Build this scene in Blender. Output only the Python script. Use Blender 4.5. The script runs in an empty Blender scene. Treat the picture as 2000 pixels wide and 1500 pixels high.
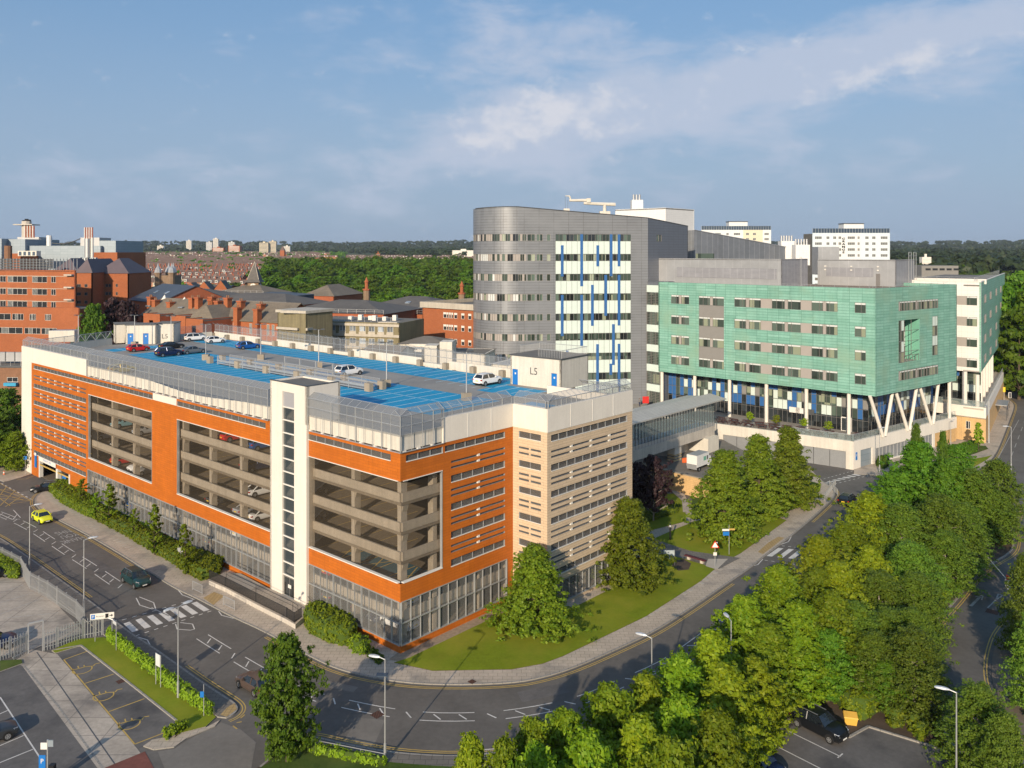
import bpy,math,random
import numpy as np
from mathutils import Vector
R=math.radians
random.seed(7)
SC=bpy.context.scene
COL=SC.collection
# camera, sky, sun, exposure
F,H,HY=1600.0,40.0,490.0
cd=bpy.data.cameras.new('camera');cam=bpy.data.objects.new('camera',cd);COL.objects.link(cam)
cam.location=(0,0,H);cam.rotation_euler=(R(90),0,0)
cd.sensor_width=36;cd.lens=36*F/2000;cd.shift_y=-(750-HY)/2000
cd.clip_start=0.5;cd.clip_end=30000
SC.camera=cam
SUN_EL,SUN_AZ=19.5,198.5
W=bpy.data.worlds.new('World');SC.world=W;W.use_nodes=True
def build_world():
 nt=W.node_tree;N=nt.nodes;L=nt.links;N.clear()
 out=N.new('ShaderNodeOutputWorld');bg=N.new('ShaderNodeBackground');bg.inputs[1].default_value=0.095
 L.new(bg.outputs[0],out.inputs[0])
 sky=N.new('ShaderNodeTexSky');sky.sky_type='NISHITA';sky.sun_disc=False
 sky.sun_elevation=R(SUN_EL);sky.sun_rotation=R(SUN_AZ);sky.altitude=50
 sky.air_density=1.0;sky.dust_density=2.2;sky.ozone_density=2.0
 tc=N.new('ShaderNodeTexCoord');sp=N.new('ShaderNodeSeparateXYZ');L.new(tc.outputs['Generated'],sp.inputs[0])
 def m(op,a,b=None,c=None):
  n=N.new('ShaderNodeMath');n.operation=op
  for i,v in enumerate((a,b,c)):
   if v is None:continue
   if isinstance(v,(int,float)):n.inputs[i].default_value=v
   else:L.new(v,n.inputs[i])
  return n.outputs[0]
 az=m('ARCTAN2',sp.outputs[0],sp.outputs[1]);el=m('ARCSINE',sp.outputs[2])
 cv=N.new('ShaderNodeCombineXYZ');L.new(az,cv.inputs[0]);L.new(el,cv.inputs[1])
 def noise(sx,sy,det,rough=0.6,dist=0.0,off=0.0,rot=0.0):
  mp=N.new('ShaderNodeMapping');mp.inputs['Scale'].default_value=(sx,sy,1);mp.inputs['Location'].default_value=(off,off*.7,0)
  mp.inputs['Rotation'].default_value=(0,0,rot)
  L.new(cv.outputs[0],mp.inputs[0]);n=N.new('ShaderNodeTexNoise');L.new(mp.outputs[0],n.inputs['Vector'])
  n.inputs['Scale'].default_value=1;n.inputs['Detail'].default_value=det;n.inputs['Roughness'].default_value=rough
  n.inputs['Distortion'].default_value=dist
  return n.outputs[0]
 def blob(cx,cy,rx,ry,rot):
  a0=math.atan((cx-1000)/F);e0=math.atan((HY-cy)/F*math.cos(a0))
  mp=N.new('ShaderNodeMapping');mp.vector_type='TEXTURE'
  mp.inputs['Location'].default_value=(a0,e0,0);mp.inputs['Rotation'].default_value=(0,0,R(rot))
  mp.inputs['Scale'].default_value=(rx/F,ry/F,1)
  L.new(cv.outputs[0],mp.inputs[0])
  ln=N.new('ShaderNodeVectorMath');ln.operation='LENGTH';L.new(mp.outputs[0],ln.inputs[0])
  d=m('MULTIPLY',ln.outputs['Value'],ln.outputs['Value'])
  return m('EXPONENT',m('MULTIPLY',d,-1.0))
 def total(bs):
  s=None
  for b,w in bs:
   t=m('MULTIPLY',blob(*b),w);s=t if s is None else m('ADD',s,t)
  return s
 def mix(f,a,b):
  n=N.new('ShaderNodeMix');n.data_type='RGBA';L.new(f,n.inputs[0])
  for i,v in((6,a),(7,b)):
   if isinstance(v,tuple):n.inputs[i].default_value=(*v,1)
   else:L.new(v,n.inputs[i])
  return n.outputs[2]
 def ramp(v,lo,hi,a=0.0,b=1.0):
  n=N.new('ShaderNodeMapRange');n.interpolation_type='SMOOTHSTEP';L.new(v,n.inputs[0])
  n.inputs[1].default_value=lo;n.inputs[2].default_value=hi;n.inputs[3].default_value=a;n.inputs[4].default_value=b
  return n.outputs[0]
 n1=noise(9,22,9,0.58,0.25,3.1,0.12);n2=noise(26,40,8,0.6,0.15,8.4);n3=noise(4,13,6,0.55,0.2,1.7,0.1)
 veil=total([((960,80,330,90,6),0.75),((1560,130,560,66,9),1.0),((1250,215,420,80,8),0.42),((1000,265,190,60,12),0.4),((400,360,620,90,0),0.35),((1950,60,300,70,12),0.30),((1500,330,900,110,0),0.38)])
 vf=ramp(m('ADD',m('MULTIPLY',n1,1.25),m('MULTIPLY',veil,0.55)),0.74,1.24,0.0,0.82)
 puff=total([((1110,215,110,48,0),0.75),((950,272,95,38,10),0.70),((1010,225,120,50,20),0.35),((1240,235,120,40,5),0.36),((1480,115,230,32,8),0.36),((1800,120,230,30,12),0.42),((1680,155,140,26,8),0.32)])
 pf=ramp(m('ADD',m('MULTIPLY',n2,1.5),m('MULTIPLY',puff,0.60)),0.90,1.45,0.0,0.95)
 hz=ramp(el,0.0,0.32,0.85,0.05)
 hzn=m('MULTIPLY',hz,ramp(n3,0.25,0.7,0.75,1.0))
 c0=mix(ramp(el,-0.05,0.32,0.0,1.0),(3.1,4.75,6.9),(1.95,3.95,6.9))
 base=N.new('ShaderNodeMix');base.data_type='RGBA';base.inputs[0].default_value=0.55
 L.new(sky.outputs[0],base.inputs[6]);L.new(c0,base.inputs[7])
 s1=mix(hzn,base.outputs[2],(3.25,4.25,5.75))
 s2=mix(vf,s1,(4.9,5.5,6.8))
 s3=mix(pf,s2,(6.4,6.6,7.3))
 L.new(s3,bg.inputs[0])
build_world()
sd=bpy.data.lights.new('sun','SUN');sd.energy=4.7;sd.angle=R(0.5);sd.color=(1.0,0.84,0.64)
sun=bpy.data.objects.new('sun',sd);COL.objects.link(sun)
_a,_e=R(SUN_AZ),R(SUN_EL)
SUNV=Vector((math.sin(_a)*math.cos(_e),math.cos(_a)*math.cos(_e),math.sin(_e)))
sun.rotation_euler=SUNV.to_track_quat('Z','Y').to_euler();sun.location=(0,-50,200)
SC.view_settings.view_transform='Standard';SC.view_settings.look='None';SC.view_settings.gamma=1
SC.view_settings.exposure=0.15
SC.cycles.max_bounces=6;SC.cycles.diffuse_bounces=2;SC.cycles.glossy_bounces=2;SC.cycles.transmission_bounces=4
SC.cycles.transparent_max_bounces=14;SC.cycles.volume_bounces=0;SC.cycles.use_denoising=True
SC.cycles.sample_clamp_indirect=6
# measuring: a photo pixel on a known height gives a place
def P(px,py,z=0.0):
 Z=F*(H-z)/(py-HY)
 return((px-1000)*Z/F,Z)
def atZ(px,Z):return((px-1000)*Z/F,Z)
def zat(py,Z):return H-(py-HY)*Z/F
# materials
MAT={}
def _mix(N,L,f,a,b,mode='MIX'):
 n=N.new('ShaderNodeMix');n.data_type='RGBA';n.blend_type=mode;n.clamp_factor=True
 for i,v in((0,f),(6,a),(7,b)):
  if isinstance(v,(int,float)):n.inputs[i].default_value=v
  elif isinstance(v,tuple):n.inputs[i].default_value=(*v[:3],1)
  else:L.new(v,n.inputs[i])
 return n.outputs[2]
def M(name,col,rough=0.7,metal=0.0,var=0.12,vs=0.6,grid=None,bump=0.0,spec=0.4,streak=0.0,vs2=None,col2=None,emit=None,patch=None):
 """grid = (width, height, line size, line colour, second tile colour, row offset)"""
 if name in MAT:return MAT[name]
 m=bpy.data.materials.new(name);m.use_nodes=True;MAT[name]=m
 nt=m.node_tree;N=nt.nodes;L=nt.links
 b=N['Principled BSDF'];b.inputs['Roughness'].default_value=rough;b.inputs['Metallic'].default_value=metal
 b.inputs['Specular IOR Level'].default_value=spec
 tc=N.new('ShaderNodeTexCoord');uv=tc.outputs['UV']
 c=tuple(col)
 if grid:
  bt=N.new('ShaderNodeTexBrick');L.new(uv,bt.inputs['Vector']);bt.inputs['Scale'].default_value=1
  bt.inputs['Brick Width'].default_value=grid[0];bt.inputs['Row Height'].default_value=grid[1]
  bt.inputs['Mortar Size'].default_value=grid[2];bt.inputs['Mortar Smooth'].default_value=0.1
  bt.inputs['Mortar'].default_value=(*grid[3],1);bt.inputs['Color1'].default_value=(*col,1)
  bt.inputs['Color2'].default_value=(*(grid[4]or col),1);bt.offset=grid[5]if len(grid)>5 else 0.0
  bt.squash=1.0;c=bt.outputs[0]
 def nz(scale,det,vec=None,ro=0.6):
  n=N.new('ShaderNodeTexNoise');n.inputs['Scale'].default_value=scale;n.inputs['Detail'].default_value=det
  n.inputs['Roughness'].default_value=ro;L.new(vec or uv,n.inputs['Vector']);return n.outputs[0]
 def mr(v,a,bb,lo=0.3,hi=0.7):
  n=N.new('ShaderNodeMapRange');L.new(v,n.inputs[0]);n.inputs[1].default_value=lo;n.inputs[2].default_value=hi
  n.inputs[3].default_value=a;n.inputs[4].default_value=bb;return n.outputs[0]
 if col2:
  c=_mix(N,L,mr(nz(vs2 or 0.15,5),0.0,1.0,0.35,0.65),c,tuple(col2))
 if var>0:
  v1=mr(nz(vs,6),1-var,1+var)
  c=_mix(N,L,1.0,c,v1,'MULTIPLY')
  v2=mr(nz(vs*9,3),1-var*.6,1+var*.6)
  c=_mix(N,L,1.0,c,v2,'MULTIPLY')
 if streak>0:
  mp=N.new('ShaderNodeMapping');mp.inputs['Scale'].default_value=(1.6,0.09,1);L.new(uv,mp.inputs[0])
  c=_mix(N,L,1.0,c,mr(nz(1.0,7,mp.outputs[0],0.7),1-streak,1.0,0.35,0.6),'MULTIPLY')
 if patch:
  c=_mix(N,L,mr(nz(patch[0],7,None,0.65),0,1,patch[2],patch[3]),c,tuple(patch[1]))
 if isinstance(c,tuple):b.inputs['Base Color'].default_value=(*c,1)
 else:L.new(c,b.inputs['Base Color'])
 if bump>0:
  bp=N.new('ShaderNodeBump');bp.inputs['Strength'].default_value=bump;bp.inputs['Distance'].default_value=0.05
  L.new(nz(vs*14,5),bp.inputs['Height']);L.new(bp.outputs[0],b.inputs['Normal'])
 if emit:
  b.inputs['Emission Color'].default_value=(*emit[0],1);b.inputs['Emission Strength'].default_value=emit[1]
 return m
def glassm(name,col,rough=0.08,alpha=1.0,var=0.35,cell=None,spec=0.8,curtain=None):
 """window glass seen from outside: dark, glossy; each pane differs a little (blinds, rooms behind)"""
 if name in MAT:return MAT[name]
 m=bpy.data.materials.new(name);m.use_nodes=True;MAT[name]=m
 nt=m.node_tree;N=nt.nodes;L=nt.links;b=N['Principled BSDF']
 b.inputs['Roughness'].default_value=rough;b.inputs['Specular IOR Level'].default_value=spec
 b.inputs['Alpha'].default_value=alpha
 oi=N.new('ShaderNodeObjectInfo');tc=N.new('ShaderNodeTexCoord')
 n=N.new('ShaderNodeTexWhiteNoise');n.noise_dimensions='4D'
 mp=N.new('ShaderNodeVectorMath');mp.operation='SNAP';L.new(tc.outputs['UV'],mp.inputs[0]);mp.inputs[1].default_value=cell or(1.1,2.0,1)
 L.new(mp.outputs[0],n.inputs['Vector']);L.new(oi.outputs['Random'],n.inputs['W'])
 r=N.new('ShaderNodeValToRGB');L.new(n.outputs['Value'],r.inputs[0]);r.color_ramp.interpolation='CONSTANT'
 e=r.color_ramp.elements;e[0].color=(*col,1);e[0].position=0
 e[1].position=0.45;e[1].color=(*[k*1.9 for k in col],1)
 x=e.new(0.7);x.color=(*[k*0.55 for k in col],1)
 if curtain:x=e.new(1-curtain[1]);x.color=(*curtain[0],1)
 L.new(r.outputs[0],b.inputs['Base Color'])
 return m
def veilm(name,col,cover):
 """fine expanded-metal mesh: thin strands cover a share of the light"""
 if name in MAT:return MAT[name]
 m=bpy.data.materials.new(name);m.use_nodes=True;MAT[name]=m
 nt=m.node_tree;N=nt.nodes;L=nt.links;b=N['Principled BSDF']
 b.inputs['Base Color'].default_value=(*col,1);b.inputs['Roughness'].default_value=0.6;b.inputs['Alpha'].default_value=cover
 return m
def leafm(name,c1,c2,trans=0.31):
 if name in MAT:return MAT[name]
 m=bpy.data.materials.new(name);m.use_nodes=True;MAT[name]=m
 nt=m.node_tree;N=nt.nodes;L=nt.links;N.clear()
 out=N.new('ShaderNodeOutputMaterial');mx=N.new('ShaderNodeMixShader');mx.inputs[0].default_value=trans
 d=N.new('ShaderNodeBsdfPrincipled');d.inputs['Roughness'].default_value=0.55;d.inputs['Specular IOR Level'].default_value=0.25
 t=N.new('ShaderNodeBsdfTranslucent')
 at=N.new('ShaderNodeAttribute');at.attribute_name='tint'
 oi=N.new('ShaderNodeObjectInfo')
 c=_mix(N,L,at.outputs['Fac'],c1,c2)
 hs=N.new('ShaderNodeHueSaturation');L.new(c,hs.inputs['Color'])
 mr=N.new('ShaderNodeMapRange');L.new(oi.outputs['Random'],mr.inputs[0]);mr.inputs[3].default_value=0.482;mr.inputs[4].default_value=0.515
 L.new(mr.outputs[0],hs.inputs['Hue'])
 mr2=N.new('ShaderNodeMapRange');L.new(oi.outputs['Random'],mr2.inputs[0]);mr2.inputs[3].default_value=0.68;mr2.inputs[4].default_value=1.3
 L.new(mr2.outputs[0],hs.inputs['Value'])
 L.new(hs.outputs[0],d.inputs['Base Color'])
 tcol=_mix(N,L,1.0,hs.outputs[0],(1.25,1.3,0.5),'MULTIPLY');L.new(tcol,t.inputs[0])
 L.new(d.outputs[0],mx.inputs[1]);L.new(t.outputs[0],mx.inputs[2]);L.new(mx.outputs[0],out.inputs[0])
 return m
# object bookkeeping
OFF={}
def tag(o,label=None,cat=None,group=None,kind=None):
 if label:o['label']=label
 if cat:o['category']=cat
 if group:o['group']=group
 if kind:o['kind']=kind
 return o
def thing(name,label,cat,loc=(0,0,0),rz=0.0,group=None):
 o=bpy.data.objects.new(name,None);COL.objects.link(o);o.location=loc;o.rotation_euler=(0,0,rz)
 o.empty_display_size=0.5;OFF[o.name]=Vector((0,0,0))if rz or name in PROTO else Vector(loc)
 return tag(o,label,cat,group)
PROTO=set()
def copy_tree(o,parent=None):
 c=o.copy();COL.objects.link(c);c.parent=parent
 for ch in o.children:copy_tree(ch,c)
 return c
class Fr:
 """a facade: origin, direction left to right seen from outside; d is outward"""
 def __init__(s,O,U):
  n=math.hypot(*U);s.O=O;s.U=(U[0]/n,U[1]/n);s.N=(s.U[1],-s.U[0]);s.ang=math.atan2(s.U[1],s.U[0])
 def xy(s,u,d=0.0):return(s.O[0]+s.U[0]*u+s.N[0]*d,s.O[1]+s.U[1]*u+s.N[1]*d)
 def p(s,u,d,z):x,y=s.xy(u,d);return(x,y,z)
 def u(s,px,d=0.0):
  k=(px-1000)/F;ox,oy=s.xy(0,d)
  return(k*oy-ox)/(s.U[0]-k*s.U[1])
 def z(s,px,py,d=0.0):return zat(py,s.xy(s.u(px,d),d)[1])
 def shift(s,u,d):return Fr(s.xy(u,d),s.U)
def fr2(a,b):return Fr(a,(b[0]-a[0],b[1]-a[1]))
def dist(a,b):return math.hypot(b[0]-a[0],b[1]-a[1])
class MB:
 def __init__(s):s.v=[];s.f=[];s.m=[];s.mats=[]
 def mi(s,mat):
  if isinstance(mat,str):mat=MAT[mat]
  if mat not in s.mats:s.mats.append(mat)
  return s.mats.index(mat)
 def face(s,pts,mat):
  n=len(s.v);s.v+=[tuple(p)for p in pts];s.f.append(tuple(range(n,n+len(pts))));s.m.append(s.mi(mat));return s
 def hexa(s,b,t,mat,top=None,bottom=True):
  n=len(s.v);k=len(b);s.v+=[tuple(p)for p in b]+[tuple(p)for p in t];i=s.mi(mat);j=s.mi(top)if top else i
  for q in range(k):
   s.f.append((n+q,n+(q+1)%k,n+k+(q+1)%k,n+k+q));s.m.append(i)
  s.f.append(tuple(range(n+k,n+2*k)));s.m.append(j)
  if bottom:s.f.append(tuple(range(n+k-1,n-1,-1)));s.m.append(i)
  return s
 def prism(s,pts,z0,z1,mat,top=None):
  a=sum(pts[i][0]*pts[(i+1)%len(pts)][1]-pts[(i+1)%len(pts)][0]*pts[i][1]for i in range(len(pts)))
  if a<0:pts=list(reversed(pts))
  zf=(lambda p:z1)if not callable(z1)else z1
  return s.hexa([(x,y,z0)for x,y in pts],[(x,y,zf((x,y)))for x,y in pts],mat,top)
 def fbox(s,fr,u0,u1,d0,d1,z0,z1,mat,top=None):
  return s.prism([fr.xy(u0,d0),fr.xy(u1,d0),fr.xy(u1,d1),fr.xy(u0,d1)],z0,z1,mat,top)
 def box(s,x0,x1,y0,y1,z0,z1,mat,top=None):
  return s.prism([(x0,y0),(x1,y0),(x1,y1),(x0,y1)],z0,z1,mat,top)
 def tube(s,p0,p1,r,mat,n=8,r1=None,caps=True):
  p0=Vector(p0);p1=Vector(p1);d=(p1-p0)
  if d.length<1e-6:return s
  d.normalize();a=d.orthogonal().normalized();b=d.cross(a);r1=r if r1 is None else r1
  A=[p0+(a*math.cos(t)+b*math.sin(t))*r for t in[2*math.pi*i/n for i in range(n)]]
  B=[p1+(a*math.cos(t)+b*math.sin(t))*r1 for t in[2*math.pi*i/n for i in range(n)]]
  return s.hexa(A,B,mat)
 def wall(s,fr,u0,u1,z0,z1,holes,t,mat,d=0.0,reveal=None):
  """a wall with rectangular openings (u0,u1,z0,z1), its outer face at d, thickness t"""
  us=sorted(set([u0,u1]+[min(max(h[i],u0),u1)for h in holes for i in(0,1)]))
  zs=sorted(set([z0,z1]+[min(max(h[i],z0),z1)for h in holes for i in(2,3)]))
  us=[a for i,a in enumerate(us)if i==0 or a-us[i-1]>1e-4];zs=[a for i,a in enumerate(zs)if i==0 or a-zs[i-1]>1e-4]
  nu,nz=len(us)-1,len(zs)-1
  def solid(i,j):
   if i<0 or j<0 or i>=nu or j>=nz:return False
   cu=(us[i]+us[i+1])/2;cz=(zs[j]+zs[j+1])/2
   return not any(h[0]<cu<h[1]and h[2]<cz<h[3]for h in holes)
  rv=reveal or mat
  for j in range(nz):
   i=0
   while i<nu:
    if not solid(i,j):i+=1;continue
    k=i
    while k<nu and solid(k,j):k+=1
    a,b=us[i],us[k];e,g=zs[j],zs[j+1]
    s.face([fr.p(a,d,e),fr.p(b,d,e),fr.p(b,d,g),fr.p(a,d,g)],mat)
    s.face([fr.p(b,d-t,e),fr.p(a,d-t,e),fr.p(a,d-t,g),fr.p(b,d-t,g)],mat)
    s.face([fr.p(a,d-t,e),fr.p(a,d,e),fr.p(a,d,g),fr.p(a,d-t,g)],rv)
    s.face([fr.p(b,d,e),fr.p(b,d-t,e),fr.p(b,d-t,g),fr.p(b,d,g)],rv)
    i=k
   for i in range(nu):
    if not solid(i,j):continue
    a,b=us[i],us[i+1]
    if not solid(i,j-1):s.face([fr.p(a,d-t,zs[j]),fr.p(b,d-t,zs[j]),fr.p(b,d,zs[j]),fr.p(a,d,zs[j])],rv)
    if not solid(i,j+1):s.face([fr.p(a,d,zs[j+1]),fr.p(b,d,zs[j+1]),fr.p(b,d-t,zs[j+1]),fr.p(a,d-t,zs[j+1])],rv)
  return s
 def build(s,name,parent=None,smooth=False,tint=None,off=None):
  me=bpy.data.meshes.new(name)
  if off is None:off=OFF[parent.name]if parent is not None else Vector((0,0,0))
  V=np.array(s.v,dtype=np.float64).reshape(-1,3)
  me.from_pydata((V-np.array(off)).tolist(),[],s.f)
  for m_ in s.mats:me.materials.append(m_)
  me.polygons.foreach_set('material_index',s.m)
  uvl=me.uv_layers.new(name='UVMap')
  nl=len(me.loops)
  if nl:
   nrm=np.zeros(len(me.polygons)*3);me.polygons.foreach_get('normal',nrm);nrm=nrm.reshape(-1,3)
   lt=np.zeros(len(me.polygons),dtype=np.int64);me.polygons.foreach_get('loop_total',lt)
   vi=np.zeros(nl,dtype=np.int64);me.loops.foreach_get('vertex_index',vi)
   NL=np.repeat(nrm,lt,axis=0);PV=V[vi]
   hor=np.hypot(NL[:,0],NL[:,1]);flat=hor<0.08
   T=np.stack([-NL[:,1],NL[:,0],np.zeros(nl)],1)/np.maximum(hor,1e-6)[:,None]
   T[flat]=(1,0,0);B=np.cross(NL,T)
   me.uv_layers.active.data.foreach_set('uv',np.stack([(PV*T).sum(1),(PV*B).sum(1)],1).ravel())
  if tint is not None:
   a=me.attributes.new('tint','FLOAT','FACE');a.data.foreach_set('value',tint)
  if smooth:me.polygons.foreach_set('use_smooth',[True]*len(me.polygons))
  me.update()
  o=bpy.data.objects.new(name,me);COL.objects.link(o)
  if parent is not None:o.parent=parent;OFF[o.name]=off
  return o
def struct(name,mb,smooth=False):return tag(mb.build(name,smooth=smooth),kind='structure')
def place(mesh_ob,parent,x,y,z,ang):
 """a further copy of a part, put on a facade"""
 c=mesh_ob.copy();COL.objects.link(c);c.parent=parent;o=OFF[parent.name]
 c.location=(x-o[0],y-o[1],z-o[2]);c.rotation_euler=(0,0,ang);OFF[c.name]=Vector((0,0,0));return c
_txt={}
def text_faces(body):
 """built-in lettering as flat polygons (list of point lists) about 1 unit high"""
 if body in _txt:return _txt[body]
 cu=bpy.data.curves.new('t','FONT');cu.body=body;cu.align_x='CENTER';cu.resolution_u=2
 o=bpy.data.objects.new('t',cu);COL.objects.link(o)
 dg=bpy.context.evaluated_depsgraph_get();me=bpy.data.meshes.new_from_object(o.evaluated_get(dg))
 r=[[tuple(me.vertices[i].co[:2])for i in p.vertices]for p in me.polygons]
 bpy.data.objects.remove(o);bpy.data.curves.remove(cu);bpy.data.meshes.remove(me);_txt[body]=r
 return r
def put_text(mb,body,fn,mat,sx=1.0,sy=1.0):
 for f in text_faces(body):mb.face([fn(x*sx,y*sy)for x,y in f],mat)
# material list
M('asphalt',(0.122,0.112,0.100),0.85,var=0.16,vs=0.22,bump=0.15,patch=(0.12,(0.145,0.135,0.122),0.52,0.66))
M('asphalt_lot',(0.130,0.122,0.115),0.88,var=0.15,vs=0.3,bump=0.15,patch=(0.2,(0.06,0.058,0.06),0.5,0.7))
M('asphalt_pale',(0.18,0.165,0.145),0.9,var=0.14,vs=0.25)
M('worn_concrete',(0.42,0.365,0.30),0.9,var=0.2,vs=0.3,grid=(4.2,2.6,0.05,(0.25,0.22,0.19),(0.38,0.33,0.275)),patch=(0.14,(0.19,0.17,0.15),0.54,0.68))
M('paving',(0.44,0.37,0.29),0.9,var=0.12,vs=0.4,grid=(0.9,0.6,0.02,(0.25,0.215,0.175),(0.48,0.405,0.32),0.5),patch=(0.18,(0.19,0.18,0.165),0.55,0.72))
M('paving_dark',(0.17,0.155,0.135),0.9,var=0.14,vs=0.4,grid=(0.9,0.6,0.02,(0.08,0.075,0.07),None,0.5))
M('slab_pale',(0.45,0.40,0.33),0.9,var=0.08)
M('tactile',(0.40,0.28,0.12),0.9,var=0.1,vs=1.0,grid=(0.4,0.4,0.03,(0.28,0.2,0.1),(0.44,0.31,0.14)))
M('kerb',(0.30,0.28,0.25),0.9,var=0.12,vs=0.7,grid=(0.9,0.9,0.03,(0.17,0.16,0.14),None))
M('soil',(0.085,0.06,0.042),0.95,var=0.25,vs=0.8,bump=0.3)
M('gravel',(0.30,0.235,0.17),0.95,var=0.25,vs=2.5,bump=0.3)
M('grass',(0.165,0.215,0.014),0.9,var=0.16,vs=0.35,bump=0.4,spec=0.1,patch=(0.11,(0.26,0.26,0.028),0.42,0.68))
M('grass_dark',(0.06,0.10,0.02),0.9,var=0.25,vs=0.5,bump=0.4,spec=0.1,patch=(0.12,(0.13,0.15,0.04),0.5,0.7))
M('far_ground',(0.06,0.08,0.03),0.95,var=0.25,vs=0.01,spec=0.1,patch=(0.004,(0.12,0.12,0.06),0.5,0.62))
M('white_paint',(0.62,0.60,0.56),0.75,var=0.14,vs=1.2)
M('worn_white',(0.36,0.35,0.33),0.8,var=0.3,vs=1.5)
M('yellow_paint',(0.48,0.33,0.09),0.8,var=0.16,vs=1.5)
M('orange_clad',(0.49,0.130,0.014),0.5,var=0.07,vs=0.5,grid=(1.5,0.3,0.012,(0.34,0.085,0.012),(0.56,0.152,0.016),0.5),spec=0.3,patch=(0.06,(0.43,0.112,0.014),0.5,0.75),streak=0.10)
M('beige_clad',(0.60,0.46,0.31),0.6,var=0.06,vs=0.5,grid=(1.5,0.3,0.018,(0.38,0.29,0.20),(0.64,0.49,0.335),0.5),spec=0.3)
M('white_render',(0.74,0.69,0.61),0.8,var=0.04,vs=0.3,streak=0.07)
M('white_dirty',(0.66,0.62,0.54),0.85,var=0.06,vs=0.3,streak=0.16)
M('concrete',(0.34,0.285,0.215),0.85,var=0.12,vs=0.4,streak=0.16)
M('concrete_light',(0.55,0.50,0.43),0.85,var=0.1,vs=0.4,streak=0.22)
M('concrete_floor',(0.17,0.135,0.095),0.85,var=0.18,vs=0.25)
M('deck_grey',(0.29,0.275,0.25),0.85,var=0.1,vs=0.14,patch=(0.1,(0.22,0.21,0.20),0.5,0.7))
M('deck_blue',(0.003,0.28,0.50),0.7,var=0.10,vs=0.2,patch=(0.15,(0.03,0.26,0.50),0.5,0.75))
M('line_deck',(0.50,0.66,0.70),0.8,var=0.2,vs=1.5)
M('door_blue',(0.01,0.16,0.50),0.5,var=0.03)
M('dark_text',(0.05,0.05,0.055),0.7,var=0.1)
M('steel',(0.42,0.43,0.44),0.45,0.5,var=0.06,vs=1.0)
M('steel_dark',(0.10,0.105,0.11),0.5,0.3,var=0.06)
M('galv',(0.48,0.49,0.49),0.5,0.55,var=0.08,vs=2)
M('white_trim',(0.72,0.69,0.63),0.6,var=0.05)
M('black',(0.012,0.012,0.014),0.5,var=0)
M('black_metal',(0.02,0.02,0.022),0.45,0.2,var=0)
veilm('mesh_light',(0.26,0.27,0.28),0.46)
veilm('mesh_fine',(0.20,0.16,0.11),0.15);veilm('glass_stair',(0.07,0.09,0.10),0.62);MAT['glass_stair'].node_tree.nodes['Principled BSDF'].inputs['Roughness'].default_value=0.06
veilm('mesh_panel',(0.16,0.15,0.14),0.45)
veilm('mesh_rail',(0.34,0.35,0.37),0.30)
M('grey_clad',(0.215,0.225,0.24),0.42,0.25,var=0.05,vs=0.08,grid=(3.4,0.62,0.035,(0.10,0.10,0.105),(0.235,0.245,0.26),0.0),patch=(0.06,(0.26,0.27,0.285),0.45,0.7))
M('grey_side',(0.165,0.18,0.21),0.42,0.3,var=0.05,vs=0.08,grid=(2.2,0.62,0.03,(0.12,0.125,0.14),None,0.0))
M('plant_screen',(0.42,0.425,0.43),0.4,0.35,var=0.12,vs=0.06,grid=(2.1,30.0,0.05,(0.5,0.5,0.5),None,0.0))
M('plant_louvre',(0.23,0.235,0.26),0.5,0.2,var=0.1,vs=0.1,grid=(1.7,0.25,0.06,(0.4,0.4,0.42),(0.2,0.205,0.23),0.0))
M('green_clad',(0.20,0.42,0.33),0.45,0.1,var=0.09,vs=0.3,grid=(2.35,0.55,0.028,(0.07,0.20,0.15),(0.27,0.51,0.415),0.0),patch=(0.09,(0.25,0.40,0.29),0.5,0.7),streak=0.12)
M('green_plain',(0.17,0.42,0.31),0.5,var=0.1,vs=0.3)
M('taupe',(0.36,0.325,0.295),0.6,var=0.04)
M('taupe_dark',(0.235,0.225,0.21),0.6,var=0.04)
M('pale_panel',(0.60,0.69,0.64),0.4,var=0.03)
M('blue_panel',(0.035,0.125,0.33),0.4,var=0.04)
M('white_panel',(0.74,0.72,0.68),0.55,var=0.04,grid=(1.2,0.9,0.015,(0.5,0.49,0.46),None,0.0))
M('render_white',(0.72,0.73,0.72),0.8,var=0.03)
M('white_metal',(0.78,0.77,0.74),0.45,var=0.03,grid=(1.0,0.45,0.014,(0.58,0.57,0.55),None,0.0))
M('frame_grey',(0.20,0.19,0.18),0.5,0.2,var=0.03)
M('blind_white',(0.62,0.64,0.62),0.6,var=0.04)
glassm('glass_office',(0.055,0.075,0.062),curtain=((0.27,0.30,0.21),0.2))
glassm('glass_tower',(0.06,0.085,0.07),cell=(0.9,4.0,1),curtain=((0.36,0.40,0.31),0.4))
glassm('glass_dark',(0.02,0.024,0.026),0.06)
glassm('glass_hall',(0.22,0.25,0.28),0.2)
veilm('glass_clear',(0.42,0.52,0.50),0.30);MAT['glass_clear'].node_tree.nodes['Principled BSDF'].inputs['Roughness'].default_value=0.06
veilm('glass_base',(0.46,0.46,0.45),0.24);MAT['glass_base'].node_tree.nodes['Principled BSDF'].inputs['Roughness'].default_value=0.12
M('bridge_roof',(0.50,0.475,0.43),0.55,0.2,var=0.08,vs=0.3,grid=(30.0,0.5,0.03,(0.24,0.23,0.21),None,0.0))
M('sandstone',(0.62,0.40,0.18),0.85,var=0.09,vs=0.4,grid=(0.8,0.3,0.015,(0.48,0.32,0.15),(0.66,0.43,0.20),0.5),streak=0.15)
M('shutter',(0.33,0.34,0.35),0.5,0.35,var=0.08,vs=0.5,grid=(3.0,0.12,0.02,(0.25,0.26,0.27),None,0.0))
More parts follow.
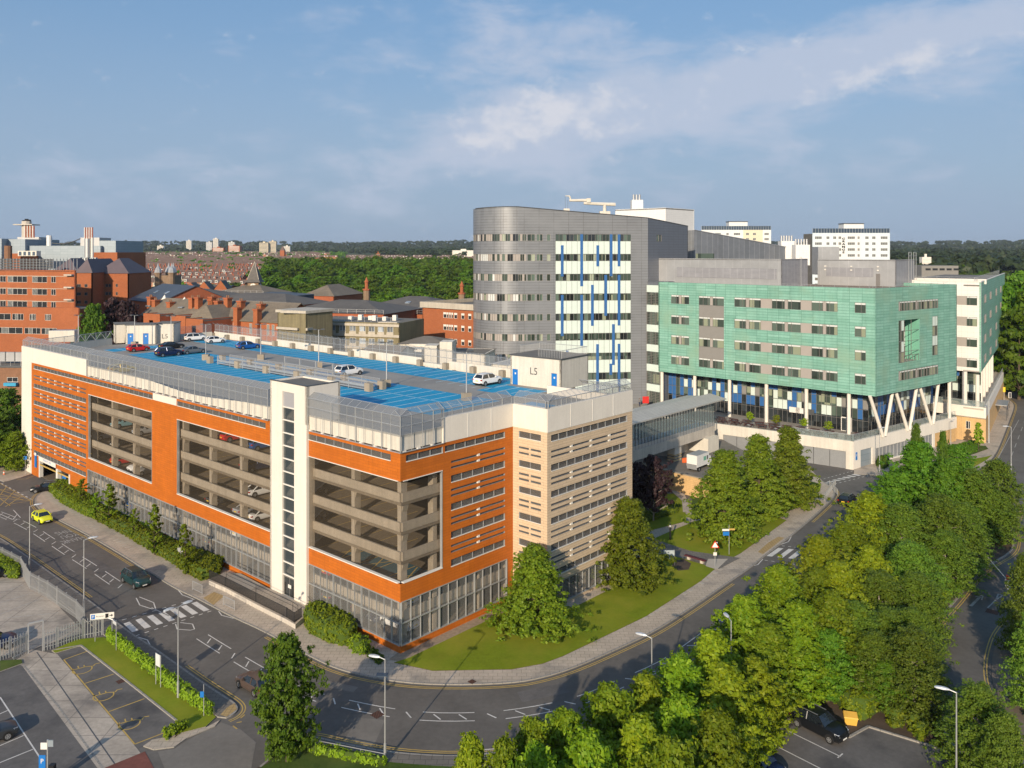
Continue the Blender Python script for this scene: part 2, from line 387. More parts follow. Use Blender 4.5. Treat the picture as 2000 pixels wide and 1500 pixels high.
M('brick_red',(0.36,0.10,0.045),0.85,var=0.12,vs=0.15,grid=(0.46,0.16,0.02,(0.30,0.12,0.07),(0.40,0.115,0.05),0.5),spec=0.2)
M('brick_orange',(0.31,0.085,0.034),0.85,var=0.10,vs=0.15,grid=(0.46,0.16,0.02,(0.38,0.17,0.08),(0.355,0.10,0.04),0.5),spec=0.2)
M('brick_brown',(0.24,0.12,0.07),0.88,var=0.14,vs=0.3,grid=(0.46,0.16,0.02,(0.22,0.14,0.09),(0.28,0.14,0.08),0.5),spec=0.2)
M('stone_old',(0.25,0.17,0.11),0.9,var=0.2,vs=0.6)
M('slate',(0.115,0.105,0.095),0.75,var=0.14,vs=0.25,grid=(0.9,0.45,0.02,(0.08,0.075,0.07),(0.135,0.122,0.105),0.5))
M('slate_brown',(0.17,0.14,0.105),0.8,var=0.16,vs=0.25,grid=(0.9,0.45,0.02,(0.12,0.10,0.08),(0.20,0.165,0.12),0.5))
M('slate_blue',(0.07,0.085,0.11),0.55,var=0.1,vs=0.3,grid=(0.9,0.45,0.02,(0.05,0.06,0.075),None,0.5))
M('slate_purple',(0.135,0.105,0.115),0.7,var=0.08,vs=0.3,grid=(1.2,0.4,0.02,(0.10,0.08,0.09),None,0.5))
M('flat_roof',(0.17,0.155,0.135),0.9,var=0.15,vs=0.3)
M('moss_concrete',(0.235,0.20,0.115),0.9,var=0.12,vs=0.3,grid=(2.6,50,0.05,(0.13,0.115,0.07),None,0.0),streak=0.25)
M('pale_band',(0.50,0.45,0.37),0.85,var=0.08,vs=0.4,streak=0.15)
M('hall_clad',(0.27,0.32,0.36),0.45,0.2,var=0.04,vs=0.1,grid=(3.0,1.1,0.05,(0.22,0.27,0.30),(0.30,0.35,0.39),0.0))
M('win_dark',(0.028,0.03,0.034),0.15,var=0.1,spec=0.7)
M('win_mid',(0.16,0.17,0.17),0.2,var=0.4,vs=1.5,spec=0.7)
M('bark',(0.10,0.075,0.05),0.95,var=0.3,vs=3)
M('bark_pale',(0.36,0.32,0.27),0.9,var=0.3,vs=3)
leafm('leaf_linden',(0.085,0.155,0.010),(0.220,0.280,0.016))
leafm('leaf_maple',(0.085,0.180,0.008),(0.250,0.340,0.012))
leafm('leaf_gold',(0.120,0.200,0.008),(0.320,0.380,0.012))
leafm('leaf_dark',(0.045,0.125,0.008),(0.140,0.240,0.014))
leafm('leaf_birch',(0.070,0.140,0.012),(0.185,0.265,0.026))
leafm('leaf_purple',(0.030,0.014,0.016),(0.075,0.038,0.038),0.15)
leafm('leaf_hedge',(0.085,0.155,0.008),(0.240,0.290,0.012),0.25)
leafm('leaf_lime',(0.150,0.250,0.010),(0.290,0.390,0.020),0.3)
leafm('leaf_forest',(0.040,0.110,0.008),(0.150,0.245,0.014),0.32)
leafm('leaf_far',(0.020,0.042,0.014),(0.045,0.070,0.020),0.1)
M('hedge_core',(0.060,0.100,0.010),0.95,var=0.3,vs=2)
# ground and terrain
def sst(x,a,b):
 t=min(max((x-a)/(b-a),0.0),1.0);return t*t*(3-2*t)
def terrain(x,y):
 r=math.hypot(x,y)
 z=-0.35*sst(r,210,260)
 z+=17*sst(r,380,900)+13*sst(r,900,2400)
 a=math.atan2(x,y)
 hill=44+12*math.sin(a*5.0+1.2)+7*math.sin(a*13+0.4)
 z+=hill*sst(r,2600,4300)
 return z
mb=MB()
rs=[0,60,120,180,240,300,400,500,620,740,860,1000,1200,1450,1700,2000,2300,2700,3100,3500,3900,4300,5200,7000,9000]
NA=72
for i in range(len(rs)-1):
 for k in range(NA):
  a0,a1=2*math.pi*k/NA,2*math.pi*(k+1)/NA
  q=[(rs[j]*math.sin(a),rs[j]*math.cos(a))for j,a in((i,a0),(i+1,a0),(i+1,a1),(i,a1))]
  q=[(x,y,terrain(x,y))for x,y in q]
  if i==0:q=[q[0],q[1],q[2]]
  mb.face(list(reversed(q)),'far_ground')
struct('ground',mb)
def pts(L,z=0.0):return[P(a,b,z)for a,b in L]
def sheet(name,L,z,mat,h=0.0,world=False,kind='structure',side=None):
 mb=MB();p=L if world else pts(L)
 if h:mb.prism(p,0.0,z,side or mat,mat)
 else:
  a=sum(p[i][0]*p[(i+1)%len(p)][1]-p[(i+1)%len(p)][0]*p[i][1]for i in range(len(p)))
  if a<0:p=list(reversed(p))
  mb.face([(x,y,z)for x,y in p],mat)
 o=mb.build(name);o['kind']=kind;return o
def resample(L,step):
 out=[L[0]]
 for a,b in zip(L,L[1:]):
  n=max(1,int(dist(a,b)/step));out+=[(a[0]+(b[0]-a[0])*i/n,a[1]+(b[1]-a[1])*i/n)for i in range(1,n+1)]
 return out
def smooth_line(L,it=2):
 for _ in range(it):
  q=[L[0]]
  for a,b in zip(L,L[1:]):
   q+=[(a[0]*.75+b[0]*.25,a[1]*.75+b[1]*.25),(a[0]*.25+b[0]*.75,a[1]*.25+b[1]*.75)]
  L=q+[L[-1]]
 return L
def offset_line(L,d):
 out=[]
 for i in range(len(L)):
  a=L[max(i-1,0)];b=L[min(i+1,len(L)-1)];n=dist(a,b)or 1
  out.append((L[i][0]+(b[1]-a[1])/n*d,L[i][1]-(b[0]-a[0])/n*d))
 return out
def strip(mb,L,w,z,mat,d=0.0):
 A=offset_line(L,d-w/2);B=offset_line(L,d+w/2)
 for i in range(len(L)-1):
  mb.face([(*A[i],z),(*B[i],z),(*B[i+1],z),(*A[i+1],z)],mat)
sheet('road',[(-120,36),(110,36),(160,130),(175,330),(60,330),(60,215),(-70,205),(-190,200)],0.004,'asphalt',world=True)
FK=[(92,958),(74,966),(66,980),(75,995),(100,1010),(127,1023),(175,1048),(235,1083),(295,1121),(340,1150),(387,1171),(454,1207),(504,1229),(566,1262),(612,1287),(659,1309),(740,1329),(845,1340),(1000,1337),(1070,1323),(1130,1303),(1205,1270),(1278,1236),(1350,1190),(1421,1141),(1463,1113),(1494,1087),(1551,1045),(1624,980),(1632,966),(1628,955),(1606,940)]
FKW=smooth_line(pts(FK),2)
back=pts([(1580,915),(1500,930),(1360,985),(1240,985)])+[(15,118),(-60,175),(-88,152)]+pts([(130,952),(110,955)])
sheet('pavement',FKW+back,0.12,'paving',1,world=True,side='kerb')
mb=MB();strip(mb,FKW,0.22,0.126,'kerb',-0.11);struct('kerb',mb)
sheet('pavement',[(-40,925),(8,942),(25,938),(40,934),(58,928),(76,922),(62,913),(43,906),(-40,890)],0.12,'paving',1,side='kerb')
sheet('verge',[(-260,905),(-40,888),(43,905),(43,860),(-260,850)],0.16,'soil',1)
NK=[(-260,975),(-60,1022),(0,1050),(60,1092),(125,1138),(197,1190),(250,1234),(298,1264),(350,1301),(395,1333),(440,1362),(460,1375),(466,1386),(458,1397),(442,1404)]
NKW=smooth_line(pts(NK),2)
sheet('pavement',NKW+pts([(425,1402),(330,1334),(205,1243),(100,1160),(0,1076),(-60,1043),(-260,990)]),0.12,'paving_dark',1,world=True,side='kerb')
mb=MB();strip(mb,NKW,0.2,0.126,'kerb',0.1);struct('kerb',mb)
sheet('tactile_paving',[(430,1399),(443,1403),(463,1388),(458,1376),(444,1384)],0.13,'tactile')
sheet('grass_verge',[(101,1272),(150,1250),(203,1246),(300,1313),(422,1402),(402,1421),(352,1434),(340,1444),(356,1418),(262,1343),(158,1262),(108,1277)],0.10,'grass',1,side='kerb')
sheet('yard',[(-80,1085),(0,1078),(60,1110),(120,1190),(165,1235),(62,1268),(-80,1300)],0.010,'worn_concrete')
sheet('car_park',[(-90,1302),(45,1300),(190,1500),(230,1560),(-90,1560)],0.012,'asphalt_lot')
sheet('car_park',[(105,1279),(158,1262),(262,1343),(356,1418),(346,1426),(270,1463)],0.014,'asphalt_lot')
sheet('concrete_lane',[(30,1290),(60,1268),(112,1278),(270,1465),(315,1530),(240,1540),(190,1500),(45,1303)],0.018,'worn_concrete')
sheet('verge',[(0,1292),(42,1290),(44,1297),(0,1313)],0.1,'grass_dark',1,side='kerb')
sheet('red_surfacing',[(205,1500),(283,1468),(300,1500),(322,1545),(160,1545)],0.024,M('red_asphalt',(0.17,0.06,0.045),0.85,var=0.2,vs=0.3))
sheet('pavement',[(280,1459),(297,1447),(352,1436),(402,1423),(430,1408),(420,1420),(365,1443),(340,1461),(300,1466)],0.1,'paving',1,side='kerb')
sheet('side_road',[(308,1468),(340,1463),(366,1446),(432,1411),(470,1425),(500,1450),(480,1560),(345,1560)],0.016,'asphalt_pale')
BK=smooth_line(pts([(506,1500),(560,1455),(600,1440),(624,1442),(666,1453),(744,1468),(822,1476),(900,1478),(990,1470),(1090,1448),(1190,1415),(1290,1371),(1370,1326),(1450,1272),(1520,1214),(1590,1150),(1650,1092),(1700,1040),(1740,1003),(1790,975),(1850,958),(1915,955),(1960,963),(1985,985),(1988,1010),(1975,1030),(1984,1052),(1978,1080),(1939,1101),(1906,1126),(1873,1169),(1840,1205),(1820,1232),(1803,1275),(1802,1330),(1825,1400),(1880,1480),(1960,1560)]),2)
sheet('planting_bed',BK+pts([(1890,1500),(1832,1462),(1696,1420),(1660,1440),(1600,1408),(1545,1404),(1480,1452),(1440,1500),(1440,1600)])+[(-30,48)],0.12,'soil',1,world=True,side='kerb')
mb=MB();strip(mb,BK,0.2,0.126,'kerb',0.1);struct('kerb',mb)
q=pts([(560,1458),(600,1446),(624,1448),(666,1459),(744,1475),(822,1484),(900,1486),(900,1492),(820,1491),(740,1483),(660,1466),(600,1458)])
sheet('pavement',offset_line(BK[10:60],0.25)+list(reversed(offset_line(BK[10:60],2.4))),0.135,'paving_dark',world=True)
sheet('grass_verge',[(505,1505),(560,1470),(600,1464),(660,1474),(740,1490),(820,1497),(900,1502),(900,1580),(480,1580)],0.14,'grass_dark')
sheet('car_park',[(1440,1500),(1480,1452),(1545,1404),(1600,1408),(1660,1440),(1696,1420),(1832,1462),(1890,1500),(1960,1590),(1400,1590)],0.125,'asphalt_lot')
RK=smooth_line(pts([(2120,1190),(2050,1178),(1993,1197),(1953,1234),(1938,1280),(1936,1320),(1944,1350),(1962,1385),(2000,1440),(2080,1540)]),2)
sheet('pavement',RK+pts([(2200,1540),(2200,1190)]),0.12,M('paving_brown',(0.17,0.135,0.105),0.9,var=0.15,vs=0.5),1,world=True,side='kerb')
def lawn(L,name='lawn',z=0.155,mat='grass'):sheet(name,L,z,mat,1,side='soil')
lawn([(770,1297),(845,1313),(1000,1310),(1060,1299),(1100,1284),(1200,1236),(1262,1206),(1369,1137),(1399,1111),(1300,1082),(1262,1098),(1240,1129),(1066,1216),(1003,1190),(800,1287)])
sheet('gravel_strip',[(760,1290),(780,1275),(990,1172),(1230,1060),(1245,1075),(985,1212),(800,1300)],0.14,'gravel',1)
lawn([(1272,1054),(1345,1077),(1425,1094),(1446,1083),(1536,1018),(1505,1006),(1440,1000),(1350,1022),(1320,1034)])
lawn([(1236,1010),(1236,1045),(1262,1040),(1340,1020),(1338,980),(1318,966),(1236,966)])
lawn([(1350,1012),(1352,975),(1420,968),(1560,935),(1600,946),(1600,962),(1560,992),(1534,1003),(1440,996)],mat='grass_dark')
sheet('path',[(1262,1050),(1275,1054),(1345,1078),(1446,1092),(1404,1114),(1330,1092),(1280,1080),(1240,1075)],0.165,'paving_dark')
sheet('path',[(1268,1044),(1310,1030),(1345,1018),(1348,1024),(1320,1035),(1275,1055)],0.17,'paving')
sheet('path',[(1310,960),(1333,958),(1345,985),(1346,1004),(1334,1002),(1332,980)],0.168,'paving')
sheet('path',[(1383,1094),(1422,1094),(1400,1115),(1378,1108)],0.172,'slab_pale')
sheet('flower_bed',[(1316,1098),(1335,1094),(1350,1103),(1345,1115),(1325,1117),(1312,1108)],0.17,'soil')
sheet('flower_bed',[(1262,990),(1290,985),(1300,1000),(1285,1012),(1262,1008)],0.17,'soil')
PK=[(1668,926),(1720,930),(1790,950),(1850,945),(1890,930),(1920,912),(1942,893),(1957,860),(1970,825),(1981,796),(1978,786),(1960,775),(1950,768),(1952,760)]
PKW=smooth_line(pts(PK),2)
sheet('pavement',PKW+pts([(1935,760),(1925,800),(1880,850),(1860,862),(1780,890),(1700,905),(1668,915)]),0.12,'paving',1,world=True,side='kerb')
lawn([(1868,912),(1900,898),(1928,893),(1938,890),(1926,900),(1905,912),(1880,926),(1850,936),(1820,940),(1820,925)])
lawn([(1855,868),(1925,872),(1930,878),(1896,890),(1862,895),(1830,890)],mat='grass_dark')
sheet('verge',[(1957,755),(2010,772),(2300,790),(2300,660),(1960,660)],0.5,'grass',1)
# the multi-storey car park
A=(-0.752,0.659);B=(0.672,0.740);_n=math.hypot(*A);A=(A[0]/_n,A[1]/_n);_n=math.hypot(*B);B=(B[0]/_n,B[1]/_n)
C0=(-11.05,81.1)
FA=Fr(C0,(-A[0],-A[1]))
LEN=104.7
FB=Fr(C0,B)
N0=FB.xy(16.6);FN=Fr(N0,(-A[0],-A[1]));M0=FN.xy(5.0);FM=Fr(M0,B);R0=FM.xy(16.6)
LV=[0.14,3.0,5.95,8.9,11.85,14.8,17.75];DECK=20.65;ZO=20.0;ZW=22.6
def cp(t,v,z=None):
 x=C0[0]+A[0]*t-FA.N[0]*v;y=C0[1]+A[1]*t-FA.N[1]*v
 return(x,y)if z is None else(x,y,z)
gar=thing('parking_garage','big orange and cream multi storey car park with blue rooftop bays','car park',(C0[0],C0[1],0))
DP=40.2
inner=[cp(0.4,0.4),cp(LEN-.4,0.4),cp(LEN-.4,DP),cp(-5.2,DP),cp(-5.2,33.0),(FM.xy(16.2,-.4)),FM.xy(0.3,-.4),FN.xy(0.2,-.4)]
R_=FM.xy(16.6);outl=[cp(0,0),cp(LEN,0),(-83.0,169.0),(-73.0,175.8),(-66.9,182.6)];TBK=109.0
rb=(R_[0]+A[0]*13.5,R_[1]+A[1]*13.5)
rb2=FA.O
tb=(rb[0]-C0[0])*A[0]+(rb[1]-C0[1])*A[1]
outl+=[cp(tb,DP),rb,R_,M0,N0]
def inset(poly,d):
 n=len(poly);a=sum(poly[i][0]*poly[(i+1)%n][1]-poly[(i+1)%n][0]*poly[i][1]for i in range(n));sg=1 if a>0 else-1
 out=[]
 for i in range(n):
  p0,p1,p2=poly[i-1],poly[i],poly[(i+1)%n]
  def nr(a,b):l=dist(a,b);return(-(b[1]-a[1])/l*sg,(b[0]-a[0])/l*sg)
  n1=nr(p0,p1);n2=nr(p1,p2);k=1+n1[0]*n2[0]+n1[1]*n2[1]
  out.append((p1[0]+(n1[0]+n2[0])/k*d,p1[1]+(n1[1]+n2[1])/k*d))
 return out
fl=inset(outl,0.55)
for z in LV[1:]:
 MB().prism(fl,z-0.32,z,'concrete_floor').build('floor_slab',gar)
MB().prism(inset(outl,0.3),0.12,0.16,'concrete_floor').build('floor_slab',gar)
MB().prism(inset(outl,0.35),DECK-0.45,DECK,'concrete','deck_grey').build('roof_deck',gar)
OPN=1.0
def beams(fr,u0,u1,zs=LV[1:],d=-0.75):
 for z in zs:MB().fbox(fr,u0,u1,d,d+0.2,z-0.05,z+0.9,'concrete').build('edge_beam',gar)
uT0,uT1=FA.u(528),FA.u(600)
beams(FA,-LEN+0.9,uT0-0.1);beams(FA,uT1+0.1,-0.75);beams(FB,0.75,16.0);beams(FM,0.3,16.0,LV[1:],-0.8)
def column(x,y,fr,w=0.55,z1=20.2):
 mb=MB();a=fr.shift(0,0);k=Fr((x,y),fr.U)
 mb.fbox(k,-w/2,w/2,-.4,.4,0.16,z1,'concrete')
 for z in LV[1:]+[DECK]:mb.hexa([k.p(-w/2-.02,.3,z-1.1),k.p(-w/2-.02,-.42,z-1.1),k.p(w/2+.02,-.42,z-1.1),k.p(w/2+.02,.3,z-1.1)],[k.p(-w/2-.25,.3,z-.33),k.p(-w/2-.25,-.42,z-.33),k.p(w/2+.25,-.42,z-.33),k.p(w/2+.25,.3,z-.33)],'concrete')
 mb.build('column',gar)
t=1.15
while t<LEN:
 if not(-uT1-0.3<t<-uT0+0.3):column(*cp(t,1.25),FA)
 column(*cp(t,17.0),FA,0.6)
 t+=7.46
column(*FB.xy(5.4,-1.25),FB);column(*FB.xy(12.2,-1.25),FB);column(*FM.xy(8,-1.3),FM)
MB().wall(FA,-LEN+.5,-8,0.2,20.2,[(-LEN+6+12*k,-LEN+12+12*k,z+0.9,z+2.2)for k in range(8)for z in LV],0.25,'concrete',d=-33.5).build('ramp_wall',gar)
def slots_row(h,u0,u1,zt):
 h+=[(u0,u1,zt-0.70,zt)]
HA=[]
uL=FA.u(66);uE=FA.u(168)
uo=[(FA.u(173),FA.u(297)),(FA.u(346),uT0-.05),(uT1+.05,0.0)]
uW=FA.u(62);uP=FA.u(171)
for k in range(5):
 z=16.35-2.955*k;HA.append((uL,uE,z-0.70,z));HA.append((uL,uE,z+0.72,z+0.94));HA.append((uL,uE,z+1.32,z+1.54))
HA.append((uL,FA.u(298),19.0,19.62));HA.append((FA.u(346),uT0-1,19.0,19.62));HA.append((uT1+.05,FA.u(763),19.0,19.62))
for a,b in uo:HA.append((a,b,7.0,17.15))
uG0=FA.u(171.5)
HA.append((uG0,0.0,0.85,5.15))
e0,e1,e2,e3=FA.u(77),FA.u(101),FA.u(112),FA.u(137)
HA+=[(e0,e2,0.0,3.0),(e2,e3,0.0,3.0)]
HA.append((uT0,uT1,0.0,20))
MB().wall(FA,uW,0.0,0.0,ZO,HA,0.28,'orange_clad',reveal='steel').build('orange_cladding',gar)
MB().fbox(FA,-LEN,uW,-0.3,0.06,0.0,ZO-0.003,'white_render').build('white_end_panel',gar)
MB().fbox(FA,-LEN,uP,-0.25,0.063,ZO,ZW,'white_render').build('white_end_panel',gar)
MB().fbox(FA,FA.u(299),FA.u(345),-0.2,0.04,18.95,19.95,'white_render').build('insert_panel',gar)
HB=[(FB.u(793),FB.u(865),19.0,19.62),(FB.u(869),FB.u(986),19.0,19.62),(0.0,FB.u(864),7.0,17.15),(0.0,FB.u(990),0.85,5.15)]
for k in range(4):
 z=16.35-2.955*k;a,b=FB.u(881),FB.u(986)
 HB+=[(a,b,z-.7,z),(a,b,z+.72,z+.94),(a,b,z+1.32,z+1.54)]
MB().wall(FB,0.0,16.6,0.0,ZO,HB,0.28,'orange_clad',d=0.002,reveal='steel').build('orange_cladding',gar)
HN=[];HM=[]
for k in range(6):
 z=19.62-2.955*k if k==0 else 16.35-2.955*(k-1)
 HN.append((FN.u(1013.5),FN.u(1056.5),z-.7,z));HM.append((FM.u(1076.5),FM.u(1225),z-.7,z))
 if k<5:
  for dz in(0.72,1.32):
   zz=16.35-2.955*k+dz
   HN+=[(FN.u(1013.5),FN.u(1033),zz,zz+.22),(FN.u(1036.5),FN.u(1056.5),zz,zz+.22)]
   HM.append((FM.u(1076.5),FM.u(1225),zz,zz+.22))
HN.append((0.15,4.85,.5,3.0));HM.append((0.2,16.4,.5,3.0))
MB().wall(FN,0.0,5.0,0.0,ZO,HN,0.28,'beige_clad',reveal='steel').build('cream_cladding',gar)
MB().wall(FM,0.0,16.6,0.0,ZO,HM,0.28,'beige_clad',d=0.002,reveal='steel').build('cream_cladding',gar)
FR=Fr(R_,(A[0],A[1]));MB().wall(FR,0.0,13.5,0.0,ZO,[],0.28,'beige_clad').build('cream_cladding',gar)
MB().wall(Fr(cp(tb,DP),A),0.0,TBK-tb,0.0,ZO,[(4+8*k,10+8*k,z+1,z+2.5)for k in range(11)for z in LV],0.28,'concrete_light').build('rear_wall',gar)
for _a,_b in(((-66.9,182.6),(-73.0,175.8)),((-73.0,175.8),(-83.0,169.0)),((-83.0,169.0),cp(LEN,0))):
 MB().wall(fr2(_a,_b),0.0,dist(_a,_b),0.0,ZO,[],0.28,'white_render').build('end_wall',gar)
MB().fbox(FR,0,13.5,-.2,.06,ZO,21.75,'white_render').build('parapet',gar)
for fr,a,b in((FB,FB.u(865),16.6),(FN,0.0,5.0),(FM,0.0,16.6)):
 n=max(1,round((b-a)/4.2));w=(b-a)/n
 mb=MB();mb.fbox(fr,a,b,-0.2,0.06,ZO,ZW,'white_render')
 for k in range(1,n):mb.fbox(fr,a+w*k-.07,a+w*k+.07,0.06,0.085,ZO+.02,ZW-.02,'white_trim')
 mb.build('parapet',gar)
def slot_trim(fr,a,b,z0,step=1.55,name='louvre_window'):
 mb=MB();n=max(2,round((b-a)/step));mb.fbox(fr,a,b,-.2,-.17,z0,z0+.7,'mesh_panel')
 for k in range(n+1):u=a+(b-a)*k/n;mb.fbox(fr,u-.04,u+.04,-.16,-.08,z0,z0+.7,'steel')
 mb.fbox(fr,a,b,-.02,.05,z0-.06,z0+.01,'white_trim');mb.build(name,gar)
for fr,hs in((FA,HA),(FB,HB),(FN,HN),(FM,HM)):
 for a,b,z0,z1 in hs:
  if 0.55<z1-z0<0.75:slot_trim(fr,a,b,z0)
  elif z1-z0<0.3:
   mb=MB();n=max(1 if fr is FN else 2,round((b-a)/3.4))
   for k in range(1,n):u=a+(b-a)*k/n;mb.fbox(fr,u-.16,u+.16,-.26,.02,z0,z1+.02,'white_trim')
   mb.fbox(fr,a,b,-.28,-.25,z0,z1,'steel_dark');mb.build('vent_slot',gar)
def opening(fr,a,b,z0=7.0,z1=17.15,ends=(1,1)):
 mb=MB()
 if ends[0]:mb.fbox(fr,a,a+.07,-.3,.04,z0,z1,'galv')
 if ends[1]:mb.fbox(fr,b-.07,b,-.3,.04,z0,z1,'galv')
 mb.fbox(fr,a,b,-.3,.08,z0-.03,z0+.07,'white_trim');q=mb if any(ends)else MB();q.fbox(fr,a,b,-.3,.08,z1-.05,z1+.02,'white_trim');mb.build('opening_frame',gar)
 if q is not mb:q.build('opening_frame',gar)
 MB().face([fr.p(a,-.36,z0),fr.p(b,-.36,z0),fr.p(b,-.36,z1),fr.p(a,-.36,z1)],'mesh_fine').build('mesh_infill',gar)
opening(FA,*uo[0]);opening(FA,*uo[1],ends=(1,0));opening(FA,uo[2][0],-0.36,ends=(0,0));opening(FB,0.36,FB.u(864),ends=(0,1))
def base_screen(fr,a,b,z0=.85,z1=5.15):
 MB().face([fr.p(a,-.12,z0),fr.p(b,-.12,z0),fr.p(b,-.12,z1),fr.p(a,-.12,z1)],'glass_base').build('glazed_screen',gar)
 mb=MB();n=round((b-a)/1.24)
 for k in range(n+1):
  u=a+(b-a)*k/n;w=.06 if k%4==0 else .022
  mb.fbox(fr,max(a,u-w),min(b,u+w),-.11,.02+w,z0,z1,'galv')
 for z in(z0,3.0,z1):mb.fbox(fr,a,b,-.1,.05,z-.05,z+.05,'galv')
 mb.build('screen_frame',gar)
base_screen(FA,uG0,uT0-.05);base_screen(FA,uT1+.05,-.1);base_screen(FB,.1,FB.u(990));base_screen(FN,.15,4.85,.5,3.0);base_screen(FM,.2,16.4,.5,3.0)
for a,b in((e0,e2),(e2,e3)):
 for q in(a,b-.35):MB().fbox(FA,q,q+.35,-.5,.1,0.14,3.0,'white_trim').build('entrance_pillar',gar)
 MB().fbox(FA,a+.35,b-.35,.0,.12,2.35,2.55,'yellow_paint').build('height_bar',gar)
mb=MB();mb.fbox(FA,e0+.1,e2-.4,.08,.16,3.1,3.85,'white_trim')
put_text(mb,'WAY IN',lambda x,y:FA.p((e0+e2)/2+x-.2,.165,3.35+y),'door_blue',1.0,.55);mb.build('entrance_sign',gar)
mb=MB().fbox(FA,FA.u(69),FA.u(72.5),.05,.15,1.6,4.2,'door_blue');mb.fbox(FA,FA.u(69),FA.u(72.5),.151,.16,3.7,4.2,'white_trim');mb.build('entrance_sign',gar)
def bright_panel(fr,a,b,dip=None):
 mb=MB();n=max(1,round((b-a)/2.1));w=(b-a)/n
 for k in range(n):
  u=a+w*k;z1=21.7-(dip(u+w/2)if dip else 0);z2=21.7-(dip(u+w)if dip else 0)
  mb.hexa([fr.p(u+.02,-.22,ZO+.12),fr.p(u+w-.02,-.22,ZO+.12),fr.p(u+w-.02,-.1,ZO+.12),fr.p(u+.02,-.1,ZO+.12)],[fr.p(u+.02,-.22,z1),fr.p(u+w-.02,-.22,z2),fr.p(u+w-.02,-.1,z2),fr.p(u+.02,-.1,z1)],'white_dirty')
 mb.build('parapet_panel',gar)
 mb=MB()
 for k in range(n):mb.fbox(fr,a+w*k+.3,a+w*k+.7,-.2,.05,ZO-.02,ZO+.11,'white_trim')
 mb.build('panel_brackets',gar)
dipf=lambda u:0.75*math.exp(-((u+41)/11)**2)
bright_panel(FA,uP,uT0-.05,dipf);bright_panel(FA,uT1+.05,-.05);bright_panel(FB,0.05,FB.u(865))
def crown_fence(fr,a,b,zlow,zrail,ztop,out=.12,step=1.45,lean=.85):
 mb=MB();n=max(1,round((b-a)/step));w=(b-a)/n
 if zrail-zlow>1:mb.face([fr.p(a,out,21.6),fr.p(b,out,21.6),fr.p(b,out,zrail),fr.p(a,out,zrail)],'mesh_light')
 mb.face([fr.p(a,out,zrail),fr.p(b,out,zrail),fr.p(b,out,ztop-.55),fr.p(a,out,ztop-.55)],'mesh_light')
 mb.face([fr.p(a,out,ztop-.55),fr.p(b,out,ztop-.55),fr.p(b,out-lean,ztop),fr.p(a,out-lean,ztop)],'mesh_light')
 mb.build('mesh_fence',gar)
 mb=MB()
 for k in range(n+1):
  u=a+w*k;r=.055 if k%3==0 else .028
  mb.tube(fr.p(u,out+.03,zlow),fr.p(u,out+.03,ztop-.55),r,'galv',5);mb.tube(fr.p(u,out+.03,ztop-.55),fr.p(u,out-lean,ztop),.03,'galv',5)
 for z in(zlow,zrail,ztop-.55):mb.tube(fr.p(a,out+.03,z),fr.p(b,out+.03,z),.045,'galv',5)
 mb.tube(fr.p(a,out-lean,ztop),fr.p(b,out-lean,ztop),.035,'galv',5)
 mb.build('fence_posts',gar)
crown_fence(FA,-LEN,uP,ZW,ZW+.05,24.2,out=-.2,lean=.8)
crown_fence(FA,uP,uT0-.3,ZO,22.65,24.2);crown_fence(FA,uT1+.3,0.12,ZO,22.65,24.2);crown_fence(FB,-.12,FB.u(865),ZO,22.6,24.15)
crown_fence(FB,FB.u(865),16.6,ZW,ZW+.05,23.95,out=-.25);crown_fence(FN,0.0,5.0,ZW,ZW+.05,23.95,out=-.25);crown_fence(FM,0.0,16.6,ZW,ZW+.05,23.95,out=-.25,step=.9);crown_fence(FR,0.0,7.5,21.75,21.8,23.3,out=-.25,step=.9)
FBk=Fr(cp(TBK,DP),(-A[0],-A[1]));Lb=TBK-(tb+8)
segs=15;w=Lb/segs
for k in range(segs):
 zt=DECK+(1.35 if k%4!=3 else 0.6)
 MB().fbox(FBk,w*k+.02,w*k+w-.02,-.1,.1,DECK,zt,'white_dirty').build('parapet_panel',gar)
 MB().fbox(FBk,w*k-.45,w*k+.45,0.15,0.85,DECK,DECK+1.05,'concrete').build('parapet_block',gar)
mb=MB();mb.face([FBk.p(0,-.15,DECK+.6),FBk.p(Lb,-.15,DECK+.6),FBk.p(Lb,-.15,DECK+2.9),FBk.p(0,-.15,DECK+2.9)],'mesh_rail')
mb.face([FBk.p(0,-.15,DECK+2.9),FBk.p(Lb,-.15,DECK+2.9),FBk.p(Lb,.45,DECK+3.3),FBk.p(0,.45,DECK+3.3)],'mesh_rail');mb.build('mesh_fence',gar)
mb=MB()
for k in range(int(Lb/1.9)+1):
 u=1.9*k;mb.tube(FBk.p(u,-.15,DECK),FBk.p(u,-.15,DECK+2.9),.04,'galv',5);mb.tube(FBk.p(u,-.15,DECK+2.9),FBk.p(u,.45,DECK+3.3),.03,'galv',5)
for z in(0.7,1.8,2.9):mb.tube(FBk.p(0,-.15,DECK+z),FBk.p(Lb,-.15,DECK+z),.04,'galv',5)
mb.build('fence_posts',gar)
_q=fr2((-73.0,175.8),(-66.9,182.2));MB().fbox(_q,0,9,-.1,.1,DECK,DECK+1.35,'white_dirty').build('parapet_panel',gar)
MB().face([_q.p(0,-.12,DECK+1.3),_q.p(9,-.12,DECK+1.3),_q.p(9,-.12,DECK+3),_q.p(0,-.12,DECK+3)],'mesh_rail').build('mesh_fence',gar)
FLe=fr2(cp(LEN-.4,0.3),(-82.6,168.6))
MB().fbox(FLe,0.6,20,-.1,.1,DECK,DECK+1.3,'white_dirty').build('parapet_panel',gar)
mb=MB()
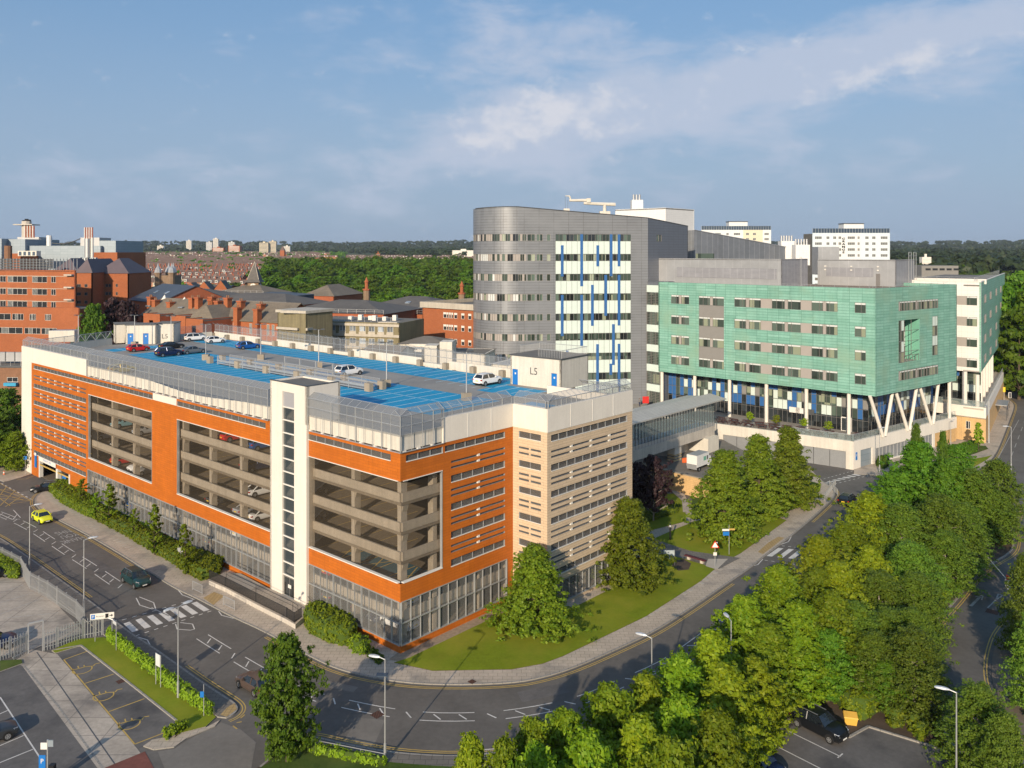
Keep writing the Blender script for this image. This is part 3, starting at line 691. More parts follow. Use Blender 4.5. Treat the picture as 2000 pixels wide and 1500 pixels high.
for k in range(8):
 u=1+2.5*k;mb.tube(FLe.p(u,0,DECK),FLe.p(u,0,DECK+2.8),.05,'galv',5)
 if k>3:mb.tube(FLe.p(u,0,DECK+1.4),FLe.p(u+1.2,0,DECK+2.7),.05,'white_trim',5);mb.tube(FLe.p(u+2.4,0,DECK+1.4),FLe.p(u+1.2,0,DECK+2.7),.05,'white_trim',5)
for z in(1.4,2.8):mb.tube(FLe.p(0.6,0,DECK+z),FLe.p(20,0,DECK+z),.05,'galv',5)
mb.build('fence_posts',gar)
mb=MB();mb.face([FLe.p(0,-.05,DECK+1.3),FLe.p(20,-.05,DECK+1.3),FLe.p(20,-.05,DECK+2.8),FLe.p(0,-.05,DECK+2.8)],'mesh_rail');mb.build('mesh_fence',gar)
def dsheet(L,z,mat,name='bay_field'):
 p=[cp(*q)for q in L]
 a=sum(p[i][0]*p[(i+1)%len(p)][1]-p[(i+1)%len(p)][0]*p[i][1]for i in range(len(p)))
 if a<0:p.reverse()
 return MB().face([(x,y,DECK+z)for x,y in p],mat).build(name,gar)
def dline(mb,a,b,w=.17,z=.010,mat='line_deck'):
 a=cp(*a);b=cp(*b);l=dist(a,b)or 1;nx,ny=-(b[1]-a[1])/l*w/2,(b[0]-a[0])/l*w/2
 mb.face([(a[0]+nx,a[1]+ny,DECK+z),(a[0]-nx,a[1]-ny,DECK+z),(b[0]-nx,b[1]-ny,DECK+z),(b[0]+nx,b[1]+ny,DECK+z)],mat)
T0,T1=9.0,93.0
dsheet([(T0,12.6),(60,12.8),(T1,14),(T1,24.8),(T0,24.8)],.005,'deck_blue')
dsheet([(tb+9,31.6),(TBK-2,33.0),(TBK-2,39.6),(tb+9,39.6)],.005,'deck_blue')
dsheet([(tb+1,28.6),(17.0,28.6),(17.0,34.5),(tb+1,34.5)],.005,'deck_blue')
dsheet([(0.9,13.0),(5.6,13.0),(5.6,27.0),(0.9,27.0)],.005,'deck_blue')
dsheet([(LEN-5.6,14.0),(LEN-1.0,14.0),(LEN-1.0,26.0),(LEN-5.6,26.0)],.005,'deck_blue')
mb=MB()
t=T0
while t<T1+.1:
 dline(mb,(t,14.0 if t>60 else 12.9),(t,18.9));dline(mb,(t,19.5),(t,24.5));t+=2.45
dline(mb,(T0,19.2),(T1,19.2),.14)
t=tb+9
while t<TBK-2:dline(mb,(t,32.4),(t,39.5));t+=2.45
for k in range(9):dline(mb,(tb+1.2+2.45*k,29.7),(tb+1.2+2.45*k,34.4))
v=13.0
while v<27.1:dline(mb,(1.0,v),(5.5,v));v+=2.4
v=14.0
while v<26.1:dline(mb,(LEN-5.5,v),(LEN-1.1,v));v+=2.4
mb.build('bay_lines',gar)
dsheet([(29,18.3),(68,18.3),(68,20.3),(29,20.3)],.016,'steel_dark','deck_gap_shade')  # flat dark sheet painted as the shade of a slit; deck is uncut
mb=MB()
for va in(18.2,20.5):
 for t0 in range(28,69,4):mb.tube(cp(t0,va,DECK),cp(t0,va,DECK+1.5),.06,'galv',5)
 for z0,z1 in((.55,.85),(.2,.32)):
  a=Fr(cp(68,va),(-A[0],-A[1]));mb.fbox(a,0,40,-.05,.05,DECK+z0,DECK+z1,'galv')
 mb.tube(cp(28,va,DECK+1.45),cp(68,va,DECK+1.45),.035,'galv',5)
mb.build('crash_barrier',gar)
mb=MB()
for va in(18.2,20.5):a,b=cp(68,va),cp(28,va);mb.face([(*a,DECK+.3),(*b,DECK+.3),(*b,DECK+1.45),(*a,DECK+1.45)],'mesh_rail')
mb.build('mesh_fence',gar)
a=Fr(cp(52,20.9),(-A[0],-A[1]));mb=MB();mb.fbox(a,0,13,-.1,.12,DECK+1.0,DECK+1.5,'galv')
for u in(0.2,4.3,8.5,12.8):mb.fbox(a,u-.12,u+.12,-.14,.14,DECK,DECK+2.5,'galv')
mb.tube(a.p(0,0,DECK+2.4),a.p(13,0,DECK+2.4),.05,'galv',5);mb.build('ramp_barrier',gar)
for t0 in(70.5,61.5,53,44.5,36,27.5):
 for va in(18.2,20.5):
  k=Fr(cp(t0,va),(-A[0],-A[1]));MB().fbox(k,-.55,.55,-.35,.35,DECK,DECK+1.15,'concrete').build('barrier_block',gar)
k=Fr(cp(40.5,13.5),(-A[0],-A[1]))
MB().hexa([k.p(0,0,DECK+.02),k.p(4.5,0,DECK+.02),k.p(4.5,.35,DECK+.02),k.p(0,.35,DECK+.02)],[k.p(0,0,DECK+.7),k.p(4.5,0,DECK+.25),k.p(4.5,.35,DECK+.25),k.p(0,.35,DECK+.7)],'yellow_paint').build('ramp_kerb',gar)
for x in(858,868,1000):pass
FT=FA.shift(0,0.32)
uTa,uTb=FT.u(527.5),FT.u(598.5);uGa,uGb=FT.u(551.5),FT.u(574.5)
tw=MB()
tw.wall(FT,uTa,uTb,0.12,24.9,[(uGa,uGb,0.5,23.9)],0.4,'white_render')
FTs=Fr(FT.xy(uTb),(-FA.N[0],-FA.N[1]));tw.wall(FTs,0,4.6,DECK,24.9,[],.3,'white_render');tw.wall(FTs,0.35,1.1,.12,DECK,[],.3,'concrete')
FTb=Fr(FT.xy(uTa,-4.6),FA.N);tw.wall(FTb,0,4.6,.12,24.9,[],.3,'white_render')
FTr=Fr(FTs.xy(4.6),A);tw.wall(FTr,0,uTb-uTa,DECK,24.9,[(2,3.2,DECK,DECK+2.2)],.3,'white_render')
st=tw.build('stair_tower',gar)
MB().fbox(FT,uTa+.1,uTb-.1,-4.5,-.1,24.6,24.72,'flat_roof').build('tower_roof',gar)
mb=MB().fbox(FT,uTa-.03,uTb+.03,-.2,.03,24.9,25.0,'steel_dark');mb.fbox(FTs,0.2,4.4,-.2,.03,24.9,25.0,'steel_dark');mb.build('roof_trim',gar)
MB().fbox(FT,uGa,uGb,-.25,-.15,22.1,23.9,M('louvre_grey',(0.40,0.40,0.42),.5,.2,var=.03)).build('louvre_panel',gar)
MB().face([FT.p(uGa,-.2,2.9),FT.p(uGb,-.2,2.9),FT.p(uGb,-.2,22.1),FT.p(uGa,-.2,22.1)],'glass_stair').build('stair_glazing',gar)
mb=MB();z=2.9
while z<22.2:
 mb.fbox(FT,uGa,uGb,-.19,-.08,z-.07,z+.07,'white_trim');z+=1.477
mb.build('glazing_bars',gar)
for i,z in enumerate([2.9+1.477*k for k in range(13)]):
 mb=MB()
 a,b=(uGa-1.0,uGb+1.0)
 d0,d1=(-.6,-3.6)if i%2==0 else(-3.6,-.6)
 mb.hexa([FT.p(a,d0,z),FT.p(b,d0,z),FT.p(b,d1,z+1.47),FT.p(a,d1,z+1.47)],[FT.p(a,d0,z+.2),FT.p(b,d0,z+.2),FT.p(b,d1,z+1.67),FT.p(a,d1,z+1.67)],'concrete_light')
 mb.build('stair_flight',gar)
mb=MB().fbox(FT,uGa+.05,uGb-.05,-.3,-.2,.5,2.85,'frame_grey')
mb.build('entrance_door',gar)
dd=MB();c=(uGa+uGb)/2
for a,b in((uGa+.12,c-.05),(c+.05,uGb-.12)):dd.fbox(FT,a,b,-.2,-.19,.6,2.6,'glass_dark')
dd.build('door_glass',gar)
MB().fbox(FT,c-.3,c+.3,-.19,-.17,1.5,1.9,'white_trim').build('door_notice',gar)
def roof_house(fr,L,W,zt,doors,txt,name,rail=False):
 mb=MB();hz=DECK
 holes=[(a,b,hz,hz+2.25)for a,b in doors]
 mb.wall(fr,0,L,hz,zt,holes,.25,'white_dirty');f2=Fr(fr.xy(L),(-fr.N[0],-fr.N[1]));mb.wall(f2,0,W,hz,zt,[],.25,'white_dirty')
 f3=Fr(f2.xy(W),(-fr.U[0],-fr.U[1]));mb.wall(f3,0,L,hz,zt,[],.25,'white_dirty');f4=Fr(f3.xy(L),fr.N);mb.wall(f4,0,W,hz,zt,[],.25,'white_dirty')
 put_text(mb,txt[0],lambda x,y:fr.p(txt[1]+x,.012,hz+txt[2]+y),'dark_text',txt[3],txt[3]);mb.build(name,gar)
 MB().fbox(fr,-.12,L+.12,-W-.12,.12,zt,zt+.16,'steel_dark','flat_roof').build('house_roof',gar)
 for a,b in doors:
  mb=MB().fbox(fr,a,b,-.14,-.08,hz+.02,hz+2.2,'door_blue');mb.fbox(fr,(a+b)/2-.12,(a+b)/2+.12,-.08,-.07,hz+1.5,hz+1.75,'white_trim');mb.build('door',gar)
 if rail:
  mb=MB();ff=fr.shift(0,-.3)
  for fx,u0,u1 in((ff,4.8,L-.1),(Fr(fr.xy(L-.1,-.3),(-fr.N[0],-fr.N[1])),0,W-.4),(Fr(fr.xy(.3,-W+.2),fr.U),0,L-.4),(Fr(fr.xy(.2,-W*.3),(-fr.N[0],-fr.N[1])),0,W*.7)):
   k=0
   while u0+k*.28<u1:mb.tube(fx.p(u0+k*.28,0,zt+.1),fx.p(u0+k*.28,0,zt+1.25),.022,'galv',4);k+=1
   mb.tube(fx.p(u0,0,zt+1.25),fx.p(u1,0,zt+1.25),.04,'galv',5)
  mb.build('roof_railing',gar)
h1=fr2(P(997,750,DECK),P(1095.5,762.5,DECK))
roof_house(h1,dist(P(997,750,DECK),P(1095.5,762.5,DECK)),7.0,24.85,[(.35,1.35),(7.25,8.2)],('L5',4.2,1.75,1.45),'stair_house',True)
h2=Fr(P(303.5,670.5,DECK),(1.0,0.12));roof_house(h2,3.7,5,24.7,[],('L5',1.9,1.0,1.35),'stair_house')
h3=Fr(P(245,672.5,DECK),(1.0,0.10));roof_house(h3,6.0,5.0,24.55,[(.4,1.6),(3.5,4.6)],('',1,1,1),'stair_house')
h4=Fr(atZ(222,176),(0.55,-1.0));roof_house(h4,5.2,4.0,24.5,[],('',1,1,1),'stair_house')
MB().fbox(Fr(P(95,668,DECK),(1,.1)),0,5.2,-2.5,0,DECK,DECK+2.4,'white_dirty','steel').build('plant_cabin',gar)
z=LV[2]+.006
def isheet(L,z,mat):MB().face([cp(*q,z)for q in L],mat).build('bay_field',gar)
isheet([(13,6.0),(13,1.7),(1.6,1.7),(1.6,6.0)],z,M('bay_teal',(0.03,0.10,0.14),.8,var=.1))
mb=MB()
def iline(a,b,z,w=.14):
 a=cp(*a);b=cp(*b);l=dist(a,b);nx,ny=-(b[1]-a[1])/l*w/2,(b[0]-a[0])/l*w/2
 mb.face([(a[0]+nx,a[1]+ny,z),(a[0]-nx,a[1]-ny,z),(b[0]-nx,b[1]-ny,z),(b[0]+nx,b[1]+ny,z)],'yellow_paint')
for k in range(5):
 t=1.8+2.6*k;iline((t,1.8),(t,5.9),z+.006)
 if k%2==0:iline((t,1.8),(t+2.2,5.9),z+.007);iline((t+2.2,1.8),(t,5.9),z+.008)
for zz in LV[1:]:
 for k in range(40):
  t=1.8+2.5*k
  if zz!=LV[2]or k>5:iline((t,1.9),(t,6.2),zz+.006,.1)
mb.build('bay_lines',gar)
def roof_lamp():
 t=thing('roof_lamp','','lamp post')
 MB().box(-.55,.55,-.45,.45,0,1.0,'concrete').build('lamp_base',t)
 MB().tube((0,0,1),(0,0,6.3),.09,'galv',8,.06).build('pole',t)
 mb=MB().tube((-.55,0,6.3),(.55,0,6.3),.05,'steel_dark',5);mb.box(-.95,-.35,-.25,.25,6.28,6.42,'steel_dark');mb.box(.35,.95,-.25,.25,6.28,6.42,'steel_dark');mb.build('lamp_head',t)
 return t
rl=roof_lamp()
spots=[((153,677),'rooftop lamp post nearest the far left corner of the car park roof'),((263,677),'rooftop lamp post in front of the blue doors of the far stair house'),
((334,679),'rooftop lamp post rising behind the navy and black parked cars'),((402,703),'rooftop lamp post on a concrete block beside the grey parked car'),
((509.5,703),'rooftop lamp post next to the blue parked car'),((622.5,718),'rooftop lamp post left of the white car by the ramp barrier'),
((755,755),'rooftop lamp post on a block at the near end of the ramp barrier'),((911,782),'rooftop lamp post closest to the near right stair house')]
for i,((a,b),lab)in enumerate(spots):
 o=rl if i==0 else copy_tree(rl);x,y=P(a,b,DECK);o.location=(x,y,DECK);o.rotation_euler.z=R(-20+7*i);o['label']=lab;o['group']='lamp posts on the car park roof'
 OFF.setdefault(o.name,Vector((0,0,0)))
# shared window builders: mesh at origin, x along facade, -y outward, z up
def win_mesh(parent,name,w,h,glass='glass_office',frame='frame_grey',split=(),top=0.0,topmat='blind_white',depth=.12,panels=()):
 """one window; split = mullion positions as shares of the width; panels = (share0, share1, material) opaque parts"""
 mb=MB();g=Fr((0,0),(1,0))
 mb.face([g.p(0,-depth,0),g.p(w,-depth,0),g.p(w,-depth,h),g.p(0,-depth,h)],glass)
 t=.05
 mb.fbox(g,0,t,-depth,.015,0,h,frame);mb.fbox(g,w-t,w,-depth,.015,0,h,frame)
 mb.fbox(g,t,w-t,-depth,.015,0,t,frame);mb.fbox(g,t,w-t,-depth,.015,h-t,h,frame)
 for s_ in split:mb.fbox(g,w*s_-.03,w*s_+.03,-depth,0.01,t,h-t,frame)
 for a,b,m_ in panels:mb.fbox(g,w*a+.03,w*b-.03,-depth-.01,-.02,t,h-t,m_)
 if top:mb.fbox(g,t,w-t,-depth,-.03,h-top,h-t,topmat)
 o=mb.build(name,parent,off=Vector((0,0,0)),tint=None);return o
_wc={}
def put_win(fr,u,z,w,h,parent,name='window',d=0.0,**kw):
 key=(name,round(w,2),round(h,2),parent.name,str(sorted(kw.items(),key=str)))
 x,y=fr.xy(u,d)
 if key not in _wc:
  o=win_mesh(parent,name,w,h,**kw);_wc[key]=o
  of=OFF[parent.name];o.location=(x-of[0],y-of[1],z-of[2]);o.rotation_euler=(0,0,fr.ang);return o
 return place(_wc[key],parent,x,y,z,fr.ang)
# podium with terrace, service yard
PD=5.2
pc=P(1667,918);pl=P(1411,829,PD);pr=P(1868.7,814,PD)
FP=fr2(pl,pc);FPR=fr2(pc,pr)
LP,LPR=dist(pl,pc),dist(pc,pr)
pod=thing('podium','cream terrace podium with grey shutter bays under the green building','podium',(pc[0],pc[1],0))
s0,s1=LP-31,LP-2.8
MB().wall(FP,-24,LP,0.0,PD,[(FP.u(1412),FP.u(1520),0,3.2),(FP.u(1527),FP.u(1652),0,3.2),(-22,-12,2.2,4.2)],.5,'white_dirty').build('podium_wall',pod)
for a,b in((FP.u(1412),FP.u(1520)),(FP.u(1527),FP.u(1652))):
 n=4
 for k in range(n):MB().fbox(FP,a+(b-a)*k/n+.04,a+(b-a)*(k+1)/n-.04,-.4,-.25,0.02,3.2,'shutter').build('shutter_panel',pod)
ua,ub=FPR.u(1681),FPR.u(1704)
MB().wall(FPR,0.0,LPR,0.0,PD,[(ua,ub,.1,3.3),(FPR.u(1711),FPR.u(1822),.3,2.9),(FPR.u(1826),LPR,0,2.9)],.5,'white_render').build('podium_wall',pod)
MB().fbox(FPR,ua,ub,-.4,-.25,.1,3.3,'hall_clad').build('service_door',pod)
a,b=FPR.u(1711),FPR.u(1822);mb=MB().fbox(FPR,a,b,-.4,-.25,.3,2.9,'shutter')
for k in range(17):mb.fbox(FPR,a+(b-a)*k/16-.05,a+(b-a)*k/16+.05,-.25,-.12,.3,2.9,'galv')
mb.build('louvre_bank',pod)
MB().fbox(FPR,FPR.u(1826),LPR,-.4,-.1,0,2.9,'sandstone').build('stone_panel',pod)
MB().fbox(FP,FP.u(1674)-.4,FP.u(1674),0,.05,1.6,2.4,'door_blue')if False else None
mb=MB().fbox(FPR,FPR.u(1671),FPR.u(1674.2),.0,.05,1.7,3.1,'door_blue');put_text(mb,'P',lambda x,y:FPR.p((FPR.u(1671)+FPR.u(1674.2))/2+x,.055,2.3+y),'white_trim',.7,.7);mb.build('parking_sign',pod)
top=[pc,pr,(FPR.xy(LPR,-22)),(FP.xy(-24,-30)),FP.xy(-24)]
MB().prism([FP.xy(LP-.4,-.4),FPR.xy(LPR-.4,-.4),FPR.xy(LPR,-24),FP.xy(-24,-32),FP.xy(-24,-.4)],3.8,PD-.25,'slab_pale',M('terrace_paving',(0.30,0.27,0.23),.85,var=.12,vs=.4,grid=(.8,.8,.02,(.2,.18,.16),None))).build('terrace_floor',pod)
TZ=PD-.25
mb=MB()
for fr,L in((FP,LP),(FPR,LPR)):
 a=14 if fr is FP else 0
 mb.face([fr.p(a,-.35,PD),fr.p(L,-.35,PD),fr.p(L,-.35,PD+1.15),fr.p(a,-.35,PD+1.15)],'glass_clear')
mb.build('balustrade',pod)
mb=MB()
for fr,L in((FP,LP),(FPR,LPR)):
 a=14 if fr is FP else 0
 n=int((L-a)/1.5)
 for k in range(n+1):mb.tube(fr.p(a+(L-a)*k/n,-.35,PD-.05),fr.p(a+(L-a)*k/n,-.35,PD+1.15),.03,'steel_dark',4)
 mb.tube(fr.p(a,-.35,PD+1.15),fr.p(L,-.35,PD+1.15),.035,'galv',5)
mb.build('balustrade_rail',pod)
YZ=2.2
w0,w1,w2=P(1262,908,3.3),P(1293,916,3.3),P(1366,933,3.3);w3=P(1470,880,3.3)
FY=fr2(w1,w2)
yard=[FY.xy(-6),FY.xy(dist(w1,w2)+9),P(1500,905,YZ),pl,FP.xy(-24,0),P(1236,872,YZ)]
sheet('yard',yard,YZ,'asphalt_pale',1,world=True)
wl=thing('retaining_wall','tan stone retaining wall of the service yard behind the dark purple tree','wall',(w1[0],w1[1],0))
MB().fbox(FY,-7,dist(w1,w2)+9.5,-.3,.02,0,3.15,'sandstone').build('wall_face',wl);MB().fbox(FY,-7.1,dist(w1,w2)+9.6,-.36,.08,3.15,3.3,'concrete').build('coping',wl)
# green clad ward block
g0,g1=P(1286,725,12.9),P(1710,774.5,12.9);g2=P(1868.7,743,12.9)
FG=fr2(g0,g1);FGR=fr2(g1,g2);LG,LGR=dist(g0,g1),dist(g1,g2);GT=33.0;GB=12.9
grn=thing('hospital_block','green copper clad hospital block raised on white columns','hospital',(g1[0],g1[1],TZ))
RT=[30.25,25.75,21.3,16.85];WH=1.95
colsG=[(1311,1346),(1365,1414),(1434.5,1486),(1507.5,1564),(1585,1636),(1669.5,1691)]
HG=[]
for i,(a,b)in enumerate(colsG):
 u0,u1=FG.u(a),FG.u(b)
 for z in RT:HG.append((u0,u1,z-WH,z))
HG.append((FG.u(1365),FG.u(1414),RT[3],RT[0]));
for z in RT:
 HG.append((FG.u(1486),FG.u(1507.5),z-WH,z));HG.append((FG.u(1564),FG.u(1585),z-WH,z))
MB().wall(FG,0,LG,GB,GT,HG,.3,'green_clad',reveal='frame_grey').build('green_facade',grn)
for i,(a,b)in enumerate(colsG):
 u0,u1=FG.u(a),FG.u(b);w=u1-u0
 for j,z in enumerate(RT):
  if i==5:put_win(FG,u0,z-WH,w,WH,grn,split=(.58,),top=.42)
  else:put_win(FG,u0,z-WH,w,WH,grn,split=(.17,.36,.45,.56,.68)if i%2 else(.3,.42,.58,.70),top=.36,panels=((.44,.56,'taupe'),))
  if j<3 and i==1:MB().fbox(FG,u0,u1,-.15,-.05,RT[j+1],z-WH,'taupe_dark').build('spandrel_panel',grn)
 if i in(2,3):
  for z in RT:MB().fbox(FG,u1,FG.u(1507.5)if i==2 else FG.u(1585),-.12,-.04,z-WH,z,'taupe').build('spandrel_panel',grn)
HR=[]
r0,r1=FGR.u(1755),FGR.u(1832);q0,q1=FGR.u(1766),FGR.u(1796);l0=FGR.u(1755);s0_,s1_=FGR.u(1821),FGR.u(1831)
HR=[(r0,r1,28.4,30.2),(r0,r1,15.0,16.9),(l0,q1,18.4,26.6),(s0_,s1_,18.9,26.8)]
MB().wall(FGR,0,LGR,GB,GT,HR,.3,'green_clad',reveal='green_plain').build('green_facade',grn)
for z in(28.4,15.0):
 n=7;w=(r1-r0)/n
 for k in range(n):put_win(FGR,r0+w*k,z,w,1.85,grn,split=(.5,),top=.3,panels=((0.02,.3,'taupe'),)if k in(0,3)else())
for k in range(4):put_win(FGR,l0,18.4+2.05*k,q0-l0,2.05,grn,split=(.5,),panels=((.5,1,'pale_panel'),)if k%2 else())
for k in range(4):put_win(FGR,s0_,18.9+1.975*k,s1_-s0_,1.975,grn,split=(.55,),panels=((0,1,'pale_panel'),)if k in(1,3)else())
mb=MB();a,b=q0,q1
mb.face([FGR.p(a,-.3,18.4),FGR.p(a,-3,18.4),FGR.p(a,-3,26.6),FGR.p(a,-.3,26.6)],'pale_panel');mb.face([FGR.p(b,-3,18.4),FGR.p(b,-.3,18.4),FGR.p(b,-.3,26.6),FGR.p(b,-3,26.6)],'green_plain')
mb.face([FGR.p(a,-.3,18.4),FGR.p(b,-.3,18.4),FGR.p(b,-3,18.4),FGR.p(a,-3,18.4)],'taupe');mb.face([FGR.p(a,-3,26.6),FGR.p(b,-3,26.6),FGR.p(b,-.3,26.6),FGR.p(a,-.3,26.6)],'green_plain')
mb.build('loggia',grn)
for k in range(3):put_win(FGR,a,18.6+2.65*k,b-a,2.6,grn,d=-2.9,split=(.4,.7),top=.3,panels=((.4,1,'pale_panel'),)if k==1 else())
mb=MB()
for k in range(6):mb.fbox(FGR,a+(b-a)*k/5-.03,a+(b-a)*k/5+.03,-.2,-.12,18.4,19.6,'frame_grey')
mb.fbox(FGR,a,b,-.2,-.12,19.6,19.68,'frame_grey')
for k in range(3):mb.fbox(FGR,a,b,-.2,-.12,20.4+2.0*k,20.48+2.0*k,'frame_grey')
mb.fbox(FGR,(a+b)/2-.04,(a+b)/2+.04,-.2,-.12,19.68,26.6,'frame_grey');mb.build('loggia_rail',grn)
back_l=Fr(FGR.xy(LGR),(-FGR.N[0],-FGR.N[1]));MB().wall(back_l,0,18,GB,GT,[],.3,'green_clad').build('green_facade',grn)
f3=Fr(FG.xy(0,-18),FG.N);MB().wall(f3,0,18,GB,GT,[],.3,'green_clad').build('green_facade',grn)
foot=[FG.xy(.2,-.25),FGR.xy(0,-.25),FGR.xy(LGR-.2,-.25),FGR.xy(LGR-.2,-18),FG.xy(.2,-22)]
MB().prism(foot,GB+.02,GB+.3,'taupe').build('soffit',grn)
MB().prism(foot,GT-.9,GT-.7,'flat_roof',M('roof_ballast',(0.24,0.17,0.12),.9,var=.3,vs=.4)).build('roof',grn)
mb=MB()
for fr,L in((FG,LG),(FGR,LGR)):
 f=fr.shift(0,-1.6)
 k=0
 while k*2.4<L-1:mb.tube(f.p(.6+k*2.4,0,GT-.7),f.p(.6+k*2.4,0,GT+.35),.025,'galv',4);k+=1
 mb.tube(f.p(.5,0,GT+.33),f.p(L-.5,0,GT+.33),.025,'galv',4);mb.tube(f.p(.5,0,GT+.02),f.p(L-.5,0,GT+.02),.02,'galv',4)
mb.build('roof_railing',grn)
rnd=random.Random(3)
def curtain(fr,u0,u1,d,z0,z1,parent,w=1.0,rows=(0.33,.25,.22,.2)):
 mb=MB();n=round((u1-u0)/w);w=(u1-u0)/n;hh=z1-z0
 last=None
 for k in range(n):
  z=z0;typ=rnd.random()
  for r,s_ in enumerate(rows):
   zt=z+hh*s_
   q=rnd.random()
   if typ<.24:m_='blue_panel' if r>0 or q<.3 else 'glass_dark'
   elif typ<.42:m_=('glass_dark','pale_panel','glass_office','glass_office')[r]
   elif typ<.62:m_=('glass_dark','glass_dark','taupe_dark','glass_office')[r]
   else:m_=('glass_dark','pale_panel' if q<.35 else('blue_panel' if q<.6 else 'glass_office'),'glass_office' if q<.55 else 'pale_panel','glass_dark' if q<.7 else 'blue_panel')[r]
   mb.fbox(fr,u0+w*k+.03,u0+w*(k+1)-.03,d-.1,d,z+.03,zt-.03,m_)
   z=zt
  mb.fbox(fr,u0+w*k-.03,u0+w*k+.03,d-.1,d+.05,z0,z1,'frame_grey')
 for s_ in(0,.3,.57,.8,1):mb.fbox(fr,u0,u1,d-.12,d+.03,z0+hh*s_-.03,z0+hh*s_+.03,'frame_grey')
 return mb.build('curtain_wall',parent)
curtain(FG,0.5,LG-2.5,-3.4,TZ,GB,grn);curtain(FGR,3.0,LGR-1,-4.4,TZ,GB,grn,1.1)
mb=MB()
for k,(a,m_)in enumerate(((1528,'white_trim'),(1541,'white_panel'),(1556,'steel_dark'))):
 u=FG.u(a);mb.fbox(FG,u,u+2.2,-3.3,-3.2,TZ+2.2,TZ+3.3,m_)
mb.build('cafe_banner',grn)
u=FG.u(1630);mb=MB().fbox(FG,u,u+2.0,-3.35,-3.2,TZ,TZ+2.7,'white_trim');mb.fbox(FG,u+.15,u+.95,-3.2,-3.18,TZ+.1,TZ+2.5,'glass_dark');mb.fbox(FG,u+1.05,u+1.85,-3.2,-3.18,TZ+.1,TZ+2.5,'glass_dark');mb.build('terrace_door',grn)
for a in(1293,1357,1425,1497,1575,1658):u=FG.u(a,-.7);MB().tube(FG.p(u,-.7,TZ),FG.p(u,-.7,GB),.36,'white_render',12).build('column',grn)
for b_,t0,t1 in((1731.5,1708,1752),(1779.5,1758,1799),(1825.5,1805,1841.5)):
 ub_=FGR.u(b_,.0)
 for k,tt in enumerate((t0,t1)):
  MB().tube(FGR.p(ub_+(-.35 if k==0 else .35),-.5,TZ-.1),FGR.p(FGR.u(tt),-.9,GB),.32,'white_render',10).build('raking_column',grn)
u=FGR.u(1860);MB().tube(FGR.p(u,-.6,TZ),FGR.p(u,-.6,GB),.36,'white_render',12).build('column',grn)
def plant(fr,L1,L2,z0,zt,name,parent,louv=None):
 mb=MB();f2=Fr(fr.xy(L1),(-fr.N[0],-fr.N[1]))
 mb.wall(fr,0,L1,z0,zt,[],.2,'plant_screen');mb.build('plant_screen',parent)
 MB().wall(f2,0,L2,z0,zt,[],.2,'plant_louvre').build('louvre_screen',parent)
 MB().prism([fr.xy(0,0),fr.xy(L1,0),f2.xy(L2),fr.xy(0,-L2)],zt-.3,zt-.15,'flat_roof').build('plant_roof',parent)
 if louv:MB().fbox(fr,louv[0],louv[1],.01,.06,louv[2],louv[3],'plant_louvre').build('louvre_bank',parent)
 return f2
q_=FG.shift(0,-6.0)
ua,ub=q_.u(1262),q_.u(1527)
fpl=q_.shift(ua,0);Lp=ub-ua
f2=plant(fpl,Lp,13,GT-1.2,38.3,'plant',grn,(fpl.u(1322),fpl.u(1517),34.0,36.2))
mb=MB()
for a in(0,.6):mb.tube(f2.p(8.2+a,.4,GT-1),f2.p(8.2+a,.4,38.8),.04,'galv',4)
for k in range(12):mb.tube(f2.p(8.2,.4,GT-.5+.5*k),f2.p(8.8,.4,GT-.5+.5*k),.025,'galv',4)
mb.build('access_ladder',grn)
# second ward block: white face and long green side
ZW2=175.0;wc=atZ(1916,ZW2);FW=Fr(wc,FG.U);FWE=Fr(wc,(.56,.83));W0,W1=14.0,33.3
blk=thing('hospital_block','white panelled hospital block with green end wall behind the green block','hospital',(wc[0],wc[1],TZ))
HW=[]
for z in RT:
 HW.append((FW.u(1872)-1.5,FW.u(1908.5),z-WH,z))
MB().wall(FW,-24,0,W0,W1,HW,.3,'white_panel').build('white_facade',blk)
for z in RT:
 a,b,c=FW.u(1872)-1.5,FW.u(1888),FW.u(1908.5)
 MB().fbox(FW,a,b,-.15,-.05,z-WH,z,'taupe').build('spandrel_panel',blk);put_win(FW,b,z-WH,c-b,WH,blk,split=(.3,),top=.38)
HE=[]
for z in RT:
 for a in(8,24,44,62):HE.append((a,a+6,z-WH,z))
MB().wall(FWE,0,84,W0,W1,HE,.3,'green_clad').build('green_facade',blk)
for a,b,c,d_ in HE:put_win(FWE,a,c,b-a,d_-c,blk,split=(.33,.66),top=.35,panels=((0,.33,'taupe'),))
MB().prism([FW.xy(-24,-.2),FWE.xy(0,-.2),FWE.xy(84,-.2),FWE.xy(84,-16),FW.xy(-24,-26)],W1-.9,W1-.6,'flat_roof','flat_roof').build('roof',blk)
mb=MB();mb.fbox(FW,-24,0,-.2,.1,W1-.02,W1+.16,'white_trim');mb.fbox(FWE,0,84,-.25,.08,W1,W1+.14,'white_trim')
mb.fbox(FW.shift(0,-9),-24,-1,-.2,.1,W1-.7,W1+.4,'white_trim');mb.build('parapet_trim',blk)
mb=MB()
for f,a,b in((FW.shift(0,-1.2),-24,-1),(FWE.shift(0,-1.3),1,83)):
 k=a
 while k<b:mb.tube(f.p(k,0,W1-.6),f.p(k,0,W1+1.0),.03,'galv',4);k+=2.5
 mb.tube(f.p(a,0,W1+1.0),f.p(b,0,W1+1.0),.03,'galv',4)
mb.build('roof_railing',blk)
MB().prism([FW.xy(-24,-.3),FWE.xy(0,-.3),FWE.xy(84,-.3),FWE.xy(84,-16),FW.xy(-24,-26)],W0,W0+.25,'taupe').build('soffit',blk)
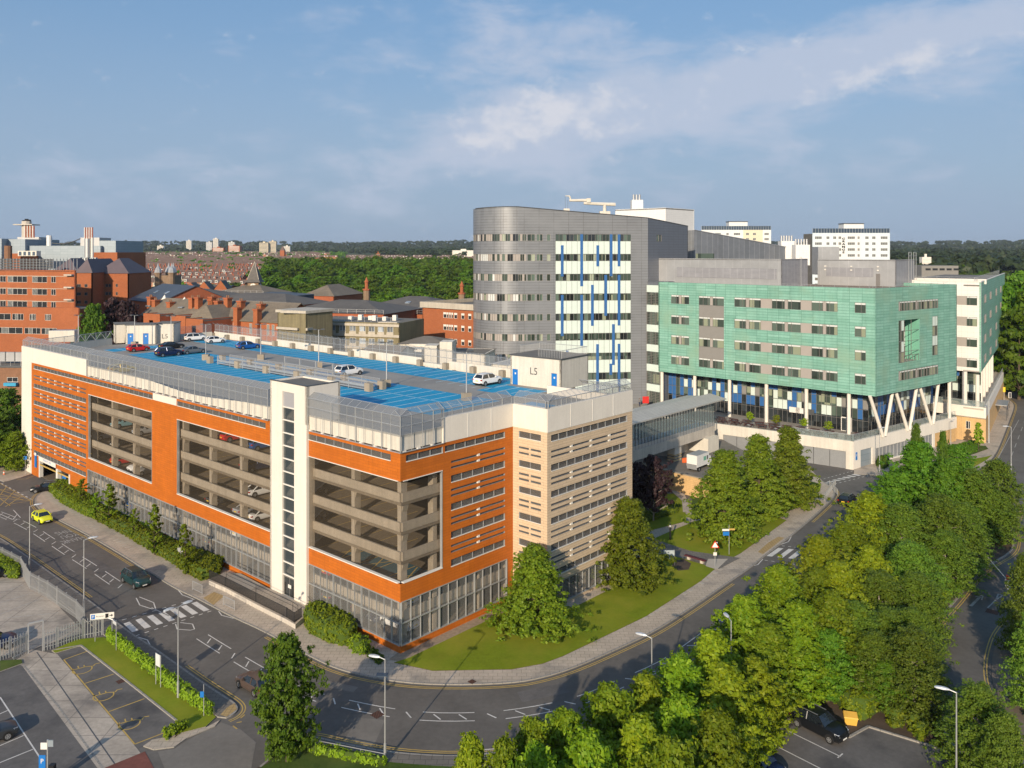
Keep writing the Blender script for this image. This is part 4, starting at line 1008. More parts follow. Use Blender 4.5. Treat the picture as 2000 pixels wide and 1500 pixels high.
p2=atZ(1925.5,170.0);FQ=Fr(p2,FG.U);FQE=Fr(p2,(.56,.83));Q1=7.4
MB().wall(FQ,-30,0,5.2,Q1,[],.4,'white_render').build('podium_band',blk);MB().wall(FQE,0,60,5.2,Q1,[],.4,'white_render',d=.003).build('podium_band',blk)
MB().wall(FQ,-5.6,-.1,0,5.0,[(FQ.u(1886.5),FQ.u(1895),2.6,4.2)],.4,'sandstone').build('stone_wall',blk)
put_win(FQ,FQ.u(1886.5),2.6,FQ.u(1895)-FQ.u(1886.5),1.6,blk,split=(.6,),frame='white_trim',glass='glass_dark')
MB().wall(FQE,.1,66,0,5.0,[],.4,'sandstone').build('stone_wall',blk)
MB().fbox(FQ,-5.7,0.02,-.1,.12,5.0,5.2,'concrete').build('coping',blk)
MB().prism([FQ.xy(-30,-.3),FQE.xy(0,-.3),FQE.xy(66,-.3),FQE.xy(66,-20),FQ.xy(-30,-26)],6.8,7.1,'slab_pale').build('terrace_floor',blk)
curtain(FQ,-22,-2.4,-6.5,7.1,W0,blk,1.4);curtain(FQE,3,60,-4.5,7.1,W0,blk,1.6)
for u in(-12.2,-4.9):MB().tube(FQ.p(u,-4.2,7.1),FQ.p(u,-4.2,W0),.4,'white_render',12).build('column',blk)
for u in(1.0,9,17,25,33,41):MB().tube(FQE.p(u,-1.6,7.1),FQE.p(u,-1.6,W0),.4,'white_render',12).build('column',blk)
mb=MB()
for fr,a,b in((FQ,-22,-.3),(FQE,.3,60)):mb.face([fr.p(a,-.25,Q1),fr.p(b,-.25,Q1),fr.p(b,-.25,Q1+1.2),fr.p(a,-.25,Q1+1.2)],'glass_clear')
mb.build('balustrade',blk)
mb=MB()
for fr,a,b in((FQ,-22,-.3),(FQE,.3,60)):
 n=int((b-a)/2)
 for k in range(n+1):mb.tube(fr.p(a+(b-a)*k/n,-.25,Q1-.05),fr.p(a+(b-a)*k/n,-.25,Q1+1.2),.03,'galv',4)
 mb.tube(fr.p(a,-.25,Q1+1.2),fr.p(b,-.25,Q1+1.2),.03,'galv',4)
mb.build('balustrade_rail',blk)
mb=MB().fbox(FQE,28,36,0,2.4,3.6,3.75,'steel')
for u in(28.3,32,35.7):mb.tube(FQE.p(u,2.2,.12),FQE.p(u,2.2,3.6),.06,'steel_dark',5)
mb.build('entrance_canopy',blk)
MB().tube(FQE.p(.5,.5,0),FQE.p(.5,.5,8.8),.13,'galv',8).build('corner_post',blk)
fq=Fr(atZ(1597,188),FG.U);Lq=fq.u(1750);Zq=38.1
fq2=plant(fq,Lq,12.5,31.8,Zq,'plant',blk,(2,fq.u(1706),34.2,36.2))
mb=MB()
for u_ in(fq.u(1612),fq.u(1663),fq.u(1715)):
 for z in(36.4,35.6):mb.fbox(fq,u_-.2,u_+.2,.06,.2,z,z+.25,'white_trim')
mb.build('wall_lights',blk)
MB().fbox(fq,fq.u(1711),fq.u(1719),.02,.08,32.4,35,'frame_grey').build('plant_door',blk)
mb=MB()
for a in(0,3.4):
 for u in(a+7.5,a+9.2):mb.tube(fq2.p(u,.3,31.8),fq2.p(u,.3,Zq+1.6),.07,'galv',5)
 mb.tube(fq2.p(a+7.5,.3,Zq+1.6),fq2.p(a+9.2,.3,Zq+1.6),.07,'galv',5);mb.tube(fq2.p(a+7.5,.3,Zq+.8),fq2.p(a+9.2,.3,Zq+.8),.05,'galv',5)
mb.build('roof_frame',blk)
# grey tower with rounded end
GZ=5.2
t0_=(1.4,184.0);t1_=(31.2,188.0);FTW=fr2(t0_,t1_);LTW=dist(t0_,t1_)
tow=thing('hospital_tower','tall grey clad hospital tower with rounded end and blue striped windows','hospital tower',(t0_[0],t0_[1],0))
RR=9.3;cen=FTW.xy(0,-RR)
NA_=24
arc=[]
for k in range(NA_+1):
 a=R(180*k/NA_)
 arc.append((cen[0]+FTW.N[0]*RR*math.cos(a)-FTW.U[0]*RR*math.sin(a),cen[1]+FTW.N[1]*RR*math.cos(a)-FTW.U[1]*RR*math.sin(a)))
side_end=FTW.xy(LTW+4.0*0,0);FTS=Fr(t1_,(.67,.74));LTS=17.9
outline=list(reversed(arc))+[t1_,FTS.xy(LTS),FTS.xy(LTS,-26)]
def ztop(p):
 u=(p[0]-t0_[0])*FTW.U[0]+(p[1]-t0_[1])*FTW.U[1]
 return 49.9-max(u,0)*0.078-max(0,-u-4)*.03
rows=[43.0-4.5*k for k in range(8)];RH=1.55
mb=MB();M('clad_curve',(0.245,0.245,0.25),.42,.25)if False else None
for k in range(9):
 pass
edges=[0.0]
for z in rows[::-1]:edges+=[z-RH/2,z+RH/2]
edges.append(99)
for seg in range(NA_):
 a,b=arc[seg+1],arc[seg]
 for k in range(0,len(edges),2):
  z0,z1=edges[k],edges[k+1]
  if z1==99:mb.face([(*a,z0),(*b,z0),(*b,ztop(b)),(*a,ztop(a))],'grey_clad')
  else:mb.face([(*a,z0),(*b,z0),(*b,z1),(*a,z1)],'grey_clad')
  if z1!=99 and seg>=15:mb.face([(*a,z1),(*b,z1),(*b,edges[k+2]),(*a,edges[k+2])],'grey_clad')
cc_=mb.build('curved_cladding',tow);cc_.data.polygons.foreach_set('use_smooth',[True]*len(cc_.data.polygons))
import bmesh
bm_=bmesh.new();bm_.from_mesh(cc_.data);bmesh.ops.remove_doubles(bm_,verts=bm_.verts,dist=.001);bm_.to_mesh(cc_.data);bm_.free()
for j,z in enumerate(rows):
 mb=MB();k=0;z0,z1=z-RH/2,z+RH/2
 for seg in range(15):
  a,b=arc[seg+1],arc[seg];f=fr2(a,b);L=dist(a,b);mb.fbox(f,0,L,-.3,-.12,z0,z1,('glass_tower','glass_tower','taupe','glass_dark','glass_office','taupe')[rnd.randrange(6)]if rnd.random()<.8 else 'blind_white')
  if rnd.random()<.4:mb.fbox(f,L*.5,L,-.115,-.08,z0+.03,z1-.03,'taupe')
  for u in(0,.5):mb.fbox(f,L*u-.03,L*u+.03,-.13,-.02,z0,z1,'frame_grey')
 mb.build('window_band',tow)
c0,c1=FTW.u(1085),FTW.u(1232)
wn=[(FTW.u(1030),FTW.u(1045)),(FTW.u(1048),FTW.u(1060)),(FTW.u(1068),FTW.u(1075))]
HT=[(c0,c1,GZ,rows[0]+RH/2)]
for z in rows:
 for a,b in wn:HT.append((a,b,z-RH/2,z+RH/2))
 HT.append((0.0,FTW.u(1028),z-RH/2,z+RH/2))
mb=MB();mb.wall(FTW,0,LTW,0,45.5,HT,.3,'grey_clad',reveal='frame_grey')
mb.face([FTW.p(0,0,45.5),FTW.p(LTW,0,45.5),FTW.p(LTW,0,ztop(t1_)),FTW.p(0,0,ztop(t0_))],'grey_clad');mb.build('front_cladding',tow)
for j,z in enumerate(rows):
 a,b=0.0,FTW.u(1028);put_win(FTW,a,z-RH/2,b-a,RH,tow,glass='glass_tower',frame='taupe',split=(.25,.5,.75),panels=(((.25,.5,'taupe'),),((0,.25,'taupe'),(.75,1,'taupe')),((.5,.75,'taupe'),))[j%3])
 for q,(a,b)in enumerate(wn):put_win(FTW,a,z-RH/2,b-a,RH,tow,glass='glass_tower',frame='taupe',split=(.5,)if q<2 else())
 nb=7;w=(c1-c0)/nb
 gb=MB()
 for k in range(nb*3):
  a_=c0+w*k/3;gb.fbox(FTW,a_,a_+w/3,-.2,-.12,z-RH/2,z+RH/2,('glass_tower','glass_tower','glass_office','glass_dark')[rnd.randrange(4)]);gb.fbox(FTW,a_-.03,a_+.03,-.12,-.01,z-RH/2,z+RH/2,'frame_grey')
 for q in(-1,1):gb.fbox(FTW,c0,c1,-.12,0,z+q*RH/2-.04,z+q*RH/2+.04,'frame_grey')
 gb.build('ribbon_window',tow)
 zb=rows[j+1]+RH/2 if j<7 else GZ
 n2=14;w2=(c1-c0)/n2;mb=MB()
 for k in range(n2):mb.fbox(FTW,c0+w2*k+.025,c0+w2*(k+1)-.025,-.12,-.02,zb+.02,z-RH/2-.02,'pale_panel')
 for k in range(n2+1):mb.fbox(FTW,c0+w2*k-.025,c0+w2*k+.025,-.14,.01,zb,z-RH/2,'frame_grey')
 mb.build('spandrel_panels',tow)
bw=.31
for px,ra,rb_ in((1098,0.5,2),(1136,-.5,2.5),(1167.5,.5,1.5),(1193.5,-.5,2),(1209,-.5,1.5),(1183,2,4),(1209,2,4.5),(1157,2.5,4.5),(1098,3,5),(1136,3,5.5),(1198,4.5,6.5),(1167,5.5,8),(1209,5.5,8),(1108,5.8,6.5),(1193,6.5,7)):
 u=FTW.u(px);zt=rows[0]+RH/2-4.5*(ra+.5)+(0.0 if ra<0 else 4.5-RH-1.5+.55);zb=rows[0]-RH/2-4.5*rb_+1.0
 MB().fbox(FTW,u-bw,u+bw,-.13,.05,max(zb,GZ),min(zt,rows[0]+RH/2),'blue_panel').build('blue_fin',tow)
mb=MB();mb.wall(FTS,0,LTS,0,44,[(FTS.u(1282),FTS.u(1292),42.2,43.8)],.3,'grey_side')
mb.face([FTS.p(0,0,44),FTS.p(LTS,0,44),FTS.p(LTS,0,46.1),FTS.p(0,0,ztop(t1_))],'grey_side');mb.build('side_cladding',tow)
put_win(FTS,FTS.u(1282),42.2,FTS.u(1292)-FTS.u(1282),1.6,tow,split=(.5,))
op=[(x,y,ztop((x,y))-.35)for x,y in outline[:-2]]+[(*FTS.xy(LTS),45.8),(*FTS.xy(LTS,-26),46.5)]
MB().face(op,'flat_roof').build('roof',tow)
mb=MB().wall(Fr(FTS.xy(LTS),(-FTS.N[0],-FTS.N[1])),0,26,0,46,[],.3,'grey_side');mb.build('side_cladding',tow)
MB().wall(fr2(FTS.xy(LTS,-26),arc[-1]),0,dist(FTS.xy(LTS,-26),arc[-1]),0,46.3,[],.3,'grey_side').build('rear_cladding',tow)
mb=MB()
for a,b in list(zip(arc,arc[1:]))[:10]:mb.tube((*a,ztop(a)+.02),(*b,ztop(b)+.02),.12,'steel_dark',5)
mb.tube((*t0_,ztop(t0_)+.02),(*t1_,ztop(t1_)+.02),.12,'steel_dark',5);mb.tube((*t1_,ztop(t1_)+.02),FTS.p(LTS,0,46.1),.12,'steel_dark',5)
mb.build('roof_edge',tow)
cr=thing('roof_crane','cream jointed maintenance crane on the grey tower roof','crane',(*atZ(1181,191),47.5))
x,y=atZ(1181,191);zz=zat(418,191)
MB().box(x-1.2,x+1.2,y-1,y+1,46.5,zz+.6,'white_dirty').build('crane_base',cr)
MB().tube((x,y,zz),(x,y,zat(400,191)),.45,'white_dirty',8,.35).build('mast',cr)
def xz(px,py):return(atZ(px,191)[0],191.0,zat(py,191))
mb=MB().tube(xz(1202,399.5),xz(1140,397),.42,'white_dirty',6,.32);mb.build('boom',cr)
MB().tube(xz(1153,391),xz(1112,391.5),.38,'white_dirty',6,.28).build('boom',cr)
MB().box(*[v for v in(xz(1149,0)[0]-.4,xz(1149,0)[0]+.5)],190.4,191.6,zat(396,191),zat(387.5,191),'white_dirty').build('boom_joint',cr)
mb=MB().tube(xz(1115,391),xz(1112.5,383),.2,'white_dirty',6);mb.tube(xz(1112.5,383),xz(1104,382.5),.18,'white_dirty',6,.08);mb.build('jib',cr)
mb=MB().tube(xz(1109,390),xz(1109,412),.04,'steel_dark',4);mb.tube(xz(1104,384),xz(1104,412),.04,'steel_dark',4);mb.build('cable',cr)
MB().box(x-1.0-8.6,x-8.6+.4,190.4,191.6,47.5,zat(407.5,191),'white_dirty').build('cradle',cr)
wp=thing('plant_tower','plain white plant tower rising behind the grey tower','building',(*atZ(1300,214),0))
a,b,c=atZ(1202,222),atZ(1300,212),atZ(1356,222)
f=fr2(a,b);f2_=fr2(b,c)
MB().wall(f,0,dist(a,b),0,51.2,[],.3,'white_metal').build('white_cladding',wp);MB().wall(f2_,0,dist(b,c),0,51.2,[],.3,'white_metal').build('white_cladding',wp)
MB().prism([a,b,c,(c[0]-13,c[1]+12)],50.8,51.1,'flat_roof').build('roof',wp)
MB().wall(Fr(c,(-.8,.6)),0,16,0,51.2,[],.3,'white_metal').build('white_cladding',wp)
x,y=atZ(1243.5,222);mb=MB().box(x-1.5,x+1.5,y-1.5,y+1.5,51,zat(391,222),'white_metal');mb.build('chimney',wp)
mb=MB()
for k in(-.8,0,.8):mb.tube((x+k,y,zat(391,222)),(x+k,y,zat(380,222)),.3,'steel',8)
mb.build('flue',wp)
wg=thing('research_wing','long glazed wing with a sloping roofline right of the white plant tower','building',(*atZ(1356,216),0))
a,b=atZ(1356,217),atZ(1553,236);f=fr2(a,b);L=dist(a,b)
mb=MB();M('wing_screen',(0.20,0.215,0.235),.35,.3,var=.12,vs=.08,grid=(1.95,30,.07,(.36,.37,.38),(.23,.245,.27),0.0))
mb.hexa([f.p(0,-12,0),f.p(0,0,0),f.p(L,0,0),f.p(L,-12,0)],[f.p(0,-12,45.5),f.p(0,0,45.5),f.p(L,0,40.6),f.p(L,-12,40.6)],'wing_screen','flat_roof');mb.build('screen_wall',wg)
MB().fbox(f,.5,7,0,.06,37.5,39.3,'glass_office').build('window',wg)
MB().tube(f.p(0,.05,45.55),f.p(L,.05,40.65),.12,'steel',5).build('roof_edge',wg)
def roof_unit(name,lab,px0,px1,Z,ytop,zb,nfl,matn='white_metal',parent=None):
 x0,y0=atZ(px0,Z);x1,_=atZ(px1,Z);zt=zat(ytop,Z)
 t=thing(name,lab,'roof plant',((x0+x1)/2,Z,zb))if parent is None else parent
 MB().box(x0,x1,Z,Z+(x1-x0)*.8,zb,zt,matn).build('casing',t)
 for k in range(nfl):
  xx=x0+(x1-x0)*(k+.6)/(nfl+.2);MB().tube((xx,Z+1.2,zt),(xx,Z+1.2,zt+1.6),.28,'steel',8).build('flue',t)
roof_unit('roof_plant','white roof plant box with a cluster of short flues above the sloping wing',1526,1552,234,471,36,5)
roof_unit('roof_plant','white roof plant box with tall pale flues beside the sloping wing',1554,1582,228,478,36,5)
roof_unit('roof_plant','low grey roof plant box in front of the white tower block',1598,1639,205,482,34,0,'plant_screen')
x0,y0=atZ(1512,215);x1,_=atZ(1640,215)
sl=thing('stair_link','narrow glazed stair link with white bands between grey tower and green block','building',(*FTS.xy(2),0))
a=atZ(1263,187.5);b=atZ(1288,184.8);f=fr2(a,b);L=dist(a,b)
for k in range(6):
 z=30.6-4.5*k
 MB().fbox(f,0,L,-.3,0,z,z+1.6,'pale_panel').build('white_band',sl)
 mb=MB().fbox(f,0,L,-.4,-.25,z-2.9,z,'glass_office')
 for q in range(8):mb.fbox(f,0,L,-.24,-.1,z-2.8+.36*q,z-2.72+.36*q,'frame_grey')
 for q in range(4):mb.fbox(f,L*q/3-.04,L*q/3+.04,-.24,-.05,z-2.9,z,'frame_grey')
 mb.build('window',sl)
MB().fbox(f,0,L,-6,-.41,0,33,'grey_side').build('stair_core',sl)
# glazed link bridge
br=thing('link_bridge','glass sided footbridge linking the car park to the green hospital block','footbridge',(20.5,137,2.2))
FBr=Fr((20.5-.68*14,137-.73*14),(.68,.73));LBr=14+26.5
zg0,zg1=7.3,11.2
MB().fbox(FBr,0,LBr,-4.2,0.1,4.9,6.6,'concrete_light').build('bridge_beam',br)
MB().fbox(FBr,0,LBr,-.1,.0,6.6,zg0,'steel').build('sill_panel',br)
for d_ in(-.05,-4.1):MB().face([FBr.p(0,d_,zg0),FBr.p(LBr,d_,zg0),FBr.p(LBr,d_,zg1),FBr.p(0,d_,zg1)],'glass_clear').build('side_glazing',br)
mb=MB()
k=0
while k*.95<LBr:
 for d_ in(-.05,-4.1):mb.fbox(FBr,k*.95-.035,k*.95+.035,d_-.06,d_+.06,6.6,zg1,'steel_dark')
 k+=1
for d_ in(-.05,-4.1):mb.fbox(FBr,0,LBr,d_-.07,d_+.07,zg1-.08,zg1+.06,'steel_dark')
mb.build('glazing_bars',br)
mb=MB().hexa([FBr.p(-1,1.0,zg1+.15),FBr.p(-1,-2.6,zg1+.75),FBr.p(LBr+3,-2.6,zg1+.75),FBr.p(LBr+3,1.0,zg1+.15)],[FBr.p(-1,1.0,zg1+.32),FBr.p(-1,-2.6,zg1+.92),FBr.p(LBr+3,-2.6,zg1+.92),FBr.p(LBr+3,1.0,zg1+.32)],'bridge_roof');mb.build('roof',br)
mb=MB().hexa([FBr.p(-1,-2.65,zg1+.55),FBr.p(-1,-6.6,zg1+.1),FBr.p(LBr+1,-6.6,zg1+.1),FBr.p(LBr+1,-2.65,zg1+.55)],[FBr.p(-1,-2.65,zg1+.72),FBr.p(-1,-6.6,zg1+.27),FBr.p(LBr+1,-6.6,zg1+.27),FBr.p(LBr+1,-2.65,zg1+.72)],'bridge_roof');mb.build('roof',br)
MB().fbox(FBr,14+13,14+15.2,-1.8,-.3,YZ,4.9,'white_dirty').build('pier',br)
mb=MB()
for k in range(5):mb.fbox(FBr,14+12.96,14+15.24,-1.84,-.26,YZ+.1+.25*k,YZ+.22+.25*k,'yellow_paint' if k%2==0 else 'black')
mb.build('hazard_bands',br)
MB().fbox(FBr,0,14.6,-4,-.4,0,4.9,'white_dirty').build('abutment',br);MB().fbox(FBr,36.5,LBr,-5,1.0,YZ,4.9,'white_dirty').build('abutment',br)
MB().fbox(FBr,0,LBr,-3.9,-.2,6.5,6.7,'blue_panel').build('walkway',br)
mb=MB().prism([(12,158),(30,150),(40,166),(44,176),(36,200),(-6,200),(-4,176)],0,5.0,'concrete_light','terrace_paving');struct('plaza',mb)
def flats(px0,px1,Z,ytop,name_txt,lab,cols,phx):
 x0,x1=atZ(px0,Z)[0],atZ(px1,Z)[0];zt=zat(ytop,Z);Wd=x1-x0
 t=thing('tower_block',lab,'flats',((x0+x1)/2,Z,0));fr=Fr((x0,Z),(1,0.0))
 segs=cols;u=0;holes=[];wins=[]
 for(share,matn,wl_)in segs:
  w=Wd*share
  hs=[]
  for fl_ in range(14):
   z=zt-1.6-2.75*fl_
   for(a,ww)in wl_:hs.append((u+w*a,u+w*a+ww,z-1.25,z))
  MB().wall(fr,u,u+w,0,zt,[h for h in hs if h[3]>22],.4,matn).build('facade_panel',t)
  for h in hs:
   if h[3]>30:put_win(fr,h[0],h[2],h[1]-h[0],1.25,t,glass='win_mid',frame='white_trim',split=(.5,)if h[1]-h[0]<2.2 else(.25,.5,.75),depth=.1)
  u+=w
 MB().fbox(fr,.4,Wd-.4,-13,-.4,0,zt-.3,'flat_roof').build('core',t)
 mb=MB().fbox(fr,.1,Wd-.1,-.25,-.1,zt,zt+2.1,'plant_blue');
 n=int(Wd/1.3)
 for k in range(n+1):mb.fbox(fr,.1+(Wd-.2)*k/n-.08,.1+(Wd-.2)*k/n+.08,-.1,-.02,zt,zt+2.1,'steel')
 mb.build('roof_screen',t)
 a,b,yt=phx;f2=Fr((atZ(a,Z+3)[0],Z+3),(1,0));Lh=atZ(b,Z+3)[0]-atZ(a,Z+3)[0]
 MB().fbox(f2,0,Lh,-6,0,zt-.5,zat(yt,Z+3),'render_white').build('lift_house',t);MB().fbox(f2,-.2,Lh+.2,-6.2,.2,zat(yt,Z+3),zat(yt,Z+3)+.4,'steel_dark').build('lift_house_roof',t)
 if name_txt:
  u_=atZ(1647.5,Z)[0]-x0
  mb=MB();zz=zt-2.1
  for ch in name_txt:
   for o_ in(-.14,0,.14):put_text(mb,ch,lambda x,y:fr.p(u_+x+o_,.03+abs(o_)*.1,zz-1+y+o_*.3),'black',1.9,1.35)
   zz-=1.28
  mb.build('name_lettering',t)
M('plant_blue',(0.05,0.08,0.12),.5,.2,var=.05);M('render_blue',(0.62,0.70,0.74),.8,var=.03);M('render_yellow',(0.70,0.63,0.47),.8,var=.03)
flats(1587,1738,382,455,'GRANGE','white tower block lettered GRANGE down its front',[(.31,'render_blue',[(.1,3.2),(.58,1.4),(.86,1.4)]),(.32,'render_white',[(.08,1.3),(.45,3.4),(.85,1.0)]),(.37,'render_blue',[(.14,1.6),(.38,1.6),(.68,3.2)])],(1648,1687,437.5))
flats(1370,1506,440,449,'','cream and yellow tower block half hidden behind the sloping wing',[(.33,'render_white',[(.2,2.6),(.6,3.0)]),(.27,'render_white',[(.1,1.3),(.5,3.4)]),(.28,'render_yellow',[(.14,1.6),(.5,1.6)]),(.12,'render_white',[(.2,2.4)])],(1424,1460,433.5))
# buildings behind the car park, left to centre
def hip(mb,x0,x1,y0,y1,z0,z1,mat,fr=None,inset_=None):
 """hipped roof on a rectangle (frame coordinates u,d) """
 w=min(x1-x0,y1-y0)/2 if inset_ is None else inset_
 if(x1-x0)>=(y1-y0):r0,r1=(x0+w,(y0+y1)/2),(x1-w,(y0+y1)/2)
 else:r0,r1=((x0+x1)/2,y0+w),((x0+x1)/2,y1-w)
 p=(lambda a,b,z:fr.p(a,b,z))if fr else(lambda a,b,z:(a,b,z))
 c=[(x0,y0),(x1,y0),(x1,y1),(x0,y1)]
 if(x1-x0)>=(y1-y0):
  F_=[[c[0],c[1],r1,r0],[c[1],c[2],r1],[c[2],c[3],r0,r1],[c[3],c[0],r0]]
 else:F_=[[c[0],c[1],r0],[c[1],c[2],r1,r0],[c[2],c[3],r1],[c[3],c[0],r0,r1]]
 for f in F_:mb.face([p(a,b,z1 if(a,b)in(r0,r1)else z0)for a,b in f],mat)
def gable(mb,fr,u0,u1,d0,d1,z0,z1,mat,wallmat,over=.4):
 """ridge along u; d1 = front"""
 m=(d0+d1)/2
 s=(z1-z0)/(abs(d1-d0)/2)
 for a,b in((d1+over,m),(m,d0-over)):
  za=z0-over*s if a!=m else z1;zb=z1 if b==m else z0-over*s
  mb.hexa([fr.p(u0-over,a,za),fr.p(u1+over,a,za),fr.p(u1+over,b,zb),fr.p(u0-over,b,zb)],[fr.p(u0-over,a,za+.18),fr.p(u1+over,a,za+.18),fr.p(u1+over,b,zb+.18),fr.p(u0-over,b,zb+.18)],mat)
 if wallmat:
  for u in(u0,u1):mb.face([fr.p(u,d0,z0),fr.p(u,d1,z0),fr.p(u,m,z1)],wallmat)
def boxwalls(fr,L,Wd,z0,z1,holes,mat,parent,name='wall'):
 MB().wall(fr,0,L,z0,z1,holes,.3,mat).build(name,parent)
 f=Fr(fr.xy(L),(-fr.N[0],-fr.N[1]));MB().wall(f,0,Wd,z0,z1,[],.3,mat).build(name,parent)
 g=Fr(f.xy(Wd),(-fr.U[0],-fr.U[1]));MB().wall(g,0,L,z0,z1,[],.3,mat).build(name,parent)
 h=Fr(g.xy(L),fr.N);MB().wall(h,0,Wd,z0,z1,[],.3,mat).build(name,parent)
 return f,g,h
ZB=232.0
b0,b1=atZ(-60,ZB+5),atZ(147,ZB-6);fb_=fr2(b0,b1);Lb_=dist(b0,b1)
bk=thing('brick_block','long orange brick hospital block with ribbon windows at the left edge','hospital',(*b1,0))
rows_b=[(zat(y,ZB))for y in(546,570,594.5,619,643)]
hb=[]
for i,z in enumerate(rows_b):
 for a,b in((-50,-8),(0,11.5),(15,53),(63,92),(100,109))if i<4 else((-50,0),(4,44),(47,79),(81,111)):hb.append((fb_.u(a),fb_.u(b),z-.75,z+.95))
ztb=zat(527,ZB)
MB().wall(fb_,0,Lb_,0,ztb,hb,.3,'brick_orange').build('brick_wall',bk)
for a,b,c,d_ in hb:put_win(fb_,a,c,b-a,d_-c,bk,glass='win_dark',frame='white_trim',split=tuple((k+1)/max(2,round((b-a)/1.8))for k in range(max(2,round((b-a)/1.8))-1)),panels=((.0,.3,'win_mid'),)if b-a>4 else())
f2=Fr(b1,(-.62,.78));MB().wall(f2,0,16,0,ztb,[],.3,'brick_red').build('brick_wall',bk)
MB().prism([b0,b1,f2.xy(16),(b0[0],b0[1]+16)],ztb-.4,ztb-.2,'flat_roof').build('roof',bk)
mb=MB()
for i,z in enumerate(rows_b):mb.fbox(fb_,0,Lb_,.01,.07,z+1.0,z+1.12,'pale_band')
mb.build('string_course',bk)
mb=MB()
for i in range(5):mb.fbox(fb_,fb_.u(131),fb_.u(146),0,1.2,zat(536+23.5*i,ZB)-.15,zat(536+23.5*i,ZB)+.2,'concrete_light')
mb.build('drain_hopper',bk)
mb=MB();z=ztb
fs=fb_.shift(0,-3)
for k in range(4):mb.fbox(fs,1,fs.u(104),-.2,0,ztb+.3+.75*k,ztb+.8+.75*k,'steel_dark')
for k in range(30):mb.fbox(fs,1+k*1.2,1.15+k*1.2,-.1,.1,ztb,ztb+3.2,'steel')
mb.build('roof_screen',bk)
lo0,lo1=atZ(-60,ZB-3),atZ(155,ZB-9);fl_=fr2(lo0,lo1);zl=zat(601,ZB-8)
b2=thing('brick_block','lower orange brick storeys stepping forward in front of the long brick block','hospital',(*lo1,0))
hl=[]
for z in[zat(y,ZB-7)for y in(620,647)]:
 for a,b in((-30,21),(24,46),(58,70),(88,100))if z>zat(630,ZB)else((-10,44),(48,79),(81,111)):hl.append((fl_.u(a),fl_.u(b),z-.8,z+.9))
MB().wall(fl_,0,dist(lo0,lo1),0,zl,hl,.3,'brick_orange').build('brick_wall',b2)
for a,b,c,d_ in hl:put_win(fl_,a,c,b-a,d_-c,b2,glass='win_dark',frame='white_trim',split=(.25,.5,.75),panels=((.25,.5,'win_mid'),))
MB().fbox(fl_,0,dist(lo0,lo1),-9,-.3,zl-.4,zl-.2,'flat_roof').build('roof',b2);MB().wall(Fr(lo1,(-.62,.78)),0,9,0,zl,[],.3,'brick_red').build('brick_wall',b2)
lw=thing('brick_wing','low brown brick wing with a blue entrance banner at the left edge','hospital',(*atZ(20,178),0))
f=Fr(atZ(-50,180),(1,-.06));Lw=f.u(44)
zt_=zat(718,178)
hw=[(f.u(14),f.u(35),zat(748,178),zat(739,178))]
MB().wall(f,0,Lw,0,zt_,hw,.3,'brick_brown').build('brick_wall',lw);put_win(f,f.u(14),zat(748,178),f.u(35)-f.u(14),zat(739,178)-zat(748,178),lw,glass='win_dark',frame='white_trim',split=(.5,))
mb=MB().fbox(f,f.u(12),f.u(36),.05,.9,zat(755,178),zat(749,178),M('banner_blue',(0.04,0.32,0.52),.6,var=.03));mb.build('banner',lw)
MB().fbox(f,0,Lw,-14,-.3,zt_-.3,zt_,'flat_roof').build('roof',lw)
mb=MB().fbox(f.shift(0,-4),2,Lw-.5,-1,0,zt_+.6,zt_+2.6,'plant_screen')
for k in range(8):mb.fbox(f.shift(0,-4),2+k*2.2,2.15+k*2.2,0,.1,zt_,zt_+2.8,'steel_dark')
mb.build('duct',lw);MB().fbox(f.shift(0,-10),4,Lw-3,-3,0,zt_+1.2,zt_+3.2,'flat_roof').build('duct',lw)
MB().fbox(f,0,Lw,.01,.2,zt_-.2,zt_+.15,'steel_dark').build('roof_edge',lw)
mb=MB()
for k in range(9):mb.tube(f.p(1+k*2.3,-.5,zt_),f.p(1+k*2.3,-.5,zt_+1.1),.03,'galv',4)
mb.tube(f.p(1,-.5,zt_+1.1),f.p(Lw-.5,-.5,zt_+1.1),.03,'galv',4);mb.build('roof_railing',lw)
def hip_tower(px0,px1,Z,yeave,yapex,lab,cols,ys,apex=None,dep=16,matw='brick_orange'):
 x0,x1=atZ(px0,Z)[0],atZ(px1,Z)[0];z0,z1=zat(yeave,Z),zat(yapex,Z+dep/2)
 t=thing('brick_tower',lab,'hospital',((x0+x1)/2,Z,0));fr=Fr((x0,Z),(1,0))
 hs=[]
 for y in ys:
  for a,b in cols:hs.append((fr.u(a),fr.u(b),zat(y+6,Z),zat(y,Z)))
 boxwalls(fr,x1-x0,dep,0,z0,hs,matw,t,'brick_wall')
 for a,b,c,d_ in hs:put_win(fr,a,c,b-a,d_-c,t,glass='win_dark',frame='taupe_dark',split=(.5,))
 mb=MB();hip(mb,x0-.3,x1+.3,Z-.3,Z+dep,z0,z1,'slate_purple',inset_=min(x1-x0,dep)/2-.2);mb.build('hip_roof',t)
 return t
hip_tower(148,180,262,533,505,'brick hospital wing with a long purple roof behind the brick block',[(150,158),(165,171)],[555,571,587],dep=20)
hip_tower(186,251,270,534,504,'square brick tower with a steep purple pyramid roof',[(193,198),(206,211),(212,217),(226,230)],[554.5,570.5,586.5],dep=17)
hip_tower(104,150,275,530,504,'brick wing with a purple hipped roof just behind the roof screen',[],[],dep=14)
hip_tower(175,192,276,530,519,'narrow brick link with a low purple roof between the two roofed towers',[],[],dep=12)
hl_=thing('industrial_hall','pale grey clad boiler hall with bundled flues on the left skyline','boiler house',(*atZ(110,330),0))
